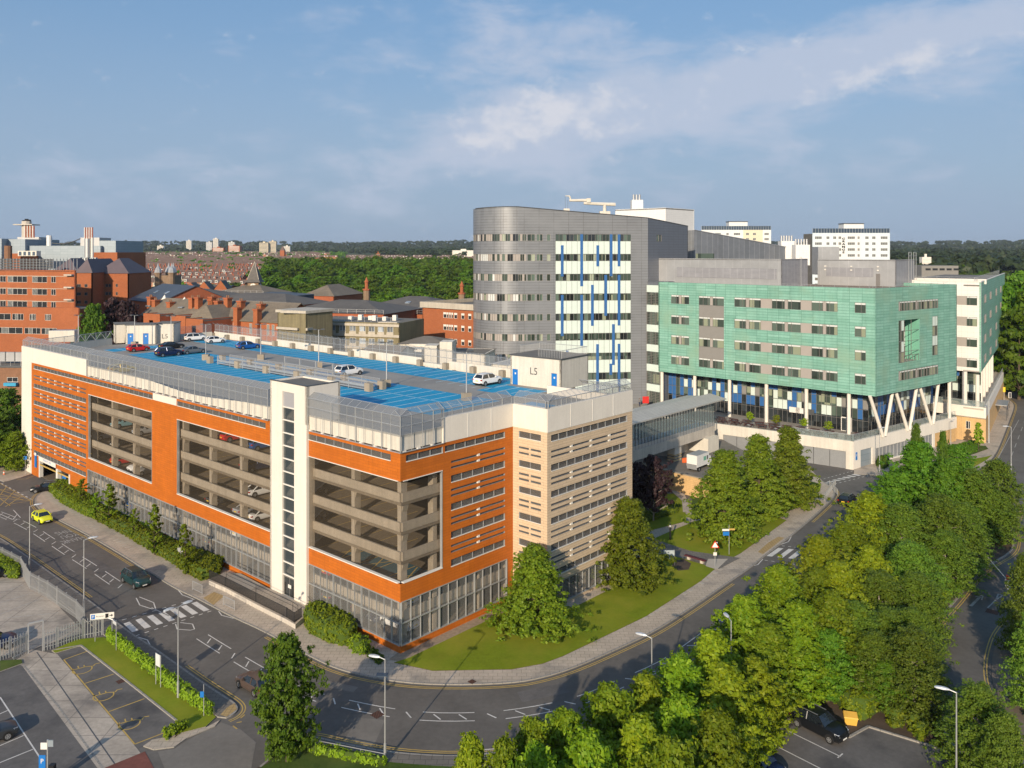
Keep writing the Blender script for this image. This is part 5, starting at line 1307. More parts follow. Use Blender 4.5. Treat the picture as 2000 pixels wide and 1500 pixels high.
def hb_(px0,px1,yt,Z=330,mat='hall_clad',dep=25,name='hall_block'):
 x0,x1=atZ(px0,Z)[0],atZ(px1,Z)[0];MB().box(x0,x1,Z,Z+dep,0,zat(yt,Z),mat,'flat_roof').build(name,hl_)
hb_(4,49,467);hb_(49,196,480,332);hb_(194,226,470,334);hb_(-60,3,466,326);hb_(183,229,493,322,'brick_orange');hb_(20,40,495,320,'brick_orange')
hb_(34,76,463,345,'plant_screen',10);hb_(157,194,464,345,'plant_screen',10)
def flues(px0,px1,y0,y1,n,Z,mats=('white_trim','brick_red')):
 x0,x1=atZ(px0,Z)[0],atZ(px1,Z)[0]
 for k in range(n):
  x=x0+(x1-x0)*(k+.5)/n;MB().tube((x,Z,zat(y0,Z)),(x,Z,zat(y1,Z)),(x1-x0)/n*.42,mats[k%len(mats)],8).build('flue',hl_)
flues(47,68,464,441,8,345);flues(164,182,467,444,8,345)
mb=MB();x,y=atZ(52,348);mb.tube((x,y,zat(467,348)),(x,y,zat(432,348)),1.9,'concrete_light',10)
for k,(dx,hh)in enumerate(((-1,430),(0,427.5),(1,429))):mb.tube((x+dx*1.1,y,zat(440,348)),(x+dx*1.1,y,zat(hh,348)),.75,'black_metal',8)
mb.fbox(Fr((x-4,y-3),(1,0)),0,8,-6,0,zat(440,348),zat(438,348),'concrete_light');mb.build('chimney_stack',hl_)
MB().tube((*atZ(96,335),zat(480,335)),(*atZ(96,335),zat(460,335)),1.0,'white_metal',10).build('flue',hl_)
MB().tube((*atZ(171,300),zat(503,300)),(*atZ(171,300),zat(466,300)),1.1,'steel',10).build('flue',hl_)
MB().tube((*atZ(180,300),zat(503,300)),(*atZ(180,300),zat(464,300)),.5,'white_trim',8).build('flue',hl_)
MB().tube((*atZ(16,255),30),(*atZ(16,255),zat(480,255)),1.1,'brick_brown',10).build('flue',hl_)
x,y=atZ(53,318);mb=MB().box(x-3.6,x+3.6,y,y+3,zat(500,318),zat(490,318),'white_render')
for k in range(4):mb.box(x-3.2+1.75*k,x-2.2+1.75*k,y-.05,y-.01,zat(499,318),zat(491.5,318),'plant_blue')
mb.build('chiller',hl_)
x,y=atZ(165,300);mb=MB()
for k in range(10):mb.box(x-4+.95*k,x-3.5+.95*k,y,y+1.5,zat(512,300),zat(505-(k%3),300),'steel')
mb.build('pipework',hl_)
mb=MB()
for a,b in(((76,466.5),(157,466.5)),):
 p0,p1=atZ(a[0],345),atZ(b[0],345)
 for k in range(8):
  s0_,s1_=k/8,(k+1)/8;sag=lambda s_:-2.2*4*s_*(1-s_)
  mb.tube((p0[0]+(p1[0]-p0[0])*s0_,345,zat(466,345)+sag(s0_)),(p0[0]+(p1[0]-p0[0])*s1_,345,zat(466,345)+sag(s1_)),.22,'steel_dark',5)
mb.build('cable',hl_)
vr0,vr1=atZ(277,212),atZ(548,190);FV=fr2(vr0,vr1);LV_=dist(vr0,vr1)
vic=thing('victorian_ward','red brick victorian ward range with slate roof and tall chimney stacks','hospital',(*vr0,0))
ze=zat(621,202);zr=zat(587,208)
mb_h=[]
for a in(455,464,487,498,521,531):mb_h.append((FV.u(a),FV.u(a+5),ze-3.2,ze-.7))
MB().wall(FV,0,LV_,0,ze,mb_h,.3,'brick_orange').build('brick_wall',vic)
for a,b,c,d_ in mb_h:put_win(FV,a,c,b-a,d_-c,vic,glass='win_mid',frame='white_trim',split=(.5,))
mb=MB();gable(mb,FV,0,LV_,-13,0,ze,zr,'slate_brown','brick_orange');mb.build('main_roof',vic)
MB().fbox(FV,0,LV_,-13,-12.7,0,ze,'brick_orange').build('brick_wall',vic)
zrf=lambda d_:ze+(zr-ze)*(1-abs(d_+6.5)/6.5)
def stack(u,d,zt,w=1.3,l=1.5):
 mb=MB().fbox(FV,u-w/2,u+w/2,d-l/2,d+l/2,10,zt,'brick_orange');mb.fbox(FV,u-w/2-.15,u+w/2+.15,d-l/2-.15,d+l/2+.15,zt,zt+.35,'brick_red')
 for k in(-.3,.3):mb.tube(FV.p(u+k,d,zt+.35),FV.p(u+k,d,zt+.9),.18,'brick_brown',6)
 mb.build('chimney_stack',vic)
for a,yt,yb in((304,588,605),(333,592,608),(376,584,604),(388,583,600),(414,587,601),(426,590,610),(295,582,600),(464,603,640),(503,606,628),(415,582,590),(445,584,595),(471,590,601),(510,596,606)):
 tall=yb>620;u=FV.u(a,.4 if tall else-3.5);d_=.4 if tall else-3.5
 stack(u,d_,zat(yt,FV.xy(u,d_)[1]))
for a,yt in((321.5,576),(360.5,580),(481,589),(531.5,593)):
 u=FV.u(a,-6.5);x,y=FV.xy(u,-6.5);z1_=zat(yt,y);mb=MB().box(x-.55,x+.55,y-.55,y+.55,zr-1,z1_-1.7,'white_trim')
 mb.hexa([(x-.85,y-.85,z1_-1.7),(x+.85,y-.85,z1_-1.7),(x+.85,y+.85,z1_-1.7),(x-.85,y+.85,z1_-1.7)],[(x-.04,y-.04,z1_),(x+.04,y-.04,z1_),(x+.04,y+.04,z1_),(x-.04,y+.04,z1_)],'white_trim');mb.build('roof_vent',vic)
for a,b,yt,gz in((392,448,588,2),(315,322,600,0)):
 u0,u1=FV.u(a),FV.u(b);um=(u0+u1)/2;w=(u1-u0)
 if gz:
  mb=MB();mb.fbox(FV,u0,u1,-4,4.5,0,ze-.2,'brick_orange')
  for s_ in(-1,1):mb.face([FV.p(um,-6,zr-.5),FV.p(um,2.5,zr-.5),FV.p(um+s_*(w/2+.4),5.0,ze-.3),FV.p(um+s_*(w/2+.4),-6,ze-.3)],'slate_brown')
  mb.face([FV.p(um,2.5,zr-.5),FV.p(u0-.4,5,ze-.3),FV.p(u1+.4,5,ze-.3)],'slate_brown');mb.build('cross_wing',vic)
for a,b,yt,fw in((335,362,616,6),(363,396,622,9),(280,312,612,4)):
 u0,u1=FV.u(a,fw),FV.u(b,fw);zz=zat(yt,FV.xy(u0,fw)[1]);hs=[(u0+(u1-u0)*.35,u0+(u1-u0)*.6,zz-3.2,zz-1.6)]
 MB().wall(FV,u0,u1,0,zz,hs,.25,'brick_orange',d=fw).build('outbuilding',vic);MB().fbox(FV,u0,u1,0,fw-.25,zz-.5,zz-.2,'flat_roof').build('outbuilding_roof',vic)
 MB().fbox(FV,u0+.01,u0+.26,0,fw-.26,0,zz-.01,'brick_orange').build('outbuilding',vic);MB().fbox(FV,u1-.26,u1-.01,0,fw-.26,0,zz-.01,'brick_red').build('outbuilding',vic)
mb=MB()
for a in(355,443,292):mb.fbox(FV,FV.u(a,-3)-.8,FV.u(a,-3)+.8,-3.6,-2.4,zrf(-3)+.12,zrf(-3)+.45,'glass_hall')
mb.build('rooflight',vic)
def range_roof(px0,px1,Z0,Z1,ye,yr,dep,lab,wallm='brick_red',roofm='slate',rail=True,rooflights=0,name='slate_range',hipped=True,win=0):
 a,b=atZ(px0,Z0),atZ(px1,Z1);f=fr2(a,b);L=dist(a,b);zm=(Z0+Z1)/2
 z0,z1=zat(ye,zm),zat(yr,zm+dep/2)
 t=thing(name,lab,'hospital',(*f.xy(L/2),0));hs=[]
 if win:
  for k in range(win):u=L*(k+.5)/win;hs+=[(u-.8,u+.8,z0-3.4,z0-1.3),(u-.8,u+.8,z0-7.2,z0-5.0)]
 boxwalls(f,L,dep,0,z0,hs,wallm,t,'brick_wall')
 for h in hs:put_win(f,h[0],h[2],h[1]-h[0],h[3]-h[2],t,glass='win_dark',frame='taupe_dark',split=(.33,.66))
 mb=MB()
 if hipped:hip(mb,-.4,L+.4,-dep-.4,.4,z0,z1,roofm,f)
 else:gable(mb,f,0,L,-dep,0,z0,z1,roofm,wallm)
 mb.build('roof',t)
 if rail:
  mb=MB();n=int(L/2.5)
  for k in range(n+1):mb.tube(f.p(L*k/n,.3,z0),f.p(L*k/n,.3,z0+1.1),.04,'galv',4)
  for zz in(.6,1.1):mb.tube(f.p(0,.3,z0+zz),f.p(L,.3,z0+zz),.04,'galv',4)
  mb.build('edge_rail',t)
 for k in range(rooflights):
  u=L*(k+1)/(rooflights+1);zz=z0+(z1-z0)*.5;d_=-dep*.25
  MB().hexa([f.p(u-.8,d_-.6,zz+.35),f.p(u+.8,d_-.6,zz+.35),f.p(u+.8,d_+.6,zz-.2),f.p(u-.8,d_+.6,zz-.2)],[f.p(u-.8,d_-.6,zz+.6),f.p(u+.8,d_-.6,zz+.6),f.p(u+.8,d_+.6,zz+.1),f.p(u-.8,d_+.6,zz+.1)],'glass_hall').build('rooflight',t)
 return t
range_roof(252,312,262,246,588,556,22,'steep blue slate roof with a brick gable left of the chimneyed ward',roofm='slate_blue',rail=False,rooflights=2,hipped=False)
range_roof(300,392,275,262,580,563,20,'dark slate hipped roof beyond the left part of the chimneyed ward',rail=False)
range_roof(388,560,255,238,594,572,20,'long grey slate roof with white edge rail behind the chimneyed ward')
range_roof(480,575,278,272,577,570,12,'black panelled flat topped roof right of the clock spire',roofm='steel_dark',wallm='plant_blue',rail=False)
range_roof(418,515,300,292,573,556,16,'pale brown slate roof in front of the clock spire',roofm='slate_brown',rail=True)
range_roof(545,750,225,215,611,585,24,'large grey slate hipped roof above the concrete block',roofm='slate',rooflights=0)
range_roof(690,868,262,250,606,578,26,'wide slate hipped roof with edge rail left of the grey tower',roofm='slate',rooflights=1)
range_roof(590,652,300,296,578,555,22,'small pyramid slate roof in front of the woodland',roofm='slate_brown',rail=False)
range_roof(320,350,330,328,566,556,14,'low slate roof beside the stone turrets',rail=False)
range_roof(255,330,340,330,571,557,16,'pale slate roof left of the stone turrets',roofm='slate_brown',rail=False)
range_roof(362,430,345,338,570,557,16,'slate roof with two brick gables right of the stone turrets',roofm='slate',rail=False,hipped=False)
range_roof(748,830,240,232,612,609,16,'orange brick wing with tall paired windows behind the concrete block',wallm='brick_orange',roofm='flat_roof',win=6)
for a,yt in((372,552),(398,550),(431,548)):
 x,y=atZ(a,335);t=thing('brick_gable','small brick gable on the old slate roofs, %s'%{372:'leftmost of three',398:'middle one of three',431:'rightmost of three'}[a],'gable',(x,y,0))
 mb=MB().hexa([(x-2.6,y,20),(x+2.6,y,20),(x+2.6,y+6,20),(x-2.6,y+6,20)],[(x-2.6,y,zat(565,335)),(x+2.6,y,zat(565,335)),(x+2.6,y+6,zat(565,335)),(x-2.6,y+6,zat(565,335))],'brick_orange')
 zt_=zat(565,335);za_=zat(yt,335);mb.build('brick_wall',t)
 mb=MB().face([(x-2.6,y,zt_),(x+2.6,y,zt_),(x,y,za_)],'brick_orange');mb.face([(x-2.9,y,zt_),(x,y,za_),(x,y+6,za_),(x-2.9,y+6,zt_)],'slate');mb.face([(x,y,za_),(x+2.9,y,zt_),(x+2.9,y+6,zt_),(x,y+6,za_)],'slate');mb.build('roof',t)
x,y=atZ(497.5,305);t=thing('clock_spire','slate clock spire with white clock faces rising over the roofs','clock tower',(x,y,0))
w=2.0;zc0,zc1=zat(565,305),zat(551,305)
MB().box(x-w,x+w,y-w,y+w,10,zc1,'stone_old').build('clock_stage',t)
mb=MB();zs=zat(511,305);zk=zat(547,305)
for(r0,za),(r1,zb)in(((w+.9,zc1),(w+.1,zk+.3)),((w+.1,zk+.3),(.06,zs))):
 c0_=[(x+r0*a,y+r0*b,za)for a,b in((-1,-1),(1,-1),(1,1),(-1,1))];c1_=[(x+r1*a,y+r1*b,zb)for a,b in((-1,-1),(1,-1),(1,1),(-1,1))]
 mb.hexa(c0_,c1_,'slate',bottom=False)
mb.build('spire',t)
mb=MB()
for a,b in((-1,-1),(1,-1),(1,1),(-1,1)):mb.tube((x+(w+.1)*a,y+(w+.1)*b,zk+.3),(x,y,zs),.1,'pale_band',4)
mb.build('hip_ribs',t)
for k,(n_,u_)in enumerate((((0,-1),(1,0)),((1,0),(0,1)),((-1,0),(0,1)))):
 cz=(zc0+zc1)/2-.2;c_=(x+n_[0]*(w+.03),y+n_[1]*(w+.03));mb=MB()
 L_=[(c_[0]+u_[0]*1.15*math.cos(q),c_[1]+u_[1]*1.15*math.cos(q),cz+1.15*math.sin(q))for q in[2*math.pi*i/16 for i in range(16)]]
 mb.face(L_,'white_trim');f_=fr2((c_[0]-u_[0],c_[1]-u_[1]),(c_[0]+u_[0],c_[1]+u_[1]));mb.build('clock_face',t)
 o_=(n_[0]*.03,n_[1]*.03);hnd=MB()
 for aa,ll in((1.9,.9),(.4,.6)):
  p0=(c_[0]+o_[0],c_[1]+o_[1],cz);p1=(p0[0]+u_[0]*ll*math.cos(aa),p0[1]+u_[1]*ll*math.cos(aa),cz+ll*math.sin(aa));hnd.tube(p0,p1,.07,'black',4)
 hnd.build('clock_hands',t)
t=thing('stone_turrets','old sandstone water tower with four leaded corner turrets','tower',(*atZ(326,420),0))
x,y=atZ(326,420);zt_=zat(534,420)
MB().box(x-4.6,x+4.6,y-2,y+7,5,zt_-1,'stone_old').build('tower_body',t)
for a in(312,320,338.5,329):
 xx=atZ(a,420)[0];yy=y-2 if a in(312,338.5)else y+6
 mb=MB().tube((xx,yy,10),(xx,yy,zt_),1.7,'stone_old',8);mb.tube((xx,yy,zt_),(xx,yy,zt_+.5),2.0,'stone_old',8)
 pr_=[(1.9,.5),(1.7,1.8),(1.1,2.9),(.5,3.6),(.08,5.4)]
 for(r0,h0),(r1,h1)in zip(pr_,pr_[1:]):mb.tube((xx,yy,zt_+h0),(xx,yy,zt_+h1),r0,'plant_screen',8,r1)
 mb.build('corner_turret',t)
cb=thing('concrete_block','mossy sixties concrete block with square windows behind the car park roof','office block',(*atZ(660,176),0))
m0,m1=atZ(596,183),atZ(780,176);f=fr2(m0,m1);L=dist(m0,m1)
zt_=zat(630,178);holes=[]
for y in(637,661,685):
 for a in(644,664,684,703,721,739,757):holes.append((f.u(a-1),f.u(a+11),zat(y+11,178),zat(y,178)))
fe,_,_=boxwalls(f,L,13,0,zt_,holes,'moss_concrete',cb)
for a,b,c,d_ in holes:
 put_win(f,a,c,b-a,d_-c,cb,glass='glass_hall',frame='white_trim',split=(.5,));MB().fbox(f,a-.1,b+.1,.01,.12,c-1.1,c-.05,'pale_band').build('apron_panel',cb)
mb=MB()
for z in(zt_-.5,zat(655,178),zat(679,178)):mb.fbox(f,0,L,.01,.25,z-.3,z+.25,'pale_band')
mb.fbox(f,L-5,L-.5,-2,.1,zt_,zt_+.2,'pale_band');mb.build('floor_band',cb)
MB().fbox(f,.3,L-.3,-12.7,-.3,zt_-.3,zt_,'flat_roof').build('roof',cb)
mb=MB()
for k in range(12):mb.tube(f.p(3+k*1.6,-1,zt_),f.p(3+k*1.6,-1,zt_+1.1),.03,'galv',4)
mb.tube(f.p(3,-1,zt_+1.1),f.p(22,-1,zt_+1.1),.03,'galv',4);mb.build('roof_railing',cb)
for k in range(6):MB().fbox(f,8.5+2*k,9.4+2*k,-5-(k%3),-4-(k%3),zt_,zt_+.9+.3*(k%2),'white_trim').build('roof_unit',cb)
m0,m1=atZ(542,172),atZ(597,168);f=fr2(m0,m1);L=dist(m0,m1);zt_=zat(611,170)
fe,_,_=boxwalls(f,L,8,0,zt_,[],'moss_concrete',cb);
mb=MB().fbox(f,-.3,L+.3,-8.3,.3,zt_,zt_+.55,'pale_band');mb.build('roof_band',cb)
m0,m1=atZ(597,168),atZ(640,176);f=fr2(m0,m1);L=dist(m0,m1)
MB().wall(f,0,L,0,zt_-.01,[],.3,'moss_concrete').build('wall',cb);MB().fbox(f,-.1,L+.2,-6,.3,zt_,zt_+.5,'pale_band').build('roof_band',cb)
mb=MB();
for ff,a,b in((fr2(atZ(542,171.6),atZ(597,167.6)),0,6),(f,0,L)):mb.fbox(ff,a,b,.02,.4,zat(641,170)-.3,zat(641,170)+.2,'pale_band')
mb.build('floor_band',cb)
ob=thing('brick_block','orange brick block with white window frames left of the grey tower','hospital',(*atZ(880,196),0))
m0,m1=atZ(825,205),atZ(945,192);f=fr2(m0,m1);L=dist(m0,m1);zt_=zat(600,199);holes=[]
for y in(611,635,662):
 for a in(866,872.5,877,881.5,887,901,914.5,926):holes.append((f.u(a),f.u(a+(6 if a in(866,887,901,914.5,926)else 3.4)),zat(y+11,198),zat(y,198)))
boxwalls(f,L,22,0,zt_,holes,'brick_orange',ob,'brick_wall')
for a,b,c,d_ in holes:put_win(f,a,c,b-a,d_-c,ob,glass='win_dark',frame='white_trim',top=.5,topmat='white_trim',split=())
mb=MB().fbox(f,-.4,L+.2,-.4,.5,zt_-.4,zt_+1.0,'pale_band');g_=Fr(f.xy(-.4),f.N);mb.fbox(Fr(f.xy(-.05,-22),f.N),0,22,0,.4,zt_-.4,zt_+1,'pale_band');mb.build('roof_band',ob)
MB().fbox(f,0,L,-22,-.4,zt_-.3,zt_+.1,'flat_roof').build('roof',ob)
MB().fbox(f,f.u(911),f.u(950),-10,-4,zt_,zat(577,195),'brick_orange').build('roof_house',ob)
for a,yt,lab in((716,541,'banded brick turret chimney in front of the woodland, left one of two'),(902,548.5,'banded brick turret chimney beside the grey tower, right one of two')):
 Zc=285;x,y=atZ(a,Zc);t=thing('turret_chimney',lab,'chimney',(x,y,0),group='brick turret chimneys');zz=zat(yt,Zc)
 MB().tube((x,y,12),(x,y,zz-4.6),1.15,'stone_old',8).build('shaft',t);MB().tube((x,y,zz-4.6),(x,y,zz-4.1),1.4,'brick_red',8).build('cornice',t)
 MB().tube((x,y,zz-4.1),(x,y,zz-1.8),.62,'brick_orange',8).build('lantern',t);mb=MB().tube((x,y,zz-1.8),(x,y,zz-1.5),.85,'brick_red',8);mb.tube((x,y,zz-1.5),(x,y,zz),.7,'brick_orange',8,.05);mb.build('cap',t)
for a0,a1,Z,yt,yr,m_,lab in((705,775,160,692,676,'slate_brown','small pitched slate roof close behind the car park parapet'),(860,948,172,690,687,'flat_roof','low flat grey roofed annexe at the foot of the orange brick block'),
(778,870,176,672,656,'flat_roof','dark flat roof beside the mossy concrete block'),(960,1000,150,712,709,'steel','grey metal roofed store under the grey tower')):
 range_roof(a0,a1,Z,Z-2,yt,yr,9,lab,wallm='white_dirty',roofm=m_,rail=False,name='annexe',hipped=m_!='slate_brown')
x,y=atZ(835,170);t=thing('roof_stair','cream rendered stair housing with sloping tops behind the car park','building',(x,y,0))
f=Fr((atZ(790,170)[0],170),(1,-.1));mb=MB()
for k in range(3):mb.prism([f.xy(1+3.2*k,0),f.xy(3.6+3.2*k,0),f.xy(3.6+3.2*k,-4),f.xy(1+3.2*k,-4)],0,19.6+.8*k,'white_dirty')
mb.build('stair_block',t);MB().fbox(f,0,10,-5,-4.1,0,20.2,'white_dirty').build('back_wall',t)
t=thing('grey_hall','low dark grey hall among the trees right of the hospital','hall',(*atZ(1835,420),0))
x0,x1=atZ(1800,420)[0],atZ(1872,420)[0];MB().box(x0,x1,420,440,0,zat(519,420),'taupe_dark','flat_roof').build('wall',t)
mb=MB()
for k in range(5):mb.box(x0+2+3.6*k,x0+4.6+3.6*k,419.9,420,zat(528,420),zat(524,420),'win_dark')
mb.build('window_band',t)
# terraced houses on the rising ground
def house_mesh(variant):
 mb=MB();w,d,h,r=5.4,8.5,5.6,8.8
 wm=('brick_house','brick_house','brick_house2','render_cream')[variant]
 mb.box(-w/2,w/2,-d/2,d/2,-4,h,wm)
 mb.face([(-w/2,-d/2-.3,h-.2),(w/2,-d/2-.3,h-.2),(w/2,0,r),(-w/2,0,r)],'slate_house');mb.face([(w/2,d/2+.3,h-.2),(-w/2,d/2+.3,h-.2),(-w/2,0,r),(w/2,0,r)],'slate_house')
 for s_ in(-1,1):mb.face([(s_*w/2,-d/2,h),(s_*w/2,d/2,h),(s_*w/2,0,r)],wm)
 mb.box(w/2-.7,w/2+.1,-.6,.6,r-1,r+1.3,'brick_house')
 for x0 in(-1.9,.5):mb.box(x0,x0+1.3,-d/2-.06,-d/2-.01,3.4,4.9,'win_mid')
 mb.box(-1.9,-.3,-d/2-.06,-d/2-.01,.8,2.4,'win_mid');mb.box(.6,1.5,-d/2-.06,-d/2-.01,-.2,2.1,'white_trim')
 if variant!=2:mb.box(-1.2,1.2,-d/2+.2,-1,h,h+2.0,'white_trim','slate_house');mb.box(-.9,.9,-d/2+.13,-d/2+.19,h+.6,h+1.7,'win_mid')
 return mb
M('brick_house',(0.36,0.12,0.07),.9,var=.15,vs=.2);M('brick_house2',(0.40,0.17,0.10),.9,var=.15,vs=.2);M('render_cream',(0.60,0.52,0.38),.9,var=.1);M('slate_house',(0.15,0.10,0.08),.8,var=.2,vs=.3)
hrnd=random.Random(11)
hp=[]
row=0
Zr=640.0
while Zr<1500:
 k=0
 ang=R((-14,6,-8,22,-30,2)[row%6]);x0=-0.482*Zr;x1=-0.262*Zr
 if row%2:x0+=hrnd.uniform(0,12)
 x=x0
 while x<x1:
  n=hrnd.randint(6,11)
  for q in range(n):
   xx=x+q*5.45*math.cos(ang);yy=Zr+q*5.45*math.sin(ang)
   if xx<x1+4:hp.append((xx,yy,ang+math.pi*0,hrnd.choice((0,0,0,1,2,2,3))))
  x+=n*5.45*math.cos(ang)+hrnd.uniform(7,13)
 Zr+=hrnd.uniform(19,26)*(1 if Zr<900 else 1.25);row+=1
hp.sort(key=lambda q:q[1])
protos=[]
for i,(x,y,a,v)in enumerate(hp[:290]):
 if len(protos)<4:
  o=house_mesh(len(protos)).build('terraced_house');v=len(protos);protos.append(o)
 else:o=protos[v].copy();COL.objects.link(o)
 o.location=(x,y,terrain(x,y));o.rotation_euler=(0,0,a)
 tag(o,'small two storey terraced house with slate roof in the rows beyond the hospital','house','terraced houses on the hillside')
far=MB()
def add_far(x,y,a,s=1.0,pale=False):
 z=terrain(x,y);c,s_=math.cos(a),math.sin(a);w,d,h,r=5.4*s,8*s,5.6,8.6
 T=lambda u,v,zz:(x+u*c-v*s_,y+u*s_+v*c,z+zz)
 m_='render_cream' if pale else('brick_house' if hrnd.random()<.6 else 'brick_house2')
 far.face([T(-w/2,-d/2,-3),T(w/2,-d/2,-3),T(w/2,-d/2,h),T(-w/2,-d/2,h)],m_)
 far.face([T(w/2,-d/2,-3),T(w/2,d/2,-3),T(w/2,d/2,h),T(w/2,0,r),T(w/2,-d/2,h)],m_)
 far.face([T(-w/2,d/2,-3),T(-w/2,-d/2,-3),T(-w/2,-d/2,h),T(-w/2,0,r),T(-w/2,d/2,h)],m_)
 far.face([T(-w/2,-d/2,h),T(w/2,-d/2,h),T(w/2,0,r),T(-w/2,0,r)],'slate_house')
 if hrnd.random()<.5:far.face([T(-w*.2,-d/2-.1,h+.2),T(w*.2,-d/2-.1,h+.2),T(w*.2,-d/2-.1,h+1.8),T(-w*.2,-d/2-.1,h+1.8)],'white_trim')
for x,y,a,v in hp[290:]:add_far(x,y,a,1,v==3)
Zr=1500
while Zr<2650:
 x=-0.485*Zr
 while x<-0.24*Zr:
  n=hrnd.randint(4,10);a=R(hrnd.uniform(-20,20))
  if hrnd.random()<.82:
   for q in range(n):add_far(x+q*5.5*math.cos(a),Zr+q*5.5*math.sin(a),a,1,hrnd.random()<.08)
  x+=n*5.5+hrnd.uniform(8,26)
 Zr+=hrnd.uniform(45,70)
for Zr in(1250,1320,1400,1480,1560,1650):
 x=-0.2*Zr
 while x<-0.035*Zr:
  n=hrnd.randint(5,12);a=R(hrnd.uniform(-8,8))
  for q in range(n):add_far(x+q*5.5,Zr+q*5.5*math.sin(a),a,1.1,hrnd.random()<.15)
  x+=n*5.5+hrnd.uniform(6,20)
for _ in range(60):
 Zq_=hrnd.uniform(900,1900);add_far(hrnd.uniform(.5,.64)*Zq_,Zq_,R(hrnd.uniform(-30,30)),1.5,hrnd.random()<.5)
o=far.build('distant_houses');tag(o,'mass of far brick terraces fading towards the skyline','houses',kind='stuff')
def far_block(px,wpx,ytop,Z,mat,lab,bands='taupe_dark',wings=None):
 x,y=atZ(px,Z);w=wpx*Z/F;zt=zat(ytop,Z);t=thing('tower_block',lab,'flats',(x,y,terrain(x,y)))
 mb=MB().box(x-w/2,x+w/2,y,y+w*.6,0,zt,mat);mb.box(x-w*.12,x+w*.12,y+2,y+w*.3,zt,zt+3,mat);mb.build('wall',t)
 n=int((zt-terrain(x,y))/3.2)
 mb=MB()
 for k in range(min(n,14)):mb.box(x-w*.44,x+w*.44,y-.4,y-.1,zt-2.6-3.2*k,zt-1.3-3.2*k,bands)
 mb.build('window_bands',t)
far_block(368.5,10,470,2700,'white_render','small white tower block alone on the skyline left of the group')
far_block(408,11,473,2500,'plant_screen','grey tower block left of the tallest white one on the skyline')
far_block(421,10,466,2500,'white_render','tallest slim white tower block on the left skyline')
far_block(452,12,473,2600,'plant_screen','grey tower block on the skyline right of the tallest one')
far_block(426,22,484,2200,'brick_orange','low red and white flats in front of the tallest tower block','white_trim')
far_block(457,23,480,2200,'brick_orange','wider red and white flats further right on the skyline','white_trim')
far_block(515,17,474,2000,'render_cream','broad beige tower block, left half of the pair near the middle','win_mid')
far_block(532,14,471.5,2010,'render_cream','broad beige tower block, right half of the pair near the middle','win_mid')
far_block(313,12,480,2600,'white_render','short pale block on the far left skyline')
far_block(560,12,481,2300,'white_render','short pale block right of the beige pair on the skyline')
far_block(905,44,489,1700,'white_render','long white hall in the trees left of the grey tower','white_trim')
far_block(738,8,495,1300,'brick_orange','single tan block among houses beyond the woodland')
far_block(1810,18,502,800,'white_render','white hall in the trees at the right skyline','white_trim')
x,y=atZ(551,1500);t=thing('church_tower','small red brick church tower on the housing skyline','church',(x,y,terrain(x,y)))
MB().box(x-4,x+4,y,y+8,0,zat(489,1500),'brick_orange').build('tower',t);mb=MB();hip(mb,x-4,x+4,y,y+8,zat(489,1500),zat(480,1500),'slate_house',inset_=3.9);mb.build('spire',t)
# trees, hedges, woods
def leaf_quads(rng,cen,rad,n_per,size,out,flat=0.6,droop=0.0,aspect=0.62):
 """cen (k,3), rad (k,), out (k,3) outward direction of each clump -> V (n*4,3), tint (n,)"""
 k=len(cen);n=k*n_per
 idx=np.repeat(np.arange(k),n_per)
 d=rng.normal(size=(n,3));d/=np.linalg.norm(d,axis=1)[:,None]
 r=rng.random(n)**0.45
 pos=cen[idx]+d*(r*rad[idx])[:,None]*np.array([1,1,flat])
 nrm=out[idx]*0.7+d*0.8+rng.normal(size=(n,3))*0.55+np.array([0,0,0.35]);nrm/=np.linalg.norm(nrm,axis=1)[:,None]
 t=rng.normal(size=(n,3))+np.array([0,0,-droop]);t-=(t*nrm).sum(1)[:,None]*nrm;t/=np.linalg.norm(t,axis=1)[:,None]
 b=np.cross(nrm,t);s=size*rng.uniform(.65,1.25,n)[:,None]
 V=np.stack([pos-t*s,pos+b*s*aspect,pos+t*s,pos-b*s*aspect],1).reshape(-1,3)
 ct=rng.random(k)
 tint=np.clip(ct[idx]*.38+rng.random(n)*.62+d[:,2]*.1,0,1)
 return V,tint
def quads_mesh(name,V,tint,mat,core=None):
 me=bpy.data.meshes.new(name);n=len(V)//4
 cv,cf=(core if core else([],[]))
 nv=len(V)+len(cv)
 me.vertices.add(nv);allv=np.concatenate([V,np.array(cv).reshape(-1,3)])if len(cv)else V
 me.vertices.foreach_set('co',allv.ravel())
 loops=list(range(len(V)));starts=list(range(0,len(V),4));tot=[4]*n;o=len(V)
 for f in cf:starts.append(len(loops));tot.append(len(f));loops+=[o+i for i in f]
 me.loops.add(len(loops));me.loops.foreach_set('vertex_index',loops)
 me.polygons.add(len(starts));me.polygons.foreach_set('loop_start',starts);me.polygons.foreach_set('loop_total',tot)
 me.materials.append(MAT[mat]);
 if cf:me.materials.append(MAT['hedge_core']);me.polygons.foreach_set('material_index',[0]*n+[1]*len(cf))
 a=me.attributes.new('tint','FLOAT','FACE');a.data.foreach_set('value',np.concatenate([tint,np.zeros(len(cf))]))
 me.update();me.validate()
 return me
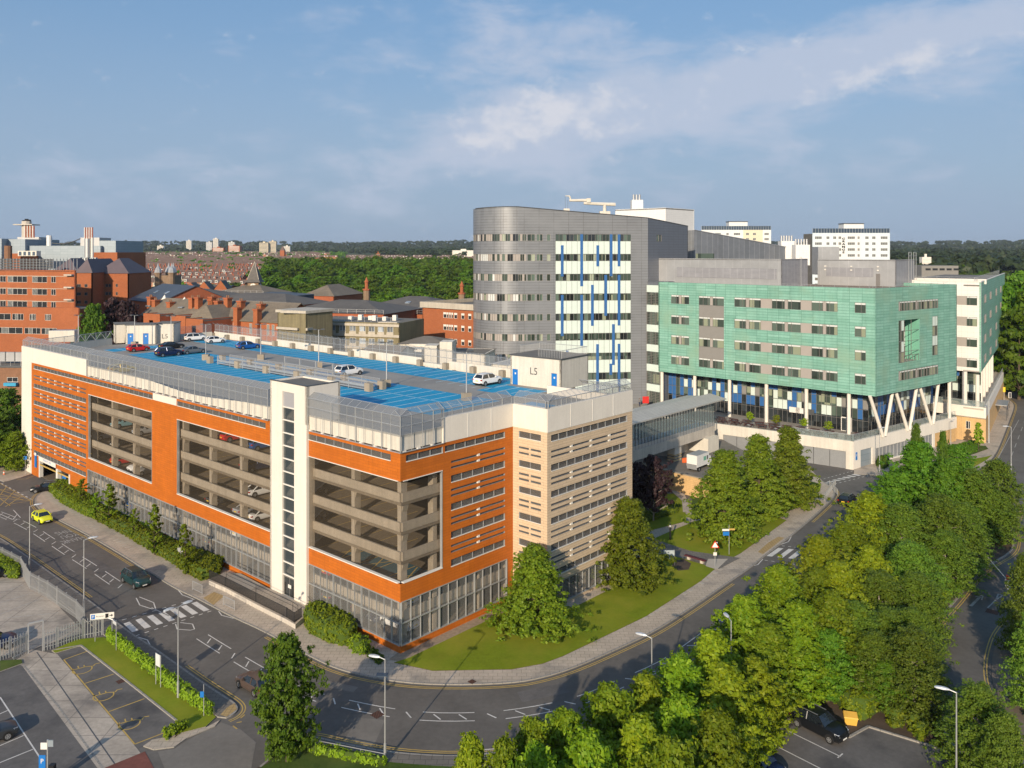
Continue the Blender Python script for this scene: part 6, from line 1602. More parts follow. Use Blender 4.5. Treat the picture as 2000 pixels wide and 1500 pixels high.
def crown(kind,seed,h,rad,nclump,per,size,mat,base=.12):
 """leaf clumps strung along the outer half of many limbs, so the outline stays ragged"""
 rng=np.random.default_rng(seed);ph=rng.uniform(0,6.28,12);cs=[];outs=[];cr=[]
 nb,ns={'oval':(26,5),'birch':(150,6)}.get(kind,(150,6));rise={'cone':.12,'ovoid':1.0,'round':.5,'birch':.35,'oval':.3}[kind];droop={'cone':.30,'birch':.42,'ovoid':.05}.get(kind,.12)
 if kind=='oval':ns=6
 elif h<7:nb=max(20,nclump//4)
 for i in range(nb):
  t=(i+rng.random())/nb;a=i*2.39996+rng.normal()*.25
  if kind=='cone':t=t**1.25;prof=(min(1,(t+.10)/.26)**.6)*(min(1,(1.02-t)/.80)**.8)
  elif kind=='ovoid':prof=(min(1,(t+.15)/.35)**.6)*(min(1,(1.03-t)/.70)**.75)
  elif kind=='birch':prof=math.sqrt(max(0,1-(2*t-.85)**2*.72))*(1-.42*t)
  else:prof=max(.1,1-abs(2*t-.9)**2.4)**.6
  L=rad*prof*rng.uniform(.58,1.22)*(1+.10*math.sin(3*a+ph[0])+.08*math.sin(7*t+2*a+ph[1]))
  hb=h*(base+(1-base)*t)-rise*L*.55;ru=rise*rng.uniform(.6,1.3)
  for k in range(ns):
   s_=.30+.70*(k+rng.random()*.6)/ns
   z=hb+L*s_*ru-droop*L*s_*s_+rng.normal()*.02*h;side=rng.normal()*.11*rad*(1.2-s_*.4)
   cs.append((math.cos(a)*L*s_-math.sin(a)*side,math.sin(a)*L*s_+math.cos(a)*side,min(max(z,h*base*.6),h)))
   outs.append((math.cos(a),math.sin(a),.35+(t-.4)*1.2));cr.append(rad*(.135-.055*s_)*rng.uniform(.8,1.3)*(1.45 if kind=='oval' else 1))
 cs=np.array(cs);outs=np.array(outs);outs/=np.linalg.norm(outs,axis=1)[:,None]
 n=max(6,int(nclump*per/len(cs)*1.05))
 V,tint=leaf_quads(rng,cs,np.array(cr),n,size,outs,.8 if kind in('birch','ovoid')else .6,1.2 if kind in('cone','birch')else .2,.55)
 return quads_mesh('crown',V,tint,mat)
def trunk_mb(h,r,rad,seed,mat,base=.15,stems=1):
 g=random.Random(seed);mb=MB()
 for s_ in range(stems):
  lean=(g.uniform(-.12,.12)*(s_>0),g.uniform(-.12,.12)*(s_>0));p=Vector((g.uniform(-.3,.3)*(s_>0),g.uniform(-.3,.3)*(s_>0),-.2))
  rr=r;n=6
  for k in range(n):
   q=p+Vector((lean[0]*h/n+g.uniform(-.05,.05)*h/n,lean[1]*h/n+g.uniform(-.05,.05)*h/n,h*.86/n));r2=r*(1-(k+1)/(n+.6))
   mb.tube(p,q,rr,mat,7,max(r2,.02))
   if k>=1:
    for _ in range(3):
     a=g.uniform(0,6.28);ln=rad*(.75-.09*k);e=p+Vector((math.cos(a)*ln,math.sin(a)*ln,ln*.55));mb.tube(p,e,max(r2*.45,.03),mat,5,.015)
   p,rr=q,max(r2,.02)
 return mb
TP={}
def tree_proto(key,kind,seed,h,rad,nclump,per,size,leaf,bark='bark',base=.12,name='tree',stems=1,tr=.16):
 t=bpy.data.objects.new(name,None);COL.objects.link(t);t.empty_display_size=.5;OFF[t.name]=Vector((0,0,0))
 trunk_mb(h,tr,rad,seed,bark,base,stems).build('trunk',t)
 c=bpy.data.objects.new('crown',crown(kind,seed,h,rad,nclump,per,size,leaf,base));COL.objects.link(c);c.parent=t
 TP[key]=[t,h,rad,False]
def put_tree(key,x,y,z,h,rad,label,cat='tree',group=None,rz=None):
 P_=TP[key];o=P_[0]if not P_[3]else copy_tree(P_[0]);P_[3]=True
 o.location=(x,y,z);s=rad/P_[2];o.scale=(s,s,h/P_[1]);o.rotation_euler=(0,0,random.uniform(0,6.28)if rz is None else rz)
 for k in('label','category','group'):
  if k in o:del o[k]
 return tag(o,label,cat,group)
tree_proto('linden1','cone',1,10,3.9,420,46,.155,'leaf_linden',name='linden_tree',base=.05)
tree_proto('linden2','cone',2,10,4.1,420,46,.155,'leaf_linden',name='linden_tree',base=.05)
tree_proto('maple1','ovoid',3,9,3.6,360,46,.155,'leaf_maple',name='maple_tree',base=.12)
tree_proto('maple2','ovoid',4,9,3.6,360,46,.155,'leaf_maple',name='maple_tree',base=.06)
tree_proto('gold1','ovoid',5,9,3.5,340,46,.155,'leaf_gold',name='golden_maple',base=.06)
tree_proto('dark1','round',6,9,3.8,380,48,.16,'leaf_dark',name='sycamore_tree',base=.08)
tree_proto('dark2','ovoid',16,12,5.0,520,46,.20,'leaf_dark',name='hornbeam_tree',base=.06)
tree_proto('birch1','birch',7,11,3.7,460,44,.12,'leaf_birch','bark_pale',name='birch_tree',base=.08,stems=2,tr=.14)
tree_proto('birch2','birch',8,11,3.9,480,44,.12,'leaf_birch','bark_pale',name='birch_tree',base=.10,stems=1,tr=.15)
tree_proto('purple','round',9,6.5,2.9,230,40,.15,'leaf_purple','bark_pale',name='purple_tree',base=.24,tr=.12)
tree_proto('young','round',10,4.6,1.35,110,22,.14,'leaf_maple',name='young_tree',base=.08,tr=.06)
tree_proto('lime','birch',12,4.6,1.2,90,26,.16,'leaf_lime',name='young_tree',base=.3,tr=.06)
tree_proto('pot','round',13,2.0,.75,36,18,.11,'leaf_gold',name='potted_tree',base=.45,tr=.04)
for i,k in enumerate(('forest1','forest2','forest3')):tree_proto(k,'oval',20+i,17,7.5,170,22,.58,'leaf_forest',name='woodland_tree',base=.1,tr=.4)
def gtree(key,px,pytop,Z,rad,label,group=None,zb=.14,pyb=None):
 rad*=1.17 if key[:4]in('lind','mapl','gold','birc')else 1.05
 x=(px-1000)/F*Z;zt=zat(pytop,Z);return put_tree(key,x,Z,zb,zt-zb,rad,label,group=group)
gtree('linden1',1044,1068,86.5,4.6,'broad conical linden on the lawn in front of the orange corner')
gtree('linden2',1229,976,99,5.0,'large conical linden on the lawn at the cream corner of the car park')
gtree('linden1',1414,882,115,5.3,'biggest linden on the lawn by the signpost, nearest of the three')
gtree('linden2',1482,852,124,5.1,'middle linden of the three between lawn and terrace')
gtree('linden2',1540,836,130,4.9,'linden closest to the zebra crossing below the terrace')
gtree('purple',1276,892,121,3.1,'dark purple leaved tree beside the cream wall of the car park')
gtree('purple',1246,905,127,2.5,'second dark purple tree half hidden by the car park corner')
gtree('dark1',560,1246,64.0,2.75,'dense round green tree standing by the side road junction',zb=.1)
for px,yt,Z,r,lab in((160,936,127,1.3,'young tree with orange new leaves beside the entrance pillar'),(214,948,119,1.7,'young tree in the hedge bed, tallest of the left pair'),(188,962,122,1.1,'small young tree left of the tallest one in the hedge bed'),(262,994,113,.9,'thin young tree in the middle of the hedge bed'),
(302,988,107.5,1.4,'tall young tree right of the gap in the hedge bed'),(361,1024,101,1.3,'young tree nearest the round road sign in the hedge bed')):
 gtree('young',px,yt,Z,r,lab,'young trees in the hedge bed')
gtree('lime',1911,826,163,1.35,'slim lime green young tree on the corner pavement')
ROW='trees in the planted bed along the road'
rlab={'gold1':'yellow green maple in the row beside the road','maple1':'bright green maple in the row beside the road','maple2':'bright green maple in the row beside the road',
'dark1':'dark green tree in the planted bed beside the bend','dark2':'dark green tree in the planted bed beside the bend','birch1':'grey green birch in the bed between the roads','birch2':'grey green birch in the bed between the roads'}
row=[('gold1',920,1440,51.5,2.1),('maple2',985,1450,51,2.1),('maple2',1040,1410,54,2.4),('maple1',1105,1396,54,2.9),('maple1',1190,1345,57.5,3.1),('gold1',1262,1324,60.5,2.9),('maple2',1330,1288,63,3.2),
('gold1',1392,1238,67.5,3.2),('maple1',1455,1168,74,3.3),('maple1',1522,1110,81,3.6),('gold1',1602,1050,90,3.7),('gold1',1700,966,103,4.3),('maple2',1655,1025,96,3.8),
('maple2',1050,1465,49,2.5),('maple1',1150,1440,50.5,3.0),('gold1',1250,1405,53.5,3.0),('maple2',1330,1365,56,3.2),('gold1',1420,1305,61,3.3),('maple2',1400,1395,54,3.0),('maple1',1310,1450,49,2.8),
('maple1',1500,1225,71,3.5),('gold1',1475,1290,66,2.8),('maple2',1560,1180,74,3.5),('maple1',1625,1160,75.5,3.3),('gold1',1640,1100,83,3.7),('maple2',1560,1245,71.5,2.8),('gold1',1700,1070,88,3.3),('maple1',1600,1115,83,3.2),('dark1',1618,1235,72.5,2.5),
('dark2',1795,866,120,5.4),('dark2',1850,900,115,4.4),('dark1',1742,925,118,3.4),('dark1',1870,872,134,3.4),
('birch1',1760,985,100,4.5),('birch2',1835,968,102,4.6),('birch1',1900,918,114,4.8),('birch2',1950,900,117,4.4),('birch2',1880,985,104,4.4),('birch1',1850,1040,97,4.2),('birch2',1780,1060,90,4.3),('birch1',1935,955,113,4.0),
('birch1',1718,1120,83,4.0),('birch2',1790,1120,84,4.0),('birch1',1672,1180,76,3.6),('birch2',1738,1190,77,3.6),('birch1',1705,1235,72.5,3.1),('birch2',1785,1190,76,3.3),('birch1',1785,1230,70.5,3.6),('dark1',1730,1290,71,2.1),
('birch1',1910,1340,62,3.3),('birch2',1960,1395,58,2.4),('birch2',2003,1085,80,2.7),('birch1',2018,1205,71,2.6),('birch2',2050,1000,86,3),('dark1',1010,1500,45,1.6)]
ORD='first second third fourth fifth sixth seventh eighth ninth tenth eleventh twelfth thirteenth fourteenth fifteenth sixteenth seventeenth eighteenth nineteenth twentieth twenty-first twenty-second'.split()
for L_ in sorted(set(rlab.values())):
 g_=sorted([q for q in row if rlab[q[0]]==L_],key=lambda q:q[1])
 for i,(key,px,yt,Z,r)in enumerate(g_):gtree(key,px,yt,Z,r,'%s, %s from the left'%(L_,ORD[i]),group=ROW)
gtree('dark2',1790,832,121,1.7,'slender spire topped tree in front of the louvred podium wall',zb=.2);gtree('dark2',1842,846,124,1.5,'small pointed tree in front of the orange stone wall',zb=.2)
gtree('dark1',12,762,158,5.0,'dark bushy tree at the left edge below the blue banner');gtree('dark1',-15,800,150,5.0,'second bushy tree at the far left edge');gtree('maple1',30,845,148,3.0,'low green bush by the white end of the car park',zb=.1)
gtree('dark1',182,598,205,5.0,'dark green tree in the shade behind the far stair house',zb=0);gtree('purple',222,586,212,6.0,'big purple black tree in the shade behind the far stair house',zb=0);gtree('purple',246,592,208,5.0,'smaller purple black tree beside the blue slate roof',zb=0)
WG='woodland trees right of the hospital'
wl_='tall woodland tree beyond the grass slope at the right edge'
for px,yt,Z,r in((1975,560,235,9),(2010,575,225,9),(1985,535,290,10),(2030,540,270,11),(1965,545,320,9),(2060,520,330,12),(1968,590,240,7),(1990,610,220,8),(1955,570,260,6)):
 gtree(random.choice(('forest1','forest2','forest3')),px,yt,Z,r,wl_,group=WG,zb=0)
tr_=random.Random(5)
cand=[]
for px in range(1745,2060,17):
 for Z in(360,450,480,560,640,730):cand.append((px+tr_.uniform(-8,8),Z+tr_.uniform(-25,25)))
for px,Z in cand:
 if 1790<px<1885 and Z<450:continue
 x,y=atZ(px,Z);put_tree(tr_.choice(('forest1','forest2','forest3')),x,y,terrain(x,y)-1,tr_.uniform(9,14),tr_.uniform(6,9),'woodland tree in the belt beyond the low grey hall',group='woodland belt on the right')
wood=[]
Zr=398.0
while Zr<900:
 st=11.5+Zr*.007;x=-0.37*Zr
 while x<-0.03*Zr:
  xx,yy=x+tr_.uniform(-4,4),Zr+tr_.uniform(-4,4);px=1000+xx/yy*F
  lim=415 if yy<500 else 490+(yy-500)*.16
  if px>lim:wood.append((xx,yy))
  x+=st
 Zr+=13
wood.sort(key=lambda q:q[1])
wood=[w for w in wood]
for x,y in wood[:285]:
 put_tree(tr_.choice(('forest1','forest2','forest3')),x,y,terrain(x,y)-.5,tr_.uniform(12,22),tr_.uniform(6.5,11.5),'leafy crown of a woodland tree between the slate roofs and the far houses',group='trees of the wood behind the hospital')
rng=np.random.default_rng(99)
def far_wood(name,label,spots,n_cl,per,size,hgt,rad,mat='leaf_far'):
 Vs=[];Ts=[]
 for x,y in spots:
  z=terrain(x,y);cs=rng.normal(size=(n_cl,3));cs/=np.linalg.norm(cs,axis=1)[:,None];cs[:,2]=np.abs(cs[:,2])*.9
  s_=rng.uniform(.7,1.3);c=cs*np.array([rad,rad,hgt*.5])*s_+np.array([x,y,z+hgt*.42*s_])
  V,t=leaf_quads(rng,c,np.full(n_cl,rad*.4),per,size,cs,.7);Vs.append(V);Ts.append(np.clip(t*.5+rng.random()*.5,0,1))
 o=bpy.data.objects.new(name,quads_mesh(name,np.concatenate(Vs),np.concatenate(Ts),mat));COL.objects.link(o);tag(o,label,'woods',kind='stuff')
far_wood('wood','further crowns of the wood merging towards the houses',wood[285:],18,12,1.3,16,8.5,'leaf_forest')
sp=[]
for _ in range(1500):
 a=rng.uniform(-.55,.58);r=rng.uniform(2450,4300)
 sp.append((r*math.sin(a),r*math.cos(a)))
for _ in range(450):
 a=rng.uniform(-.16,-.02);r=rng.uniform(1700,2500);sp.append((r*math.sin(a),r*math.cos(a)))
for _ in range(260):
 a=rng.uniform(.42,.58);r=rng.uniform(800,2400);sp.append((r*math.sin(a),r*math.cos(a)))
far_wood('distant_woods','dark wooded hills along the horizon',sp,10,9,4.2,15,13)
sp=[]
for _ in range(330):
 a=rng.uniform(-.46,-.2);r=rng.uniform(1700,2600);sp.append((r*math.sin(a),r*math.cos(a)))
for _ in range(120):
 a=rng.uniform(-.46,-.25);r=rng.uniform(650,1600);sp.append((r*math.sin(a),r*math.cos(a)))
far_wood('street_trees','scattered trees among the far terraces',sp,8,10,1.6,9,4.5,'leaf_forest')
# hedges
def hedge(name,label,outline,h,mat='leaf_hedge',z0=.12,size=.13,dens=26,world=False,cat='hedge',group=None,round_=.35,seed=0):
 p=outline if world else pts(outline)
 a=sum(p[i][0]*p[(i+1)%len(p)][1]-p[(i+1)%len(p)][0]*p[i][1]for i in range(len(p)))
 if a<0:p=list(reversed(p))
 r=np.random.default_rng(seed+50);C=[];O=[]
 xs=[q[0]for q in p];ys=[q[1]for q in p]
 def inside(x,y):
  c=False
  for i in range(len(p)):
   x0,y0=p[i];x1,y1=p[(i+1)%len(p)]
   if(y0>y)!=(y1>y)and x<(x1-x0)*(y-y0)/(y1-y0)+x0:c=not c
  return c
 def dedge(x,y):
  m_=9e9
  for i in range(len(p)):
   x0,y0=p[i];x1,y1=p[(i+1)%len(p)];dx,dy=x1-x0,y1-y0;t=max(0,min(1,((x-x0)*dx+(y-y0)*dy)/(dx*dx+dy*dy)));m_=min(m_,math.hypot(x-x0-t*dx,y-y0-t*dy))
  return m_
 area=abs(a)/2;n=int(area*dens/3.2)+8
 while n>0:
  x,y=r.uniform(min(xs),max(xs)),r.uniform(min(ys),max(ys))
  if inside(x,y):e=dedge(x,y);C.append((x,y,z0+h-round_*math.exp(-e/.25)+r.normal()*.04));O.append((0,0,1));n-=1
 for i in range(len(p)):
  x0,y0=p[i];x1,y1=p[(i+1)%len(p)];L=math.hypot(x1-x0,y1-y0);nx,ny=(y1-y0)/L,-(x1-x0)/L
  for _ in range(int(L*h*dens/3.2)+1):t=r.random();C.append((x0+(x1-x0)*t-nx*.06,y0+(y1-y0)*t-ny*.06,z0+r.random()*h*.95));O.append((nx,ny,.2))
 C=np.array(C);O=np.array(O,dtype=float)
 V,tint=leaf_quads(r,C,np.full(len(C),.22),10,size,O,.7)
 k=len(p);q=inset(p,.12)
 cv=[(x,y,z0)for x,y in q]+[(x,y,z0+h-.14)for x,y in q];cf=[list(range(k,2*k))]+[[i,(i+1)%k,(i+1)%k+k,i+k]for i in range(k)]
 o=bpy.data.objects.new(name,quads_mesh(name,V,tint,mat,(cv,cf)));COL.objects.link(o);return tag(o,label,cat,group)
hedge('hedge','clipped green hedge nearest the car park entrance',[(96,962),(110,950),(140,952),(172,975),(190,990),(186,1018),(160,1006),(120,985)],1.3,z0=.12)
hedge('hedge','long clipped green hedge along the pavement beside the crossing',[(190,1020),(195,1002),(250,1030),(330,1072),(400,1096),(436,1108),(428,1126),(392,1138),(330,1100),(250,1052)],1.35,seed=1)
hedge('shrub_bed','low shrubs between the long hedge and the glazed wall',[(196,1000),(210,985),(300,1040),(380,1090),(430,1104),(400,1096),(330,1070)],.7,'leaf_maple',size=.15,seed=2,cat='shrubs')
hedge('round_bush','big rounded bush left of the corner glazing',[(594,1222),(600,1208),(625,1200),(660,1212),(690,1232),(696,1250),(680,1266),(640,1258),(606,1242)],1.7,round_=.9,seed=3,cat='bush')
hedge('round_bush','smaller bush between the big rounded one and the orange corner',[(680,1266),(692,1252),(716,1258),(724,1272),(712,1283),(690,1278)],1.0,round_=.6,seed=4,cat='bush')
hedge('shrub_bed','dark low planting at the foot of the orange corner',[(716,1284),(726,1272),(752,1288),(742,1300)],.45,'leaf_dark',seed=5,cat='shrubs')
hedge('hedge','low bright green hedge behind the railings of the disabled bays',[(208,1250),(214,1243),(300,1308),(340,1338),(380,1368),(416,1394),(408,1402),(365,1374),(285,1314)],1.0,'leaf_lime',seed=6,dens=40)
hedge('bush','small upright bush at the end of the disabled bays',[(318,1444),(330,1436),(362,1420),(366,1424),(340,1440),(324,1448)],.8,'leaf_lime',seed=7)
hedge('hedge','low lime green hedge at the bottom beside the round tree',[(590,1472),(604,1463),(660,1474),(700,1484),(752,1493),(752,1502),(700,1494),(650,1485)],.7,'leaf_lime',seed=8)
hedge('shrub_bed','overgrown bushes behind the metal fence at the left edge',[(-40,1075),(0,1092),(30,1108),(40,1122),(34,1132),(0,1126),(-40,1110)],1.3,'leaf_hedge',z0=.0,seed=9,cat='shrubs')
for i,(L,h,lab)in enumerate((([(1630,1352),(1700,1350),(1724,1372),(1716,1396),(1690,1412),(1655,1402),(1632,1378)],1.6,'large rounded shrub beside the yellow grit bin'),([(1732,1392),(1752,1390),(1766,1404),(1764,1424),(1744,1428),(1730,1412)],1.3,'round shrub right of the largest one'),
([(1773,1404),(1790,1402),(1796,1418),(1788,1436),(1774,1430)],1.2,'small upright shrub by the car park kerb'),([(1788,1424),(1808,1422),(1810,1444),(1798,1456),(1786,1446)],1.1,'lowest small shrub by the car park kerb'),
([(1825,1425),(1834,1420),(1842,1460),(1832,1466)],1.2,'narrow shrub under the birch by the tall lamp'))):hedge('shrub',lab,L,h,round_=.7,seed=20+i,z0=.12,cat='shrub')
hedge('ground_cover','bright clipped ground cover strip beside the pavement and zebra crossing',[(1537,1000),(1558,988),(1600,962),(1602,950),(1590,950),(1550,972),(1520,990)],.5,'leaf_lime',seed=30,cat='hedge')
hedge('ground_cover','dark mounded planting round the purple tree',[(1262,1022),(1290,1014),(1322,1004),(1330,992),(1312,984),(1290,996),(1262,1002)],.5,'leaf_hedge',seed=31,cat='hedge')
hedge('hedge','dark clipped hedge block in front of the orange stone wall',[(1858,888),(1870,880),(1896,872),(1912,874),(1908,884),(1880,894)],1.3,'leaf_dark',seed=32)
hedge('shrub','dark bushes against the podium wall by the lamp post',[(1712,912),(1718,904),(1732,903),(1736,912),(1726,918)],1.4,'leaf_dark',seed=33,cat='shrub')
hedge('shrub_bed','pale wild shrubs on the inside of the loop road',[(1812,1225),(1830,1205),(1862,1165),(1850,1160),(1815,1195)],.9,'leaf_gold',seed=34,cat='shrubs')
hedge('shrub_bed','green scrub on the ground between the two roads',[(1660,1330),(1720,1200),(1840,1080),(1900,1040),(1860,1000),(1740,1080),(1640,1220)],.9,'leaf_dark',seed=35,cat='shrubs',dens=12,size=.2)
# cars
CARP={}
def paint(name,col,metal=.2,rough=.28):return M('paint_'+name,col,rough,metal,var=0.0,spec=.6)
M('tyre',(0.012,0.012,0.012),.9,var=0);M('alloy',(0.42,0.43,0.44),.35,.7,var=0);M('car_glass',(0.012,0.016,0.02),.04,var=0,spec=1.0);M('lamp_clear',(0.75,0.76,0.78),.1,.3,var=0)
M('lamp_red',(0.35,0.01,0.01),.2,var=0);M('plate_white',(0.75,0.75,0.72),.6,var=0);M('plate_yellow',(0.80,0.55,0.04),.6,var=0);M('trim_black',(0.018,0.018,0.02),.6,var=0)
def car_body(L,Wd,Hh,hood,deck,belt,wsx,rwx,rfx,rrx,clear=.2,trim=False):
 """profile along x (front = +x): hood and deck heights, windscreen base, rear window base, roof front, roof rear"""
 X=[-L/2,-L/2+.06,-L/2+.35,rwx,rwx+.5,0,wsx-.4,wsx,wsx+.5,L/2-.45,L/2-.08,L/2]
 T=[deck*.80,deck*.97,deck,belt,belt,belt*.985,belt*.985,belt*.98,hood*1.02,hood*.96,hood*.80,hood*.62]
 Wx=[.84,.93,.985,1,1,1,1,1,1,.97,.87,.74]
 Bz=[.42,.30,clear+.03,clear,clear,clear,clear,clear,clear,clear+.02,.26,.36]
 rings=[]
 for x,t,w,b in zip(X,T,Wx,Bz):
  h=Wd/2*w;m=(b+t)/2
  half=[(h*.55,b),(h*.93,b+.04),(h,b+.16),(h*.995,m),(h*.965,t-.07),(h*.88,t-.005),(h*.45,t+.028)]
  rings.append([(x,y,z)for y,z in half]+[(x,-y,z)for y,z in reversed(half)])
 mb=MB();n=len(rings[0]);pm=MAT['paint_white']
 for a,b in zip(rings,rings[1:]):
  for i in range(n):
   j=(i+1)%n;low=i in(0,12,13)or(trim and i in(1,11));mb.face([a[i],b[i],b[j],a[j]],'trim_black' if low else pm)
 mb.face(list(reversed(rings[0])),pm);mb.face(rings[-1],pm)
 zt=Hh;hb=Wd/2*.93;ht=Wd/2*.70
 rf=[(rfx,zt-.05),((rfx+rrx)/2,zt),(rrx,zt-.06)]
 for i in range(2):
  (x0,z0),(x1,z1)=rf[i],rf[i+1]
  mb.hexa([(x0,-ht,z0-.05),(x1,-ht,z1-.05),(x1,ht,z1-.05),(x0,ht,z0-.05)][::-1],[(x0,-ht*.94,z0),(x1,-ht*.94,z1),(x1,ht*.94,z1),(x0,ht*.94,z0)][::-1],pm)
 for s_ in(-1,1):
  for(x0,z0,y0),(x1,z1,y1),r in(((wsx,belt-.03,hb),(rfx,zt-.07,ht),.045),((rwx,belt-.03,hb),(rrx,zt-.08,ht),.075),(((wsx+rwx)/2-.1,belt-.03,hb+.01),((rfx+rrx)/2,zt-.05,ht+.005),.05)):
   mb.tube((x0,s_*y0,z0),(x1,s_*y1,z1),r,pm,5)
  mb.box(wsx-.45,wsx-.25,s_*(Wd/2+.02)-.1,s_*(Wd/2+.02)+.1,belt-.02,belt+.14,pm)
  for wx in(L/2-.82,-L/2+.80):mb.tube((wx,s_*(Wd/2-.12),.36),(wx,s_*(Wd/2+.006),.36),.39,'trim_black',14)
 mb.box(L/2-.03,L/2+.015,-.5,.5,.38,.55,'trim_black');mb.box(-L/2-.01,-L/2+.05,-.6,.6,.28,.42,'trim_black')
 return mb,(hb,ht,rf)
def make_car(style):
 L,Wd,Hh,hood,deck,belt,wsx,rwx,rfx,rrx,trim={'hatch':(4.05,1.76,1.47,.92,1.0,.96,.92,-1.85,.25,-1.35,False),'suv':(4.55,1.88,1.68,1.08,1.12,1.10,1.0,-2.1,.35,-1.7,True),
'saloon':(4.75,1.84,1.43,.90,1.02,.95,.95,-1.75,.2,-.95,False),
'estate':(4.6,1.80,1.50,.90,.98,.95,.95,-2.1,.25,-1.65,False)}[style]
 t=bpy.data.objects.new('parked_car',None);COL.objects.link(t);t.empty_display_size=.5;OFF[t.name]=Vector((0,0,0))
 mb,(hb,ht,rf)=car_body(L,Wd,Hh,hood,deck,belt,wsx,rwx,rfx,rrx,trim=trim)
 body=mb.build('body',t);body.data.polygons.foreach_set('use_smooth',[p.area>.0 for p in body.data.polygons])
 import bmesh
 bm=bmesh.new();bm.from_mesh(body.data);bmesh.ops.remove_doubles(bm,verts=bm.verts,dist=.002)
 for e in bm.edges:
  if len(e.link_faces)==2 and e.calc_face_angle(0)>.7:e.smooth=False
 bm.to_mesh(body.data);bm.free()
 g=MB();zt=Hh-.075
 lo=[(wsx,-hb,belt-.04),(wsx,hb,belt-.04),(rwx,hb,belt-.04),(rwx,-hb,belt-.04)];hi=[(rfx,-ht,zt),(rfx,ht,zt),(rrx,ht,zt-.02),(rrx,-ht,zt-.02)]
 g.hexa(lo,hi,'car_glass');g.build('windows',t)
 for s_ in(-1,1):
  for wx in(L/2-.82,-L/2+.80):
   w=MB().tube((wx,s_*(Wd/2-.2),.33),(wx,s_*(Wd/2+.02),.33),.33,'tyre',16).build('wheel',t)
   r_=MB().tube((wx,s_*(Wd/2+.0),.33),(wx,s_*(Wd/2+.03),.33),.215,'alloy',10)
   for k in range(5):a=1.2566*k;r_.box(wx+.13*math.cos(a)-.035,wx+.13*math.cos(a)+.035,s_*(Wd/2+.03)-.004,s_*(Wd/2+.03)+.004,.33+.13*math.sin(a)-.035,.33+.13*math.sin(a)+.035,'trim_black')
   r_.build('rim',w)
  MB().hexa([(L/2-.30,s_*Wd*.455-.0,hood*.70),(L/2-.02,s_*Wd*.36,hood*.66),(L/2-.04,s_*Wd*.24,hood*.68),(L/2-.2,s_*Wd*.24,hood*.70)][::s_],[(L/2-.42,s_*Wd*.47,hood*.90),(L/2-.10,s_*Wd*.39,hood*.82),(L/2-.08,s_*Wd*.24,hood*.80),(L/2-.2,s_*Wd*.24,hood*.84)][::s_],'lamp_clear').build('headlight',t)
  MB().box(-L/2-.005,-L/2+.22,s_*Wd*.42-.1,s_*Wd*.42+.11,deck*.72,deck*.88,'lamp_red').build('tail_light',t)
 MB().box(L/2+.005,L/2+.03,-.26,.26,.40,.51,'plate_white').build('number_plate',t)
 MB().box(-L/2-.03,-L/2-.0,-.26,.26,deck*.62,deck*.62+.12,'plate_yellow').build('number_plate',t)
 if style in('suv','estate'):
  for s_ in(-1,1):MB().tube((rfx-.1,s_*ht*.95,Hh+.02),(rrx+.1,s_*ht*.95,Hh+.01),.025,'alloy',5).build('roof_rail',t)
 for p_ in body.data.materials:pass
 return[t,False,L]
PAINTS={'white':(.78,.78,.77),'red':(.50,.012,.012),'navy':(.010,.022,.075),'black':(.012,.014,.017),'grey':(.16,.175,.19),'silver':(.45,.46,.47),'blue':(.012,.11,.38),'lightblue':(.25,.50,.58),
'green':(.018,.060,.065),'yellow':(.66,.72,.02),'bronze':(.125,.09,.075),'darkgrey':(.05,.055,.06),'gold':(.62,.42,.06)}
for k,v in PAINTS.items():paint(k,v,0.0 if k in('white','yellow','red')else .35)
for s_ in('hatch','suv','saloon','estate'):CARP[s_]=make_car(s_)
def car(style,col,x,y,z,heading,label,name='parked_car',cat='car',group=None,sc=1.0):
 t=CARP[style];o=t[0]if not t[1]else copy_tree(t[0]);t[1]=True
 o.name=name;o.location=(x,y,z);o.rotation_euler=(0,0,heading);o.scale=(sc,sc,sc)
 for c in o.children:
  if c.name.startswith('body'):
   for i,sl in enumerate(c.material_slots):
    if c.data.materials[i]==MAT['paint_white']:sl.link='OBJECT';sl.material=MAT['paint_'+col]
 return tag(o,label,cat,group)
hA=math.atan2(A[1],A[0]);hB=math.atan2(B[1],B[0]);hR=hA+math.pi
def hd(p,q):return math.atan2(q[1]-p[1],q[0]-p[0])
def roof_car(px,py,style,col,label,h=hB):
 x,y=P(px,py,DECK+.5);car(style,col,x,y,DECK+.01,h,label,group='cars on the car park roof')
roof_car(270,681,'hatch','red','red hatchback parked alone below the blue doors on the roof')
roof_car(335,676,'saloon','black','black car behind the navy one on the blue roof bays')
roof_car(329,690,'suv','navy','navy car nearest the front of the cluster on the blue roof bays')
roof_car(377,685,'saloon','grey','grey car on the right of the cluster on the blue roof bays')
roof_car(381,661,'suv','white','white car beside the level number stair house at the far roof end',hB-.15)
roof_car(421,665,'hatch','white','white hatchback second from the stair house along the far parapet',hB-.15)
roof_car(485,676,'estate','blue','bright blue car at the far parapet bays',hB-.1)
roof_car(681,727,'suv','white','white car with dark roof glass beside the ramp barriers')
roof_car(953,744,'suv','white','white car with a black roof near the near stair house')
x,y=cp(70.5,3.3);car('hatch','gold',x,y,DECK+.01,hB,'yellow car behind the mesh fence at the far left of the roof')
def lvl(px,fz,style,col,label,v=4.1,h=None,fr=FA):
 u=fr.u(px,-v);x,y=fr.xy(u,-v);car(style,col,x,y,fz+.01,hB if h is None else h,label,group='cars inside the parking levels')
L1,L2,L3,L4,L5_=LV[1],LV[2],LV[3],LV[4],LV[5]
lvl(243,L4,'hatch','lightblue','pale blue small car in the upper left opening',h=hB+math.pi)
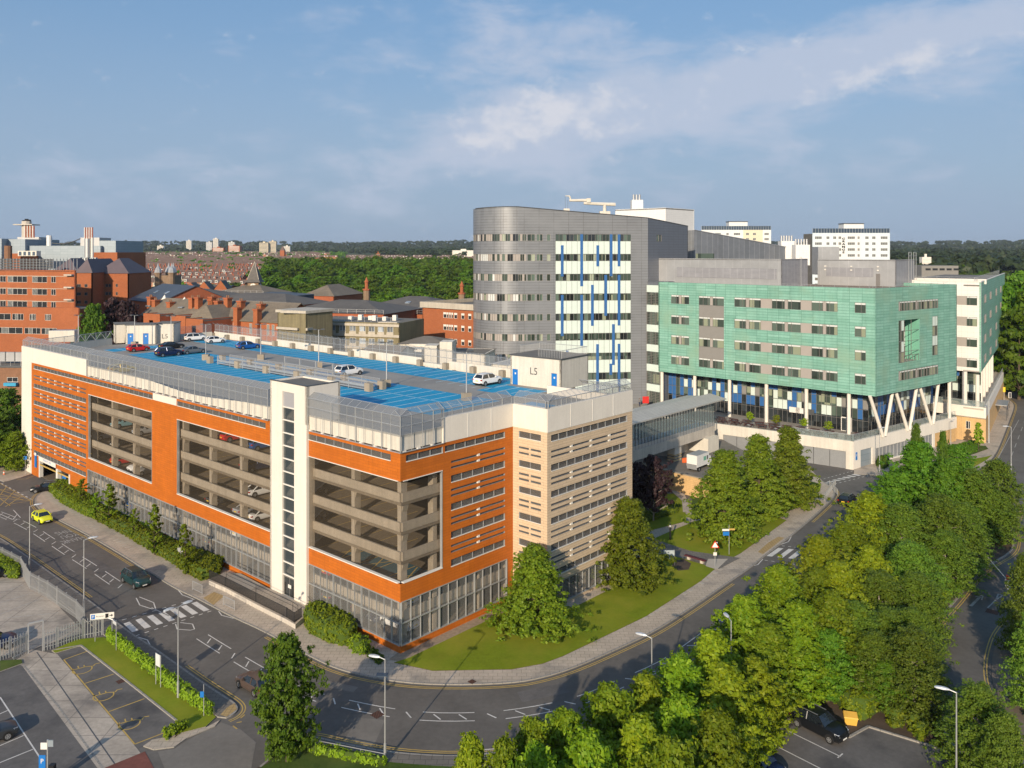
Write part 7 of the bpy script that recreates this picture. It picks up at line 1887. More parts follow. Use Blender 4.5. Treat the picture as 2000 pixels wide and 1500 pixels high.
lvl(286,L4,'hatch','silver','silver car right of the pale blue one in the left opening',h=hB+math.pi)
lvl(207,L3,'hatch','white','white car in the middle of the left opening')
lvl(242,L3,'hatch','black','black car in the middle of the left opening',h=hB+math.pi)
lvl(203,L2,'hatch','darkgrey','dark car at the lower left corner of the left opening')
lvl(243,L2,'hatch','red','red car at the bottom of the left opening')
lvl(276,L2,'hatch','white','white car at the bottom right of the left opening',h=hB+math.pi)
lvl(292,L2,'saloon','silver','silver car at the very bottom right of the left opening',h=hB+math.pi)
lvl(459,L5_,'hatch','red','red hatchback on the top level of the middle opening')
lvl(487,L5_,'estate','red','second red car on the top level of the middle opening',v=6.6)
lvl(516,L5_,'suv','blue','blue car on the top level beside the white stair tower')
lvl(505,L4,'suv','navy','navy car in the upper middle of the middle opening')
lvl(378,L3,'suv','black','black car at the left of the middle opening',h=hB+math.pi)
lvl(512,L3,'saloon','white','white saloon beside the stair tower in the middle opening')
lvl(378,L2,'saloon','grey','grey car at the bottom left of the middle opening',h=hB+math.pi)
lvl(438,L2,'saloon','darkgrey','dark car with bonnet up to the sill in the middle opening')
lvl(492,L2,'saloon','silver','silver saloon at the bottom right of the middle opening')
lvl(517,L2,'saloon','white','white saloon at the bottom right of the middle opening')
lvl(648,L4,'suv','black','black car with yellow plate in the upper right opening',v=5.0)
lvl(645,L3,'suv','darkgrey','dark grey car with yellow plate in the lower right opening',v=5.0)
lvl(487,L1,'suv','white','white van like car behind the upper glazed base left of the tower')
lvl(440,L1,'suv','navy','navy car behind the upper glazed base left of the tower')
lvl(660,L1,'hatch','red','red car behind the upper glazed base right of the tower')
x,y=cp(4.4,3.6);car('estate','white',x,y,L1+.01,hA,'white car in the glazed corner on the upper base level',group='cars inside the parking levels')
lvl(640,LV[0],'hatch','white','white car behind the ground level glazing right of the tower')
lvl(664,LV[0],'hatch','grey','grey car behind the ground level glazing right of the tower')
lvl(722,LV[0],'hatch','red','red car behind the ground level glazing near the corner')
lvl(752,LV[0],'hatch','navy','navy car behind the ground level glazing near the corner',h=hB+math.pi)
x,y=cp(4.6,3.8);car('estate','white',x,y,LV[0]+.03,hA+.15,'white car in the glazed corner at ground level',group='cars inside the parking levels')
for i,(px,fz,c)in enumerate(((300,L1,'black'),(340,L1,'red'),(235,L1,'silver'),(380,LV[0],'black'),(275,LV[0],'blue'),(430,LV[0],'grey'))):
 lvl(px,fz,'hatch',c,'%s car behind the glazed base of the long street side, %s'%({'silver':'silver','black':'black','red':'red','blue':'blue','grey':'grey'}[c],'upper row' if fz==L1 else 'ground row'))
def road_car(rear,front,style,col,label,name='car',z=.006,sc=1.0):
 a,b=P(*rear),P(*front);car(style,col,(a[0]+b[0])/2,(a[1]+b[1])/2,z,hd(a,b),label,name,sc=sc)
c_=P(266,1140);car('suv','green',c_[0],c_[1],.006,hR,'dark teal green car driving towards the zebra crossing','car')
c_=P(83,1018);car('hatch','yellow',c_[0],c_[1],.006,hR,'bright yellow small car driving past the car park entrance','car')
c_=P(497,1345);car('hatch','bronze',c_[0],c_[1],.006,hA+.03,'bronze car half hidden by the round tree at the bottom','car')
road_car((118,956),(62,962),'estate','black','black car leaving the car park entrance')
road_car((1643,992),(1668,974),'suv','black','black car driving away on the shaded road',sc=.97)
road_car((1562,1412),(1640,1452),'suv','black','large black off road car parked below the trees','parked_car',z=.13)
road_car((1450,1492),(1520,1530),'hatch','navy','dark blue car cut off by the bottom edge under the trees','parked_car',z=.13)
road_car((-66,1462),(2,1440),'saloon','darkgrey','dark car at the left edge of the marked bays','parked_car',z=.02)
road_car((-45,1136),(16,1122),'hatch','black','black car beyond the bushes at the left edge','parked_car',z=.02)
road_car((-50,1275),(12,1262),'suv','navy','blue van like car behind the gate at the left edge','parked_car',z=.02)
tx,ty=P(1367,915,YZ);tk=thing('box_truck','white box truck with a green logo parked in the service yard','truck',(0,0,0))
OFF[tk.name]=Vector((0,0,0))
MB().box(-3.2,1.6,-1.15,1.15,.95,3.3,'white_metal','plant_screen').build('cargo_box',tk)
MB().box(-3.24,-3.2,-1.1,1.1,.5,1.5,'steel').build('tail_lift',tk)
mb=MB().hexa([(1.75,-1.0,.5),(3.4,-1.0,.5),(3.4,1.0,.5),(1.75,1.0,.5)],[(1.75,-.95,2.35),(2.6,-.95,2.35),(2.6,.95,2.35),(1.75,.95,2.35)],'white_metal');mb.build('cab',tk)
MB().hexa([(2.7,-.9,1.45),(3.02,-.9,1.45),(3.02,.9,1.45),(2.7,.9,1.45)],[(2.5,-.85,2.25),(2.66,-.85,2.25),(2.66,.85,2.25),(2.5,.85,2.25)],'car_glass').build('windscreen',tk)
MB().box(-.6,.5,-1.165,-1.152,1.9,2.7,'green_plain').build('side_logo',tk);MB().box(.75,1.2,-1.165,-1.152,1.9,2.7,'dark_text').build('side_lettering',tk)
MB().box(-3.2,3.2,-.5,.5,.45,.9,'trim_black').build('chassis',tk)
for wx in(-2.2,2.5):
 for s_ in(-1,1):w=MB().tube((wx,s_*.8,.45),(wx,s_*1.1,.45),.45,'tyre',14).build('wheel',tk);MB().tube((wx,s_*1.1,.45),(wx,s_*1.12,.45),.24,'alloy',10).build('rim',w)
tk.scale=(.86,.86,.86);tk.location=(tx,ty,YZ);tk.rotation_euler=(0,0,R(48))
# road markings (painted sheets, all one with the road)
def Q(mb,L,z,mat):
 p=pts(L);a=sum(p[i][0]*p[(i+1)%len(p)][1]-p[(i+1)%len(p)][0]*p[i][1]for i in range(len(p)))
 if a<0:p=list(reversed(p))
 mb.face([(x,y,z)for x,y in p],mat)
def seg(mb,a,b,w,z,mat,world=False):
 if not world:a,b=P(*a),P(*b)
 l=dist(a,b)or 1;nx,ny=-(b[1]-a[1])/l*w/2,(b[0]-a[0])/l*w/2
 mb.face([(a[0]+nx,a[1]+ny,z),(a[0]-nx,a[1]-ny,z),(b[0]-nx,b[1]-ny,z),(b[0]+nx,b[1]+ny,z)],mat)
def poly(mb,L,w,z,mat):
 for a,b in zip(L,L[1:]):seg(mb,a,b,w,z,mat)
MZ=.012
Z1,Z2,Z3=P(323,1203),P(1530,1085),P(1648,935)
def dbl(mb,L,d0,d1,i0=0,i1=None,skip=()):
 L=L[i0:i1]
 for d_ in(d0,d1):
  A_=offset_line(L,d_-.05);B_=offset_line(L,d_+.05)
  for i in range(len(L)-1):
   if any(dist(L[i],c)<r for c,r in skip):continue
   mb.face([(*A_[i],MZ),(*A_[i+1],MZ),(*B_[i+1],MZ),(*B_[i],MZ)][::-1]if False else[(*A_[i],MZ),(*B_[i],MZ),(*B_[i+1],MZ),(*A_[i+1],MZ)],'yellow_paint')
mb=MB()
dbl(mb,FKW,.38,.62,0,None,((Z1,13),(Z2,13),(Z3,8)));dbl(mb,NKW,-.4,-.64,0,None,((Z1,12),));dbl(mb,BK,-.4,-.64,8,None,((Z2,14),));dbl(mb,RKW_,.4,.64)if False else None
dbl(mb,RK,.4,.64);dbl(mb,PKW,.4,.64,6)
poly(mb,[(0,922),(28,936),(50,936),(80,924)],.1,MZ,'yellow_paint')
bx=[(-40,965),(8,952),(60,978),(18,985),(-30,1000)]
for a,b in(((-2,943),(60,978)),((-8,968),(20,988)),((0,973),(60,978)),((0,957),(38,969)),((0,965),(48,977)),((-2,956),(32,958)),((-2,970),(44,971)),((60,978),(18,985)),((0,988),(30,958)),((10,990),(44,968)),((-10,980),(14,949))):seg(mb,a,b,.12,MZ,'yellow_paint')
struct('yellow_lines',mb)
for L,m_ in(([(668,1452),(700,1402),(752,1406),(728,1462)],'asphalt_pale'),([(170,1080),(240,1122),(215,1136),(146,1092)],'asphalt_lot'),([(1010,1352),(1100,1334),(1112,1352),(1020,1372)],'asphalt_lot'),([(20,965),(58,958),(92,968),(62,980)],'asphalt_pale'),([(640,1330),(700,1342),(690,1352),(626,1340)],'asphalt_pale')):sheet('road_patch',L,.0075,m_)
mb=MB()
cl=smooth_line(pts([(-60,985),(0,1003),(59,1030),(97,1055),(136,1081),(181,1109),(228,1141),(262,1163)]),1)
cl2=smooth_line(pts([(390,1240),(400,1247),(467,1288),(540,1330),(600,1357),(692,1379),(760,1392),(830,1400),(900,1401),(972,1398),(1045,1388),(1113,1374),(1170,1355),(1218,1332),(1270,1311),(1314,1288),(1350,1262),(1385,1236),(1440,1200),(1487,1163),(1505,1148)]),1)
def hatch(mb,L,s0=0.0,seglen=4.6,gap=2.6,half=.62):
 d_=[0];
 for a,b in zip(L,L[1:]):d_.append(d_[-1]+dist(a,b))
 def at(s_):
  for i in range(len(L)-1):
   if d_[i+1]>=s_:t=(s_-d_[i])/(d_[i+1]-d_[i]or 1);n_=dist(L[i],L[i+1]);u=((L[i+1][0]-L[i][0])/n_,(L[i+1][1]-L[i][1])/n_);return(L[i][0]+u[0]*t*n_,L[i][1]+u[1]*t*n_),u
  return L[-1],(1,0)
 s_=s0
 while s_+seglen<d_[-1]:
  for sd in(-1,1):
   for k in range(3):
    (p0,u0),(p1,u1)=at(s_+seglen*k/3),at(s_+seglen*(k+1)/3)
    seg(mb,(p0[0]-u0[1]*half*sd,p0[1]+u0[0]*half*sd),(p1[0]-u1[1]*half*sd,p1[1]+u1[0]*half*sd),.10,MZ,'white_paint',True)
  for f in(.3,.78,1.32):
   p,u=at(s_+seglen*f);h_=half*.62;seg(mb,(p[0]-u[1]*h_-u[0]*.35,p[1]+u[0]*h_-u[1]*.35),(p[0]+u[1]*h_+u[0]*.35,p[1]-u[0]*h_+u[1]*.35),.12,MZ,'white_paint',True)
  s_+=seglen+gap
hatch(mb,cl,1.0);hatch(mb,cl2,.6)
def zebra(mb,a0,a1,b0,b1,n,mat='white_paint'):
 """stripes between edge a0-a1 and edge b0-b1 (photo points), n stripes"""
 a0,a1,b0,b1=P(*a0),P(*a1),P(*b0),P(*b1);L=lambda p,q,t:(p[0]+(q[0]-p[0])*t,p[1]+(q[1]-p[1])*t)
 for k in range(n):
  t0,t1=k/(n-.45),(k+.52)/(n-.45);q=[L(a0,a1,t0),L(a0,a1,t1),L(b0,b1,t1),L(b0,b1,t0)]
  s_=sum(q[i][0]*q[(i+1)%4][1]-q[(i+1)%4][0]*q[i][1]for i in range(4));q=q if s_>0 else q[::-1]
  mb.face([(x,y,MZ)for x,y in q],mat)
def dashes(mb,a,b,n,w=.12):
 a,b=P(*a),P(*b)
 for k in range(n):
  t0,t1=k/n+.1/n,(k+.55)/n;seg(mb,(a[0]+(b[0]-a[0])*t0,a[1]+(b[1]-a[1])*t0),(a[0]+(b[0]-a[0])*t1,a[1]+(b[1]-a[1])*t1),w,MZ,'white_paint',True)
zebra(mb,(241,1218),(385,1175),(258,1235),(410,1191),7);dashes(mb,(236,1212),(388,1168),8);dashes(mb,(262,1243),(420,1191),9)
zebra(mb,(1497,1086),(1572,1094),(1520,1070),(1592,1077),4);dashes(mb,(1492,1094),(1572,1105),6);dashes(mb,(1526,1066),(1600,1074),6)
zebra(mb,(1604,944),(1677,923),(1618,944),(1692,926),8);dashes(mb,(1600,938),(1668,919),9);dashes(mb,(1620,948),(1700,928),9)
W_='white_paint'
for L in([(266,1168),(273,1182),(298,1190),(304,1189),(300,1177),(272,1166)],[(343,1219),(346,1229),(372,1231),(380,1229),(376,1219),(352,1216)],[(346,1150),(356,1162),(377,1170)],[(427,1194),(433,1202),(456,1208)],[(268,1244),(288,1250),(293,1260)],
[(1462,1107),(1480,1103),(1490,1092)],[(1519,1066),(1540,1058),(1546,1047)],[(1452,1190),(1478,1170),(1505,1154)],[(1500,1128),(1520,1118)],[(-5,1002),(25,1015),(34,1004)],[(26,996),(40,1011)],[(27,1014),(39,1014)]):poly(mb,L,.11,MZ,W_)
seg(mb,(330,1203),(296,1187),.1,MZ,W_);dashes(mb,(2,944),(66,978),8,.2)
seg(mb,(1944,905),(1990,820),.12,MZ,'worn_white');
for k in range(5):seg(mb,(1976+6*k,890-16*k),(1979+6*k,882-16*k),.12,MZ,'worn_white')
up,rt=(-A[0],-A[1]),(FA.N[0],FA.N[1])
for i,wd in enumerate(('THANK','YOU','NHS')):
 c_=P(143,1051);cx,cy=c_[0]-up[0]*2.15*i,c_[1]-up[1]*2.15*i
 put_text(mb,wd,lambda x,y:(cx+rt[0]*x*1.05+up[0]*y*2.3,cy+rt[1]*x*1.05+up[1]*y*2.3,MZ),'worn_white')
poly(mb,[(1896,1184),(1914,1166)],.3,MZ,'worn_white');poly(mb,[(1905,1166),(1920,1163),(1917,1172)],.15,MZ,'worn_white');poly(mb,[(1929,1187),(1945,1172),(1950,1160),(1958,1163),(1945,1172)],.15,MZ,'worn_white')
seg(mb,(150,977),(158,975),.3,MZ,'worn_white')
poly(mb,[(75,968),(95,962)],.22,MZ,'worn_white')
for q in(((470,1403),(478,1396)),((462,1412),(472,1410)),((455,1418),(463,1424))):seg(mb,*q,.12,.02,'yellow_paint')
struct('road_markings',mb)
mb=MB();BZ=.022
for a,b in(((124.6,1288.7),(169.6,1272.7)),((165.7,1335.2),(222,1317)),((212.7,1390.2),(282,1365)),((263,1454),(346.6,1421.5)),((124.6,1288.7),(263,1454)),((110,1276),(156,1262))):seg(mb,a,b,.12,BZ,'yellow_paint')
for cx_,cy_ in((167,1306),(209,1357),(260,1411)):
 a=P(cx_-14,cy_+2);b=P(cx_+16,cy_-6);l=dist(a,b);ux,uy=(b[0]-a[0])/l,(b[1]-a[1])/l;vx,vy=-uy,ux;s_=2.0
 T_=lambda p:((a[0]+b[0])/2+(ux*p[0]+vx*p[1])*s_,(a[1]+b[1])/2+(uy*p[0]+vy*p[1])*s_)
 arc_=[(-.18+.42*math.cos(R(q)),-.12+.42*math.sin(R(q)))for q in range(150,371,20)]
 for L in(arc_,[(-.55,.2),(-.5,.1),(.05,.08),(.3,-.05),(.42,.12),(.62,.08)],[(-.3,.38),(-.3,.1)],[(-.05,.3),(-.05,.08)]):
  for p,q in zip(L,L[1:]):seg(mb,T_(p),T_(q),.11,BZ,'yellow_paint',True)
for a,b in(((0,1362),(78,1480)),((-10,1399),(15,1388)),((-10,1424),(30,1411)),((-10,1461),(46,1437)),((-10,1494),(64,1464))):seg(mb,a,b,.11,BZ,'white_paint')
for a,b in(((15,1207),(115,1197)),((0,1178),(70,1156)),((0,1200),(85,1168)),((-10,1162),(45,1143))):seg(mb,a,b,.1,BZ,'worn_white')
seg(mb,(72,1274),(228,1498),.1,BZ,'steel_dark');
struct('bay_markings',mb)
mb=MB()
def P12(a):return P(a[0],a[1],.13)
for a,b in(((1538,1427),(1642,1478)),((1512,1455),(1620,1510)),((1636,1480),(1646,1472))):seg(mb,P12(a),P12(b),.1,.137,'white_paint',True)
struct('bay_markings',mb)
mb=MB()
for L in([(1480,1452),(1545,1404)],[(1658,1441),(1696,1420)],[(1696,1420),(1832,1462),(1895,1502)]):
 for a,b in zip(L,L[1:]):a_,b_=P12(a),P12(b);mb.fbox(fr2(a_,b_),0,dist(a_,b_),-.1,.1,.1,.24,'kerb')
struct('kerb',mb)
mb=MB()
for L in([(158,1262),(262,1343),(356,1418)],[(101,1272),(158,1262)],[(46,1300),(112,1378),(200,1500)]):
 for a,b in zip(L,L[1:]):a_,b_=P(*a),P(*b);mb.fbox(fr2(a_,b_),0,dist(a_,b_),-.08,.08,.0,.13 if L[0][0]>60 else .03,'kerb')
struct('kerb',mb)
mb=MB()
def slab(a,s_=1.0,n=1,step=(6,3)):
 for k in range(n):
  x,y=P(a[0]+step[0]*k,a[1]+step[1]*k,.12);f=Fr((x,y),(-A[0],-A[1]));mb.fbox(f,0,.55*s_,-.9*s_,0,.12,.132,'slab_pale')
for a,n in(((98,980),4),((132,998),5),((168,1026),3),((213,1052),4),((236,1066),3),((88,975),3)):slab(a,.8,n,(7,3.2))
def slabr(a,n,step):
 for k in range(n):
  x,y=P(a[0]+step[0]*k,a[1]+step[1]*k,.12);f=Fr((x,y),B);mb.fbox(f,0,.55,-.75,0,.165 if False else .12,.134,'slab_pale')
slabr((1262,1210),4,(11,-7));slabr((1338,1162),2,(12,-6));slabr((1372,1142),5,(9,-7));slabr((1528,1038),3,(14,-9));slabr((1586,1000),2,(9,-7));slabr((1510,1060),1,(1,1))
struct('paving_slabs',mb)
sheet('tactile_paving',[(397,1170),(418,1158),(438,1166),(417,1184)],.135,'tactile')
sheet('tactile_paving',[(1480,1080),(1500,1062),(1520,1050),(1532,1052),(1506,1072),(1490,1084)],.135,'tactile')
def drain(px,py,name='street_drain',w=.9,z=.014,lab=''):
 x,y=P(px,py);t=MB().fbox(Fr((x,y),(-A[0],-A[1])),-w/2,w/2,-w/2,w/2,z-.01,z,'rust').build(name);tag(t,lab,'drain cover')
M('rust',(0.12,0.055,0.035),.8,var=.3,vs=3,grid=(.2,.2,.03,(.04,.02,.015),None))
drain(737,1396,lab='rusty square drain cover beside the middle road line near the tall lamp');drain(922,1334,lab='small rusty drain by the kerb below the corner lawn',w=.6,z=.14);drain(236,1331,lab='dark drain grate in the second disabled bay',w=.7,z=.03);drain(1938,1195,lab='dark drain grate on the shaded loop road',w=1.2)
# street lamps
def lamp_proto(double=False):
 t=bpy.data.objects.new('street_lamp',None);COL.objects.link(t);t.empty_display_size=.5;OFF[t.name]=Vector((0,0,0))
 mb=MB().tube((0,0,0),(0,0,1.4),.11,'galv',8);mb.tube((0,0,1.4),(0,0,8),.065,'galv',8,.045);mb.build('pole',t)
 for s_ in((-1,1)if double else(1,)):
  mb=MB().tube((0,0,7.95),(s_*.5,0,8.08),.04,'galv',6);mb.build('bracket',t)
  mb=MB();ring=[]
  for k,(x,w,h)in enumerate(((.45,.08,.05),(.7,.17,.09),(1.0,.19,.10),(1.3,.15,.07),(1.42,.06,.03))):ring.append([(s_*x,-w,8.06),(s_*x,-w*.6,8.08+h),(s_*x,w*.6,8.08+h),(s_*x,w,8.06)])
  for a,b in zip(ring,ring[1:]):
   for i in range(4):j=(i+1)%4;mb.face([a[i],b[i],b[j],a[j]]if s_<0 else[a[j],b[j],b[i],a[i]],'lamp_shell')
  mb.build('lamp_head',t)
 return t
M('lamp_shell',(.55,.57,.58),.4,.2,var=0)
LS,LD=lamp_proto(),lamp_proto(True);used={}
def lamp(px,py,h,label,rz,z=.12,P0=None,dbl_=False,Z=None):
 src=LD if dbl_ else LS;o=src if src.name not in used else copy_tree(src);used[src.name]=1
 x,y=P(px,py,z)if Z is None else atZ(px,Z);o.location=(x,y,z);o.scale=(1,1,h/8);o.rotation_euler=(0,0,rz);tag(o,label,'street lamp','street lamps')
lamp(348,1362,8.1,'tall street lamp with two heads beside the zebra crossing',hB+.1,dbl_=True)
lamp(164,1196,8,'grey street lamp between the fence and the road, right of the leftmost one',hB-.2)
lamp(58,1112,7.9,'street lamp next to the yellow car',hB-.2)
lamp(752,1490,8,'tall street lamp at the bottom of the picture with a small solar panel',hB+2.0,Z=64)
lamp(1273,1440,8,'street lamp at the bend among the tree tops',R(150),Z=67.5)
lamp(1428,1400,8,'street lamp whose head just clears the trees by the road',R(100),Z=70.6)
lamp(1868,1570,8,'tall street lamp in the bottom right corner by the lower car park',R(155),Z=59.2)
lamp(1718,924,8,'street lamp in front of the podium corner',R(30));lamp(1857,869,5,'short lamp in front of the orange stone wall',R(30),z=.16)
lamp(1975,920,8,'street lamp beside the wide road at the right edge',R(170));lamp(1924,845,8,'lamp post standing close to the stone corner',R(170))
lamp(1410,1005,6,'small lamp head glimpsed among the lindens',R(60))
x,y=atZ(745,64);MB_=MB().fbox(Fr((x-.35,y-.5),(1,0)),0,.9,-.5,0,7.0,7.06,'plant_blue');o=MB_.build('solar_panel');tag(o,'small solar panel clamped just below the head of the tall bottom lamp','solar panel')
def post_sign(px,py,h,parts_,label,cat='sign',z=.14,name='road_sign',r=.035,Z=None):
 x,y=P(px,py,z)if Z is None else atZ(px,Z);t=thing(name,label,cat,(x,y,z));MB().tube((x,y,z),(x,y,z+h),r,'galv',6).build('post',t)
 for nm,f in parts_:mb=MB();f(mb,x,y,z);mb.build(nm,t)
 return t
M('sign_red',(.55,.02,.015),.5,var=0);M('sign_sun_glint',(.9,.5,.4),.5,var=0,emit=((1.0,.42,.25),2.0));M('orange_plastic',(.62,.12,.03),.5,var=0)  # the triangle's face emits to imitate sun glint; the sign is unlit
def tri(mb,x,y,z):
 yy=y-.06;mb.face([(x-.55,yy,z+2.45),(x+.55,yy,z+2.45),(x,yy,z+3.4)],'sign_red');mb.face([(x-.36,yy-.01,z+2.55),(x+.36,yy-.01,z+2.55),(x,yy-.01,z+3.18)],'sign_sun_glint')
post_sign(1396.5,1108,3.0,[('warning_triangle',tri),('plate',lambda mb,x,y,z:mb.box(x-.22,x+.22,y-.05,y-.04,z+1.5,z+1.9,'white_trim'))],'red triangular warning sign glowing in the sun beside the bench')
def fingers(mb,x,y,z):mb.box(x-.9,x,y-.04,y+.04,z+3.1,z+3.35,'white_trim');mb.box(x,x+.75,y-.04,y+.04,z+3.2,z+3.42,'yellow_paint');mb.box(x-.8,x,y-.05,y+.05,z+2.5,z+3.0,'door_blue')
post_sign(1424,1083,3.9,[('finger_boards',fingers)],'finger post with white, blue and yellow boards under the biggest linden')
for px,py,h,lab in((1400,1076,1.3,'short dark bollard light beside the warning triangle'),(1309,1054,2.2,'tall slim dark bollard light between the two paths')):
 x,y=P(px,py,.15);t=thing('bollard_light',lab,'bollard',(x,y,.15));MB().tube((x,y,.15),(x,y,.15+h),.12,'black_metal',8).build('post',t);MB().tube((x,y,.15+h*.8),(x,y,.15+h*.92),.13,'lamp_clear',8).build('lens',t)
x,y=P(1306,1108,.15);t=thing('map_board','grey map board on two posts beside the conical linden','sign board',(x,y,.15));MB().box(x-.75,x+.75,y-.05,y+.05,1.1,2.3,M('board_face',(.38,.44,.46),.5,var=.2,vs=3)).build('board',t);MB().box(x-.8,x-.72,y-.06,y+.06,.15,2.4,'steel_dark').build('post',t);MB().box(x+.72,x+.8,y-.06,y+.06,.15,2.4,'steel_dark').build('post',t)
a,b=P(1338,1084,.55),P(1378,1096,.55);f=fr2(a,b);t=thing('bench','long dark red bench beside the path under the trees','bench',(*a,.15));L=dist(a,b)
MB().fbox(f,0,L,-.25,.25,.52,.64,M('bench_red',(.10,.025,.03),.6,var=.1)).build('seat',t)
for u in(.4,L-.7):MB().fbox(f,u,u+.4,-.2,.2,.16,.52,'concrete_light').build('leg',t)
def guard(a,b,label,h=1.05,bars=True,z=.12,name='guard_rail',mat='galv'):
 a,b=P(*a,z),P(*b,z);f=fr2(a,b);L=dist(a,b);t=thing(name,label,'railing',(*a,z));n=max(1,round(L/2.0))
 for k in range(n+1):MB().tube(f.p(L*k/n,0,z),f.p(L*k/n,0,z+h),.035,mat,6).build('post',t)
 mb=MB();mb.tube(f.p(0,0,z+h),f.p(L,0,z+h),.03,mat,6);mb.tube(f.p(0,0,z+.15),f.p(L,0,z+.15),.025,mat,6)
 if bars:
  k=0
  while k*.14<L:mb.tube(f.p(k*.14,0,z+.15),f.p(k*.14,0,z+h),.01,mat,4);k+=1
 mb.build('rail',t);return t
guard((376,1152),(395,1161),'short steel guard rail left of the yellow tactile paving');guard((436,1182),(458,1192),'short steel guard rail right of the yellow tactile paving')
guard((1610,978),(1632,948),'steel guard rail along the kerb by the far zebra crossing');guard((1636,968),(1620,950),'second steel guard rail angled at the far zebra crossing')
guard((206,1243),(418,1396),'thin rail behind the lime hedge along the pavement',h=.6,bars=False,name='low_rail',mat='steel_dark')
guard((612,1462),(752,1490),'low white topped rail behind the bottom hedge',h=.7,bars=False,name='low_rail',mat='steel')
guard((940,1492),(1000,1488),'grey steel rail at the bottom beside the first maples',h=1.1)
ra=thing('entrance_ramp','raised concrete entrance ramp with black railings at the stair tower door','ramp',(*P(500,1190),.12))
z_=.5
rp=[(437,1118),(470,1120),(527,1150),(599,1183),(612,1192),(588,1210),(577,1220),(560,1210),(500,1180),(440,1148),(408,1134)]
zr_=lambda p:.62
MB().prism(pts(rp,.6),.12,.6,'concrete_light','paving').build('ramp_slab',ra)
MB().prism(pts([(458,1122),(503,1145),(490,1152),(432,1134)],.6),.6,.612,'slab_pale').build('pale_slabs',ra)
mb=MB()
for L in([(409,1131),(440,1145),(500,1176),(560,1206),(575,1216),(590,1205)],):
 q=pts(L,.6)
 for a,b in zip(q,q[1:]):
  f=fr2(a,b);D=dist(a,b);k=0
  while k*.13<D:mb.tube(f.p(k*.13,0,.6),f.p(k*.13,0,1.65),.03,'black_metal',4);k+=1
  mb.tube(f.p(0,0,1.65),f.p(D,0,1.65),.03,'black_metal',5);mb.tube(f.p(0,0,.72),f.p(D,0,.72),.02,'black_metal',5);mb.tube(f.p(0,0,.6),f.p(0,0,1.7),.035,'black_metal',5)
mb.build('railing',ra)
mb=MB()
for L in([(442,1131),(500,1158),(572,1193),(582,1200)],[(462,1112),(490,1126),(530,1147)],[(592,1172),(605,1186),(614,1192)]):
 q=pts(L,.6)
 for a,b in zip(q,q[1:]):
  mb.tube((*a,1.55),(*b,1.55),.025,'black_metal',5);mb.tube((*a,1.15),(*b,1.15),.02,'black_metal',5);mb.tube((*a,.6),(*a,1.55),.025,'black_metal',5);mb.tube((*b,.6),(*b,1.55),.025,'black_metal',5)
mb.build('handrail',ra)
def palisade(L,label,h=2.0,z=.05,step=.24):
 q=pts(L,z);t=thing('palisade_fence',label,'fence',(*q[0],z));
 pl_=MB();po=MB()
 for a,b in zip(q,q[1:]):
  f=fr2(a,b);D=dist(a,b);n=max(1,int(D/step))
  for k in range(n):u=D*(k+.5)/n;pl_.hexa([f.p(u-.035,-.02,z),f.p(u+.035,-.02,z),f.p(u+.035,.02,z),f.p(u-.035,.02,z)],[f.p(u-.03,-.02,z+h),f.p(u+.03,-.02,z+h),f.p(u+.03,.02,z+h),f.p(u-.03,.02,z+h)],'galv')
  for zz in(.35,h-.35):pl_.fbox(f,0,D,-.06,-.02,z+zz-.03,z+zz+.03,'galv')
  m_=max(1,round(D/2.75))
  for k in range(m_+1):MB().fbox(f,D*k/m_-.05,D*k/m_+.05,-.12,-.03,z,z+h+.05,'galv').build('post',t)
 pl_.build('pales',t)
palisade([(-30,1082),(40,1119),(58,1150),(92,1168),(148,1207),(163,1225)],'steel palisade fence between the worn yard and the road')
palisade([(84,1272),(112,1264),(163,1247),(201,1240)],'steel palisade fence between the worn yard and the disabled bays')
palisade([(-30,1300),(20,1284),(54,1272)],'steel palisade fence behind the dark marked bays at the left')
a,b=P(55,1275,.05),P(84,1268,.05);f=fr2(a,b);D=dist(a,b);t=thing('gate','open steel gateway frame in the palisade fence','gate',(*a,0))
for u in(0,D):MB().fbox(f,u-.07,u+.07,-.07,.07,0,2.9,'galv').build('post',t)
MB().fbox(f,0,D,-.06,.06,2.85,3.0,'galv').build('top_bar',t)
mb=MB();f2_=Fr(a,(-.35,-1));
for k in range(8):mb.fbox(f2_,.1+.2*k,.17+.2*k,-.02,.02,.1,2.1,'galv')
mb.fbox(f2_,0,1.7,-.04,.04,.3,.38,'galv');mb.fbox(f2_,0,1.7,-.04,.04,1.8,1.88,'galv');mb.build('gate_leaf',t)
x,y=P(196,1253,.1);t=thing('direction_sign','white direction sign with arrow on two tall posts by the fence end','sign',(x,y,.1));f=Fr((x-.7,y),(1,.25))
for u in(.15,1.75):MB().tube(f.p(u,0,.1),f.p(u,0,2.9),.04,'galv',6).build('post',t)
mb=MB().fbox(f,-.3,1.95,.03,.07,2.35,2.95,'white_trim');mb.fbox(f,-.2,.15,.071,.08,2.42,2.85,'door_blue');put_text(mb,'P',lambda x_,y_:f.p(-.02+x_,.085,2.5+y_),'white_trim',.4,.4)
put_text(mb,'Reception',lambda x_,y_:f.p(.65+x_,.075,2.58+y_),'dark_text',.19,.22);mb.fbox(f,1.12,1.42,.071,.08,2.42,2.85,'black');
mb.face([f.p(1.5,.075,2.6),f.p(1.7,.075,2.6),f.p(1.7,.075,2.68),f.p(1.5,.075,2.68)],'black');mb.face([f.p(1.68,.075,2.5),f.p(1.86,.075,2.64),f.p(1.68,.075,2.78)],'black');mb.build('sign_panel',t)
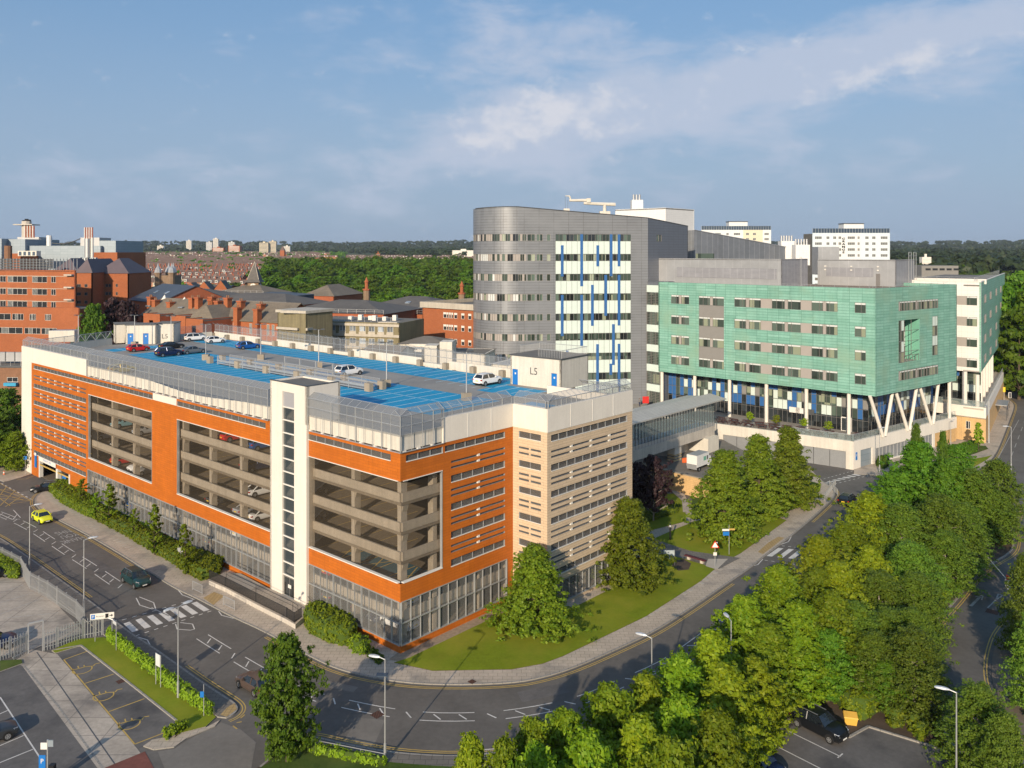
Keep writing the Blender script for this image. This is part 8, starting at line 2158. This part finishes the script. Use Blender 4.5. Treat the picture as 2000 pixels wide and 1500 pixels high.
post_sign(227,1270,3.0,[('bracket_sign',lambda mb,x,y,z:(mb.tube((x-.9,y+.1,z+3.2),(x,y,z+2.9),.04,'galv',5),mb.hexa([(x-.3,y-.1,z+2.75),(x+.2,y-.4,z+2.6),(x+.2,y-.36,z+2.6),(x-.3,y-.06,z+2.75)],[(x-.3,y-.1,z+3.1),(x+.2,y-.4,z+2.95),(x+.2,y-.36,z+2.95),(x-.3,y-.06,z+3.1)],'lamp_shell')))],'slim post with a tilted bracket sign beside the start of the lime hedge')
x,y=P(313,1336,.1);t=thing('notice_board','blank pale notice board on two posts in the grass strip','sign board',(x,y,.1));f=Fr((x-.4,y),(1,-.8))
for u in(0,.85):MB().tube(f.p(u,0,.1),f.p(u,0,3.0),.04,'galv',6).build('post',t)
MB().fbox(f,.05,.8,.03,.06,1.9,3.0,'blind_white').build('board',t)
post_sign(398,1398,2.7,[('plate',lambda mb,x,y,z:mb.box(x-.3,x+.02,y-.05,y-.03,z+1.6,z+2.1,'door_blue'))],'thin post with a small blue plate at the end of the lime hedge')
x,y=P(93,1530,.02);t=thing('car_park_sign','blue and white information sign on a pole at the bottom left corner','sign',(x,y,0));MB().tube((x,y,0),(x,y,3.3),.06,'galv',8).build('post',t)
MB().box(x-.5,x-.02,y-.06,y-.03,2.6,3.1,'white_trim').build('panel',t);MB().box(x+.05,x+.45,y-.06,y-.03,2.8,3.3,'hall_clad').build('panel',t)
mb=MB().box(x-.6,x-.1,y-.12,y-.09,1.2,2.2,'door_blue');put_text(mb,'P',lambda a_,b_:(x-.35+a_,y-.13,1.6+b_),'white_trim',.5,.5);mb.build('blue_panel',t);MB().box(x+.2,x+.6,y-.3,y+.1,.02,1.5,'black_metal').build('ticket_machine',t)
mb=MB();
x,y=P(353,1091,1.3);t=thing('round_sign','back of a round road sign on a post in front of the hedge','sign',(x,y,0));MB().tube((x,y,.1),(x,y,2.9),.04,'galv',6).build('post',t)
MB().tube((x,y-.03,2.5),(x,y,2.5),.42,'steel',16).build('disc',t)
post_sign(49.5,927,3.3,[('plate',lambda mb,x,y,z:mb.box(x-.3,x+.3,y-.05,y-.03,z+2.7,z+3.3,'door_blue'))],'thin post with a small blue sign beside the white end of the car park',z=.12)
x,y=P(127,949,.1);t=thing('entry_machine','blue topped ticket machine at the car park entrance','ticket machine',(x,y,.1));MB().box(x-.25,x+.25,y-.2,y+.2,.1,1.3,'yellow_paint').build('cabinet',t);MB().box(x-.32,x+.32,y-.25,y+.25,1.3,2.0,'door_blue').build('head',t)
x,y=P(1661,1415,.13);t=thing('grit_bin','yellow grit bin beside the large rounded shrub','grit bin',(x,y,.13));f=Fr((x-.5,y),(1,-.25))
MB().hexa([f.p(.05,-.55,.13),f.p(.95,-.55,.13),f.p(.95,0,.13),f.p(.05,0,.13)],[f.p(0,-.65,.85),f.p(1.05,-.65,.85),f.p(1.05,.05,.7),f.p(0,.05,.7)],'grit_yellow' if 'grit_yellow' in MAT else M('grit_yellow',(.72,.42,.07),.6,var=.1)).build('bin_body',t);MB().hexa([f.p(-.05,-.7,.87),f.p(1.1,-.7,.87),f.p(1.1,.1,.72),f.p(-.05,.1,.72)],[f.p(0,-.65,.97),f.p(1.05,-.65,.97),f.p(1.05,.05,.8),f.p(0,.05,.8)],'grit_yellow').build('lid',t)
x,y=P(1972,797,.12);t=thing('traffic_light','traffic light with white bordered head beside the person on the far pavement','traffic light',(x,y,.12));MB().tube((x,y,.12),(x,y,3.6),.07,'steel_dark',6).build('post',t);MB().box(x-.35,x+.35,y-.12,y,2.7,4.1,'white_trim').build('backing_board',t);mb=MB().box(x-.2,x+.2,y-.2,y-.121,2.8,4.0,'black');mb.build('signal_head',t)
x,y=P(1961,784,.12);o=MB().box(x-.3,x+.3,y-.1,y+.1,2.6,3.9,'plate_yellow').build('yellow_sign');t=thing('warning_sign','yellow sign beside the traffic light on the far pavement','sign',(x,y,.12));o.parent=t;o.location=(-x,-y,-.12);MB().tube((x,y,.12),(x,y,2.6),.05,'galv',6).build('post',t)
x,y=P(1968,1150);t=thing('barrier_gate','raised road barrier arm with red and white end on the loop road','barrier',(x,y,0));MB().box(x-.2,x+.2,y-.2,y+.2,0,1.1,'white_trim').build('cabinet',t);MB().tube((x,y,1.1),(x,y,1.6),.16,'sign_red',8).build('beacon',t);MB().tube((x,y,1.0),(atZ(1924,y+7)[0],y+7,1.5),.05,'white_trim',6).build('arm',t)
x,y=P(1335,904,YZ);t=thing('works_barrier','orange folded works barriers beside the white pier in the yard','barrier',(x,y,YZ));mb=MB()
for k in range(3):a=.5*k;mb.box(x-.3+a*.5,x+.5+a*.4,y-.3+a*.4,y-.25+a*.4,YZ+.1,YZ+.9,'orange_plastic')
mb.build('panel',t)
x,y=P(-3,928);t=thing('traffic_cone','red and white traffic cone at the left edge by the pavement','traffic cone',(x+1,y,0));MB().tube((x+1,y,.04),(x+1,y,.8),.2,'orange_plastic',10,.05).build('cone',t);MB().tube((x+1,y,.38),(x+1,y,.58),.145,'white_trim',10,.11).build('band',t);MB().box(x+.7,x+1.3,y-.3,y+.3,0,.04,'orange_plastic').build('base',t)
def picnic():
 t=bpy.data.objects.new('picnic_table',None);COL.objects.link(t);t.empty_display_size=.5;OFF[t.name]=Vector((0,0,0));w=M('dark_wood',(.085,.035,.03),.7,var=.15)
 MB().box(-.9,.9,-.38,.38,.70,.76,w).build('tabletop',t)
 for s_ in(-1,1):MB().box(-.9,.9,s_*.72-.13,s_*.72+.13,.42,.47,w).build('seat',t)
 for s_ in(-1,1):mb=MB().hexa([(s_*.65-.04,-.8,0),(s_*.65+.04,-.8,0),(s_*.65+.04,-.7,0),(s_*.65-.04,-.7,0)],[(s_*.65-.04,-.3,.7),(s_*.65+.04,-.3,.7),(s_*.65+.04,-.2,.7),(s_*.65-.04,-.2,.7)],w);mb.hexa([(s_*.65-.04,.7,0),(s_*.65+.04,.7,0),(s_*.65+.04,.8,0),(s_*.65-.04,.8,0)],[(s_*.65-.04,.2,.7),(s_*.65+.04,.2,.7),(s_*.65+.04,.3,.7),(s_*.65-.04,.3,.7)],w);mb.box(s_*.65-.03,s_*.65+.03,-.85,.85,.36,.42,w);mb.build('leg_frame',t)
 return t
pt=picnic();pr_=random.Random(4)
for i in range(20):
 o=pt if i==0 else copy_tree(pt);u=LP-27+1.35*i;d_=-1.9 if i%2 else-4.3
 if i>=18:o.location=(*FPR.xy(2+3*(i-18),-1.9),TZ)
 else:o.location=(*FP.xy(u,d_),TZ)
 o.rotation_euler.z=FP.ang+pr_.uniform(-.5,.5);tag(o,'dark wooden picnic table in the crowd of tables on the cafe terrace','picnic table','picnic tables on the terrace')
for i,(px,pyt,lab)in enumerate(((1464,797,'first'),(1517,803,'second'),(1571,814,'third'),(1619,818,'fourth'))):
 u=FP.u(px,-3.0);x,y=FP.xy(u,-3.0);put_tree('pot',x,y,TZ+.3,2.5,1.0,'yellow green potted tree on the cafe terrace, %s from the left'%lab,group='potted trees on the terrace')
 o=MB().box(x-.6,x+.6,y-.6,y+.6,TZ,TZ+.75,'hall_clad','soil').build('planter');tag(o,'pale blue square planter under the %s potted tree from the left'%lab,'planter','planters on the terrace')
# people
def person(px,py,z,label,top,leg,pose=0.0,seat=False,Z=None):
 x,y=P(px,py,z)if Z is None else atZ(px,Z);t=thing('person',label,'person',(x,y,z))
 me=bpy.data.meshes.new('body');s_=.18
 V=[(0,0,.95),(0,0,1.2),(0,0,1.42),(0,0,1.52),(0,0,1.64),(0,.01,1.74),(-.19,0,1.42),(-.25,.02,1.15),(-.24,-.1,.9),(.19,0,1.42),(.25,.02,1.15),(.24,-.1,.9),(-.1,0,.9),(-.11,-.08-pose,.5),(-.11,.02-pose*2,.06),(-.11,-.14-pose*2,.04),(.1,0,.9),(.11,-.02+pose,.5),(.11,.1+pose*2,.06),(.11,-.06+pose*2,.04)]
 E=[(0,1),(1,2),(2,3),(3,4),(4,5),(2,6),(6,7),(7,8),(2,9),(9,10),(10,11),(0,12),(12,13),(13,14),(14,15),(0,16),(16,17),(17,18),(18,19)]
 rad=[.15,.13,.15,.06,.10,.09,.065,.048,.035,.065,.048,.035,.09,.065,.05,.04,.09,.065,.05,.04]
 me.from_pydata(V,E,[]);o=bpy.data.objects.new('body',me);COL.objects.link(o);sk=o.modifiers.new('skin','SKIN');sk.use_smooth_shade=True
 for v_,r_ in zip(me.skin_vertices[0].data,rad):v_.radius=(r_,r_*.8)
 me.skin_vertices[0].data[0].use_root=True
 dg=bpy.context.evaluated_depsgraph_get();m2=bpy.data.meshes.new_from_object(o.evaluated_get(dg));bpy.data.objects.remove(o)
 for m_ in(top,leg,M('skin',(.45,.27,.19),.6,var=0),M('hair',(.03,.02,.015),.8,var=0)):m2.materials.append(m_ if not isinstance(m_,str)else MAT[m_])
 for p_ in m2.polygons:c=p_.center;p_.material_index=1 if c.z<.93 and abs(c.x)<.2 else(3 if c.z>1.69 or(c.z>1.58 and c.y>.03)else(2 if c.z>1.5 or(abs(c.x)>.2 and c.z<.98)else 0))
 b=bpy.data.objects.new('body',m2);COL.objects.link(b);b.parent=t;t.rotation_euler.z=random.uniform(-.6,.6)
M('cloth_black',(.02,.02,.025),.8,var=0);M('cloth_navy',(.03,.04,.09),.8,var=0);M('cloth_grey',(.2,.2,.2),.8,var=0);M('cloth_blue',(.08,.2,.4),.8,var=0)
person(1968,800,.12,'person in dark clothes standing by the traffic light on the far pavement','cloth_black','cloth_navy',.05)
person(1243,788,5.0,'person in black on the raised plaza beside the grey tower','cloth_black','cloth_black',.05)
person(1249,793,5.0,'second person in grey on the raised plaza right of the one in black','cloth_grey','cloth_navy',.1)
x,y=P(1262,800,5.0);t=thing('red_sign','small red sign on the plaza beside the foot of the grey tower','sign',(x,y,5));MB().box(x-.1,x-.04,y,y+.05,5,7.6,'steel_dark').build('post',t);MB().box(x-.8,x+.6,y-.05,y-.01,6.4,7.9,'sign_red').build('panel',t)
o=TP['pot'][0]
# the air between here and the horizon
def build_haze():
 mb=MB();mb.box(-9100,9100,-9100,9100,-2,135,'black');o=mb.build('haze');o['kind']='stuff'
 m=bpy.data.materials.new('haze_air');m.use_nodes=True;nt=m.node_tree;nt.nodes.clear()
 out=nt.nodes.new('ShaderNodeOutputMaterial');v=nt.nodes.new('ShaderNodeVolumePrincipled');v.inputs['Color'].default_value=(.62,.72,.86,1)
 v.inputs['Density'].default_value=0.00006;v.inputs['Anisotropy'].default_value=0.0
 nt.links.new(v.outputs[0],out.inputs['Volume']);o.data.materials.clear();o.data.materials.append(m);return o
build_haze()
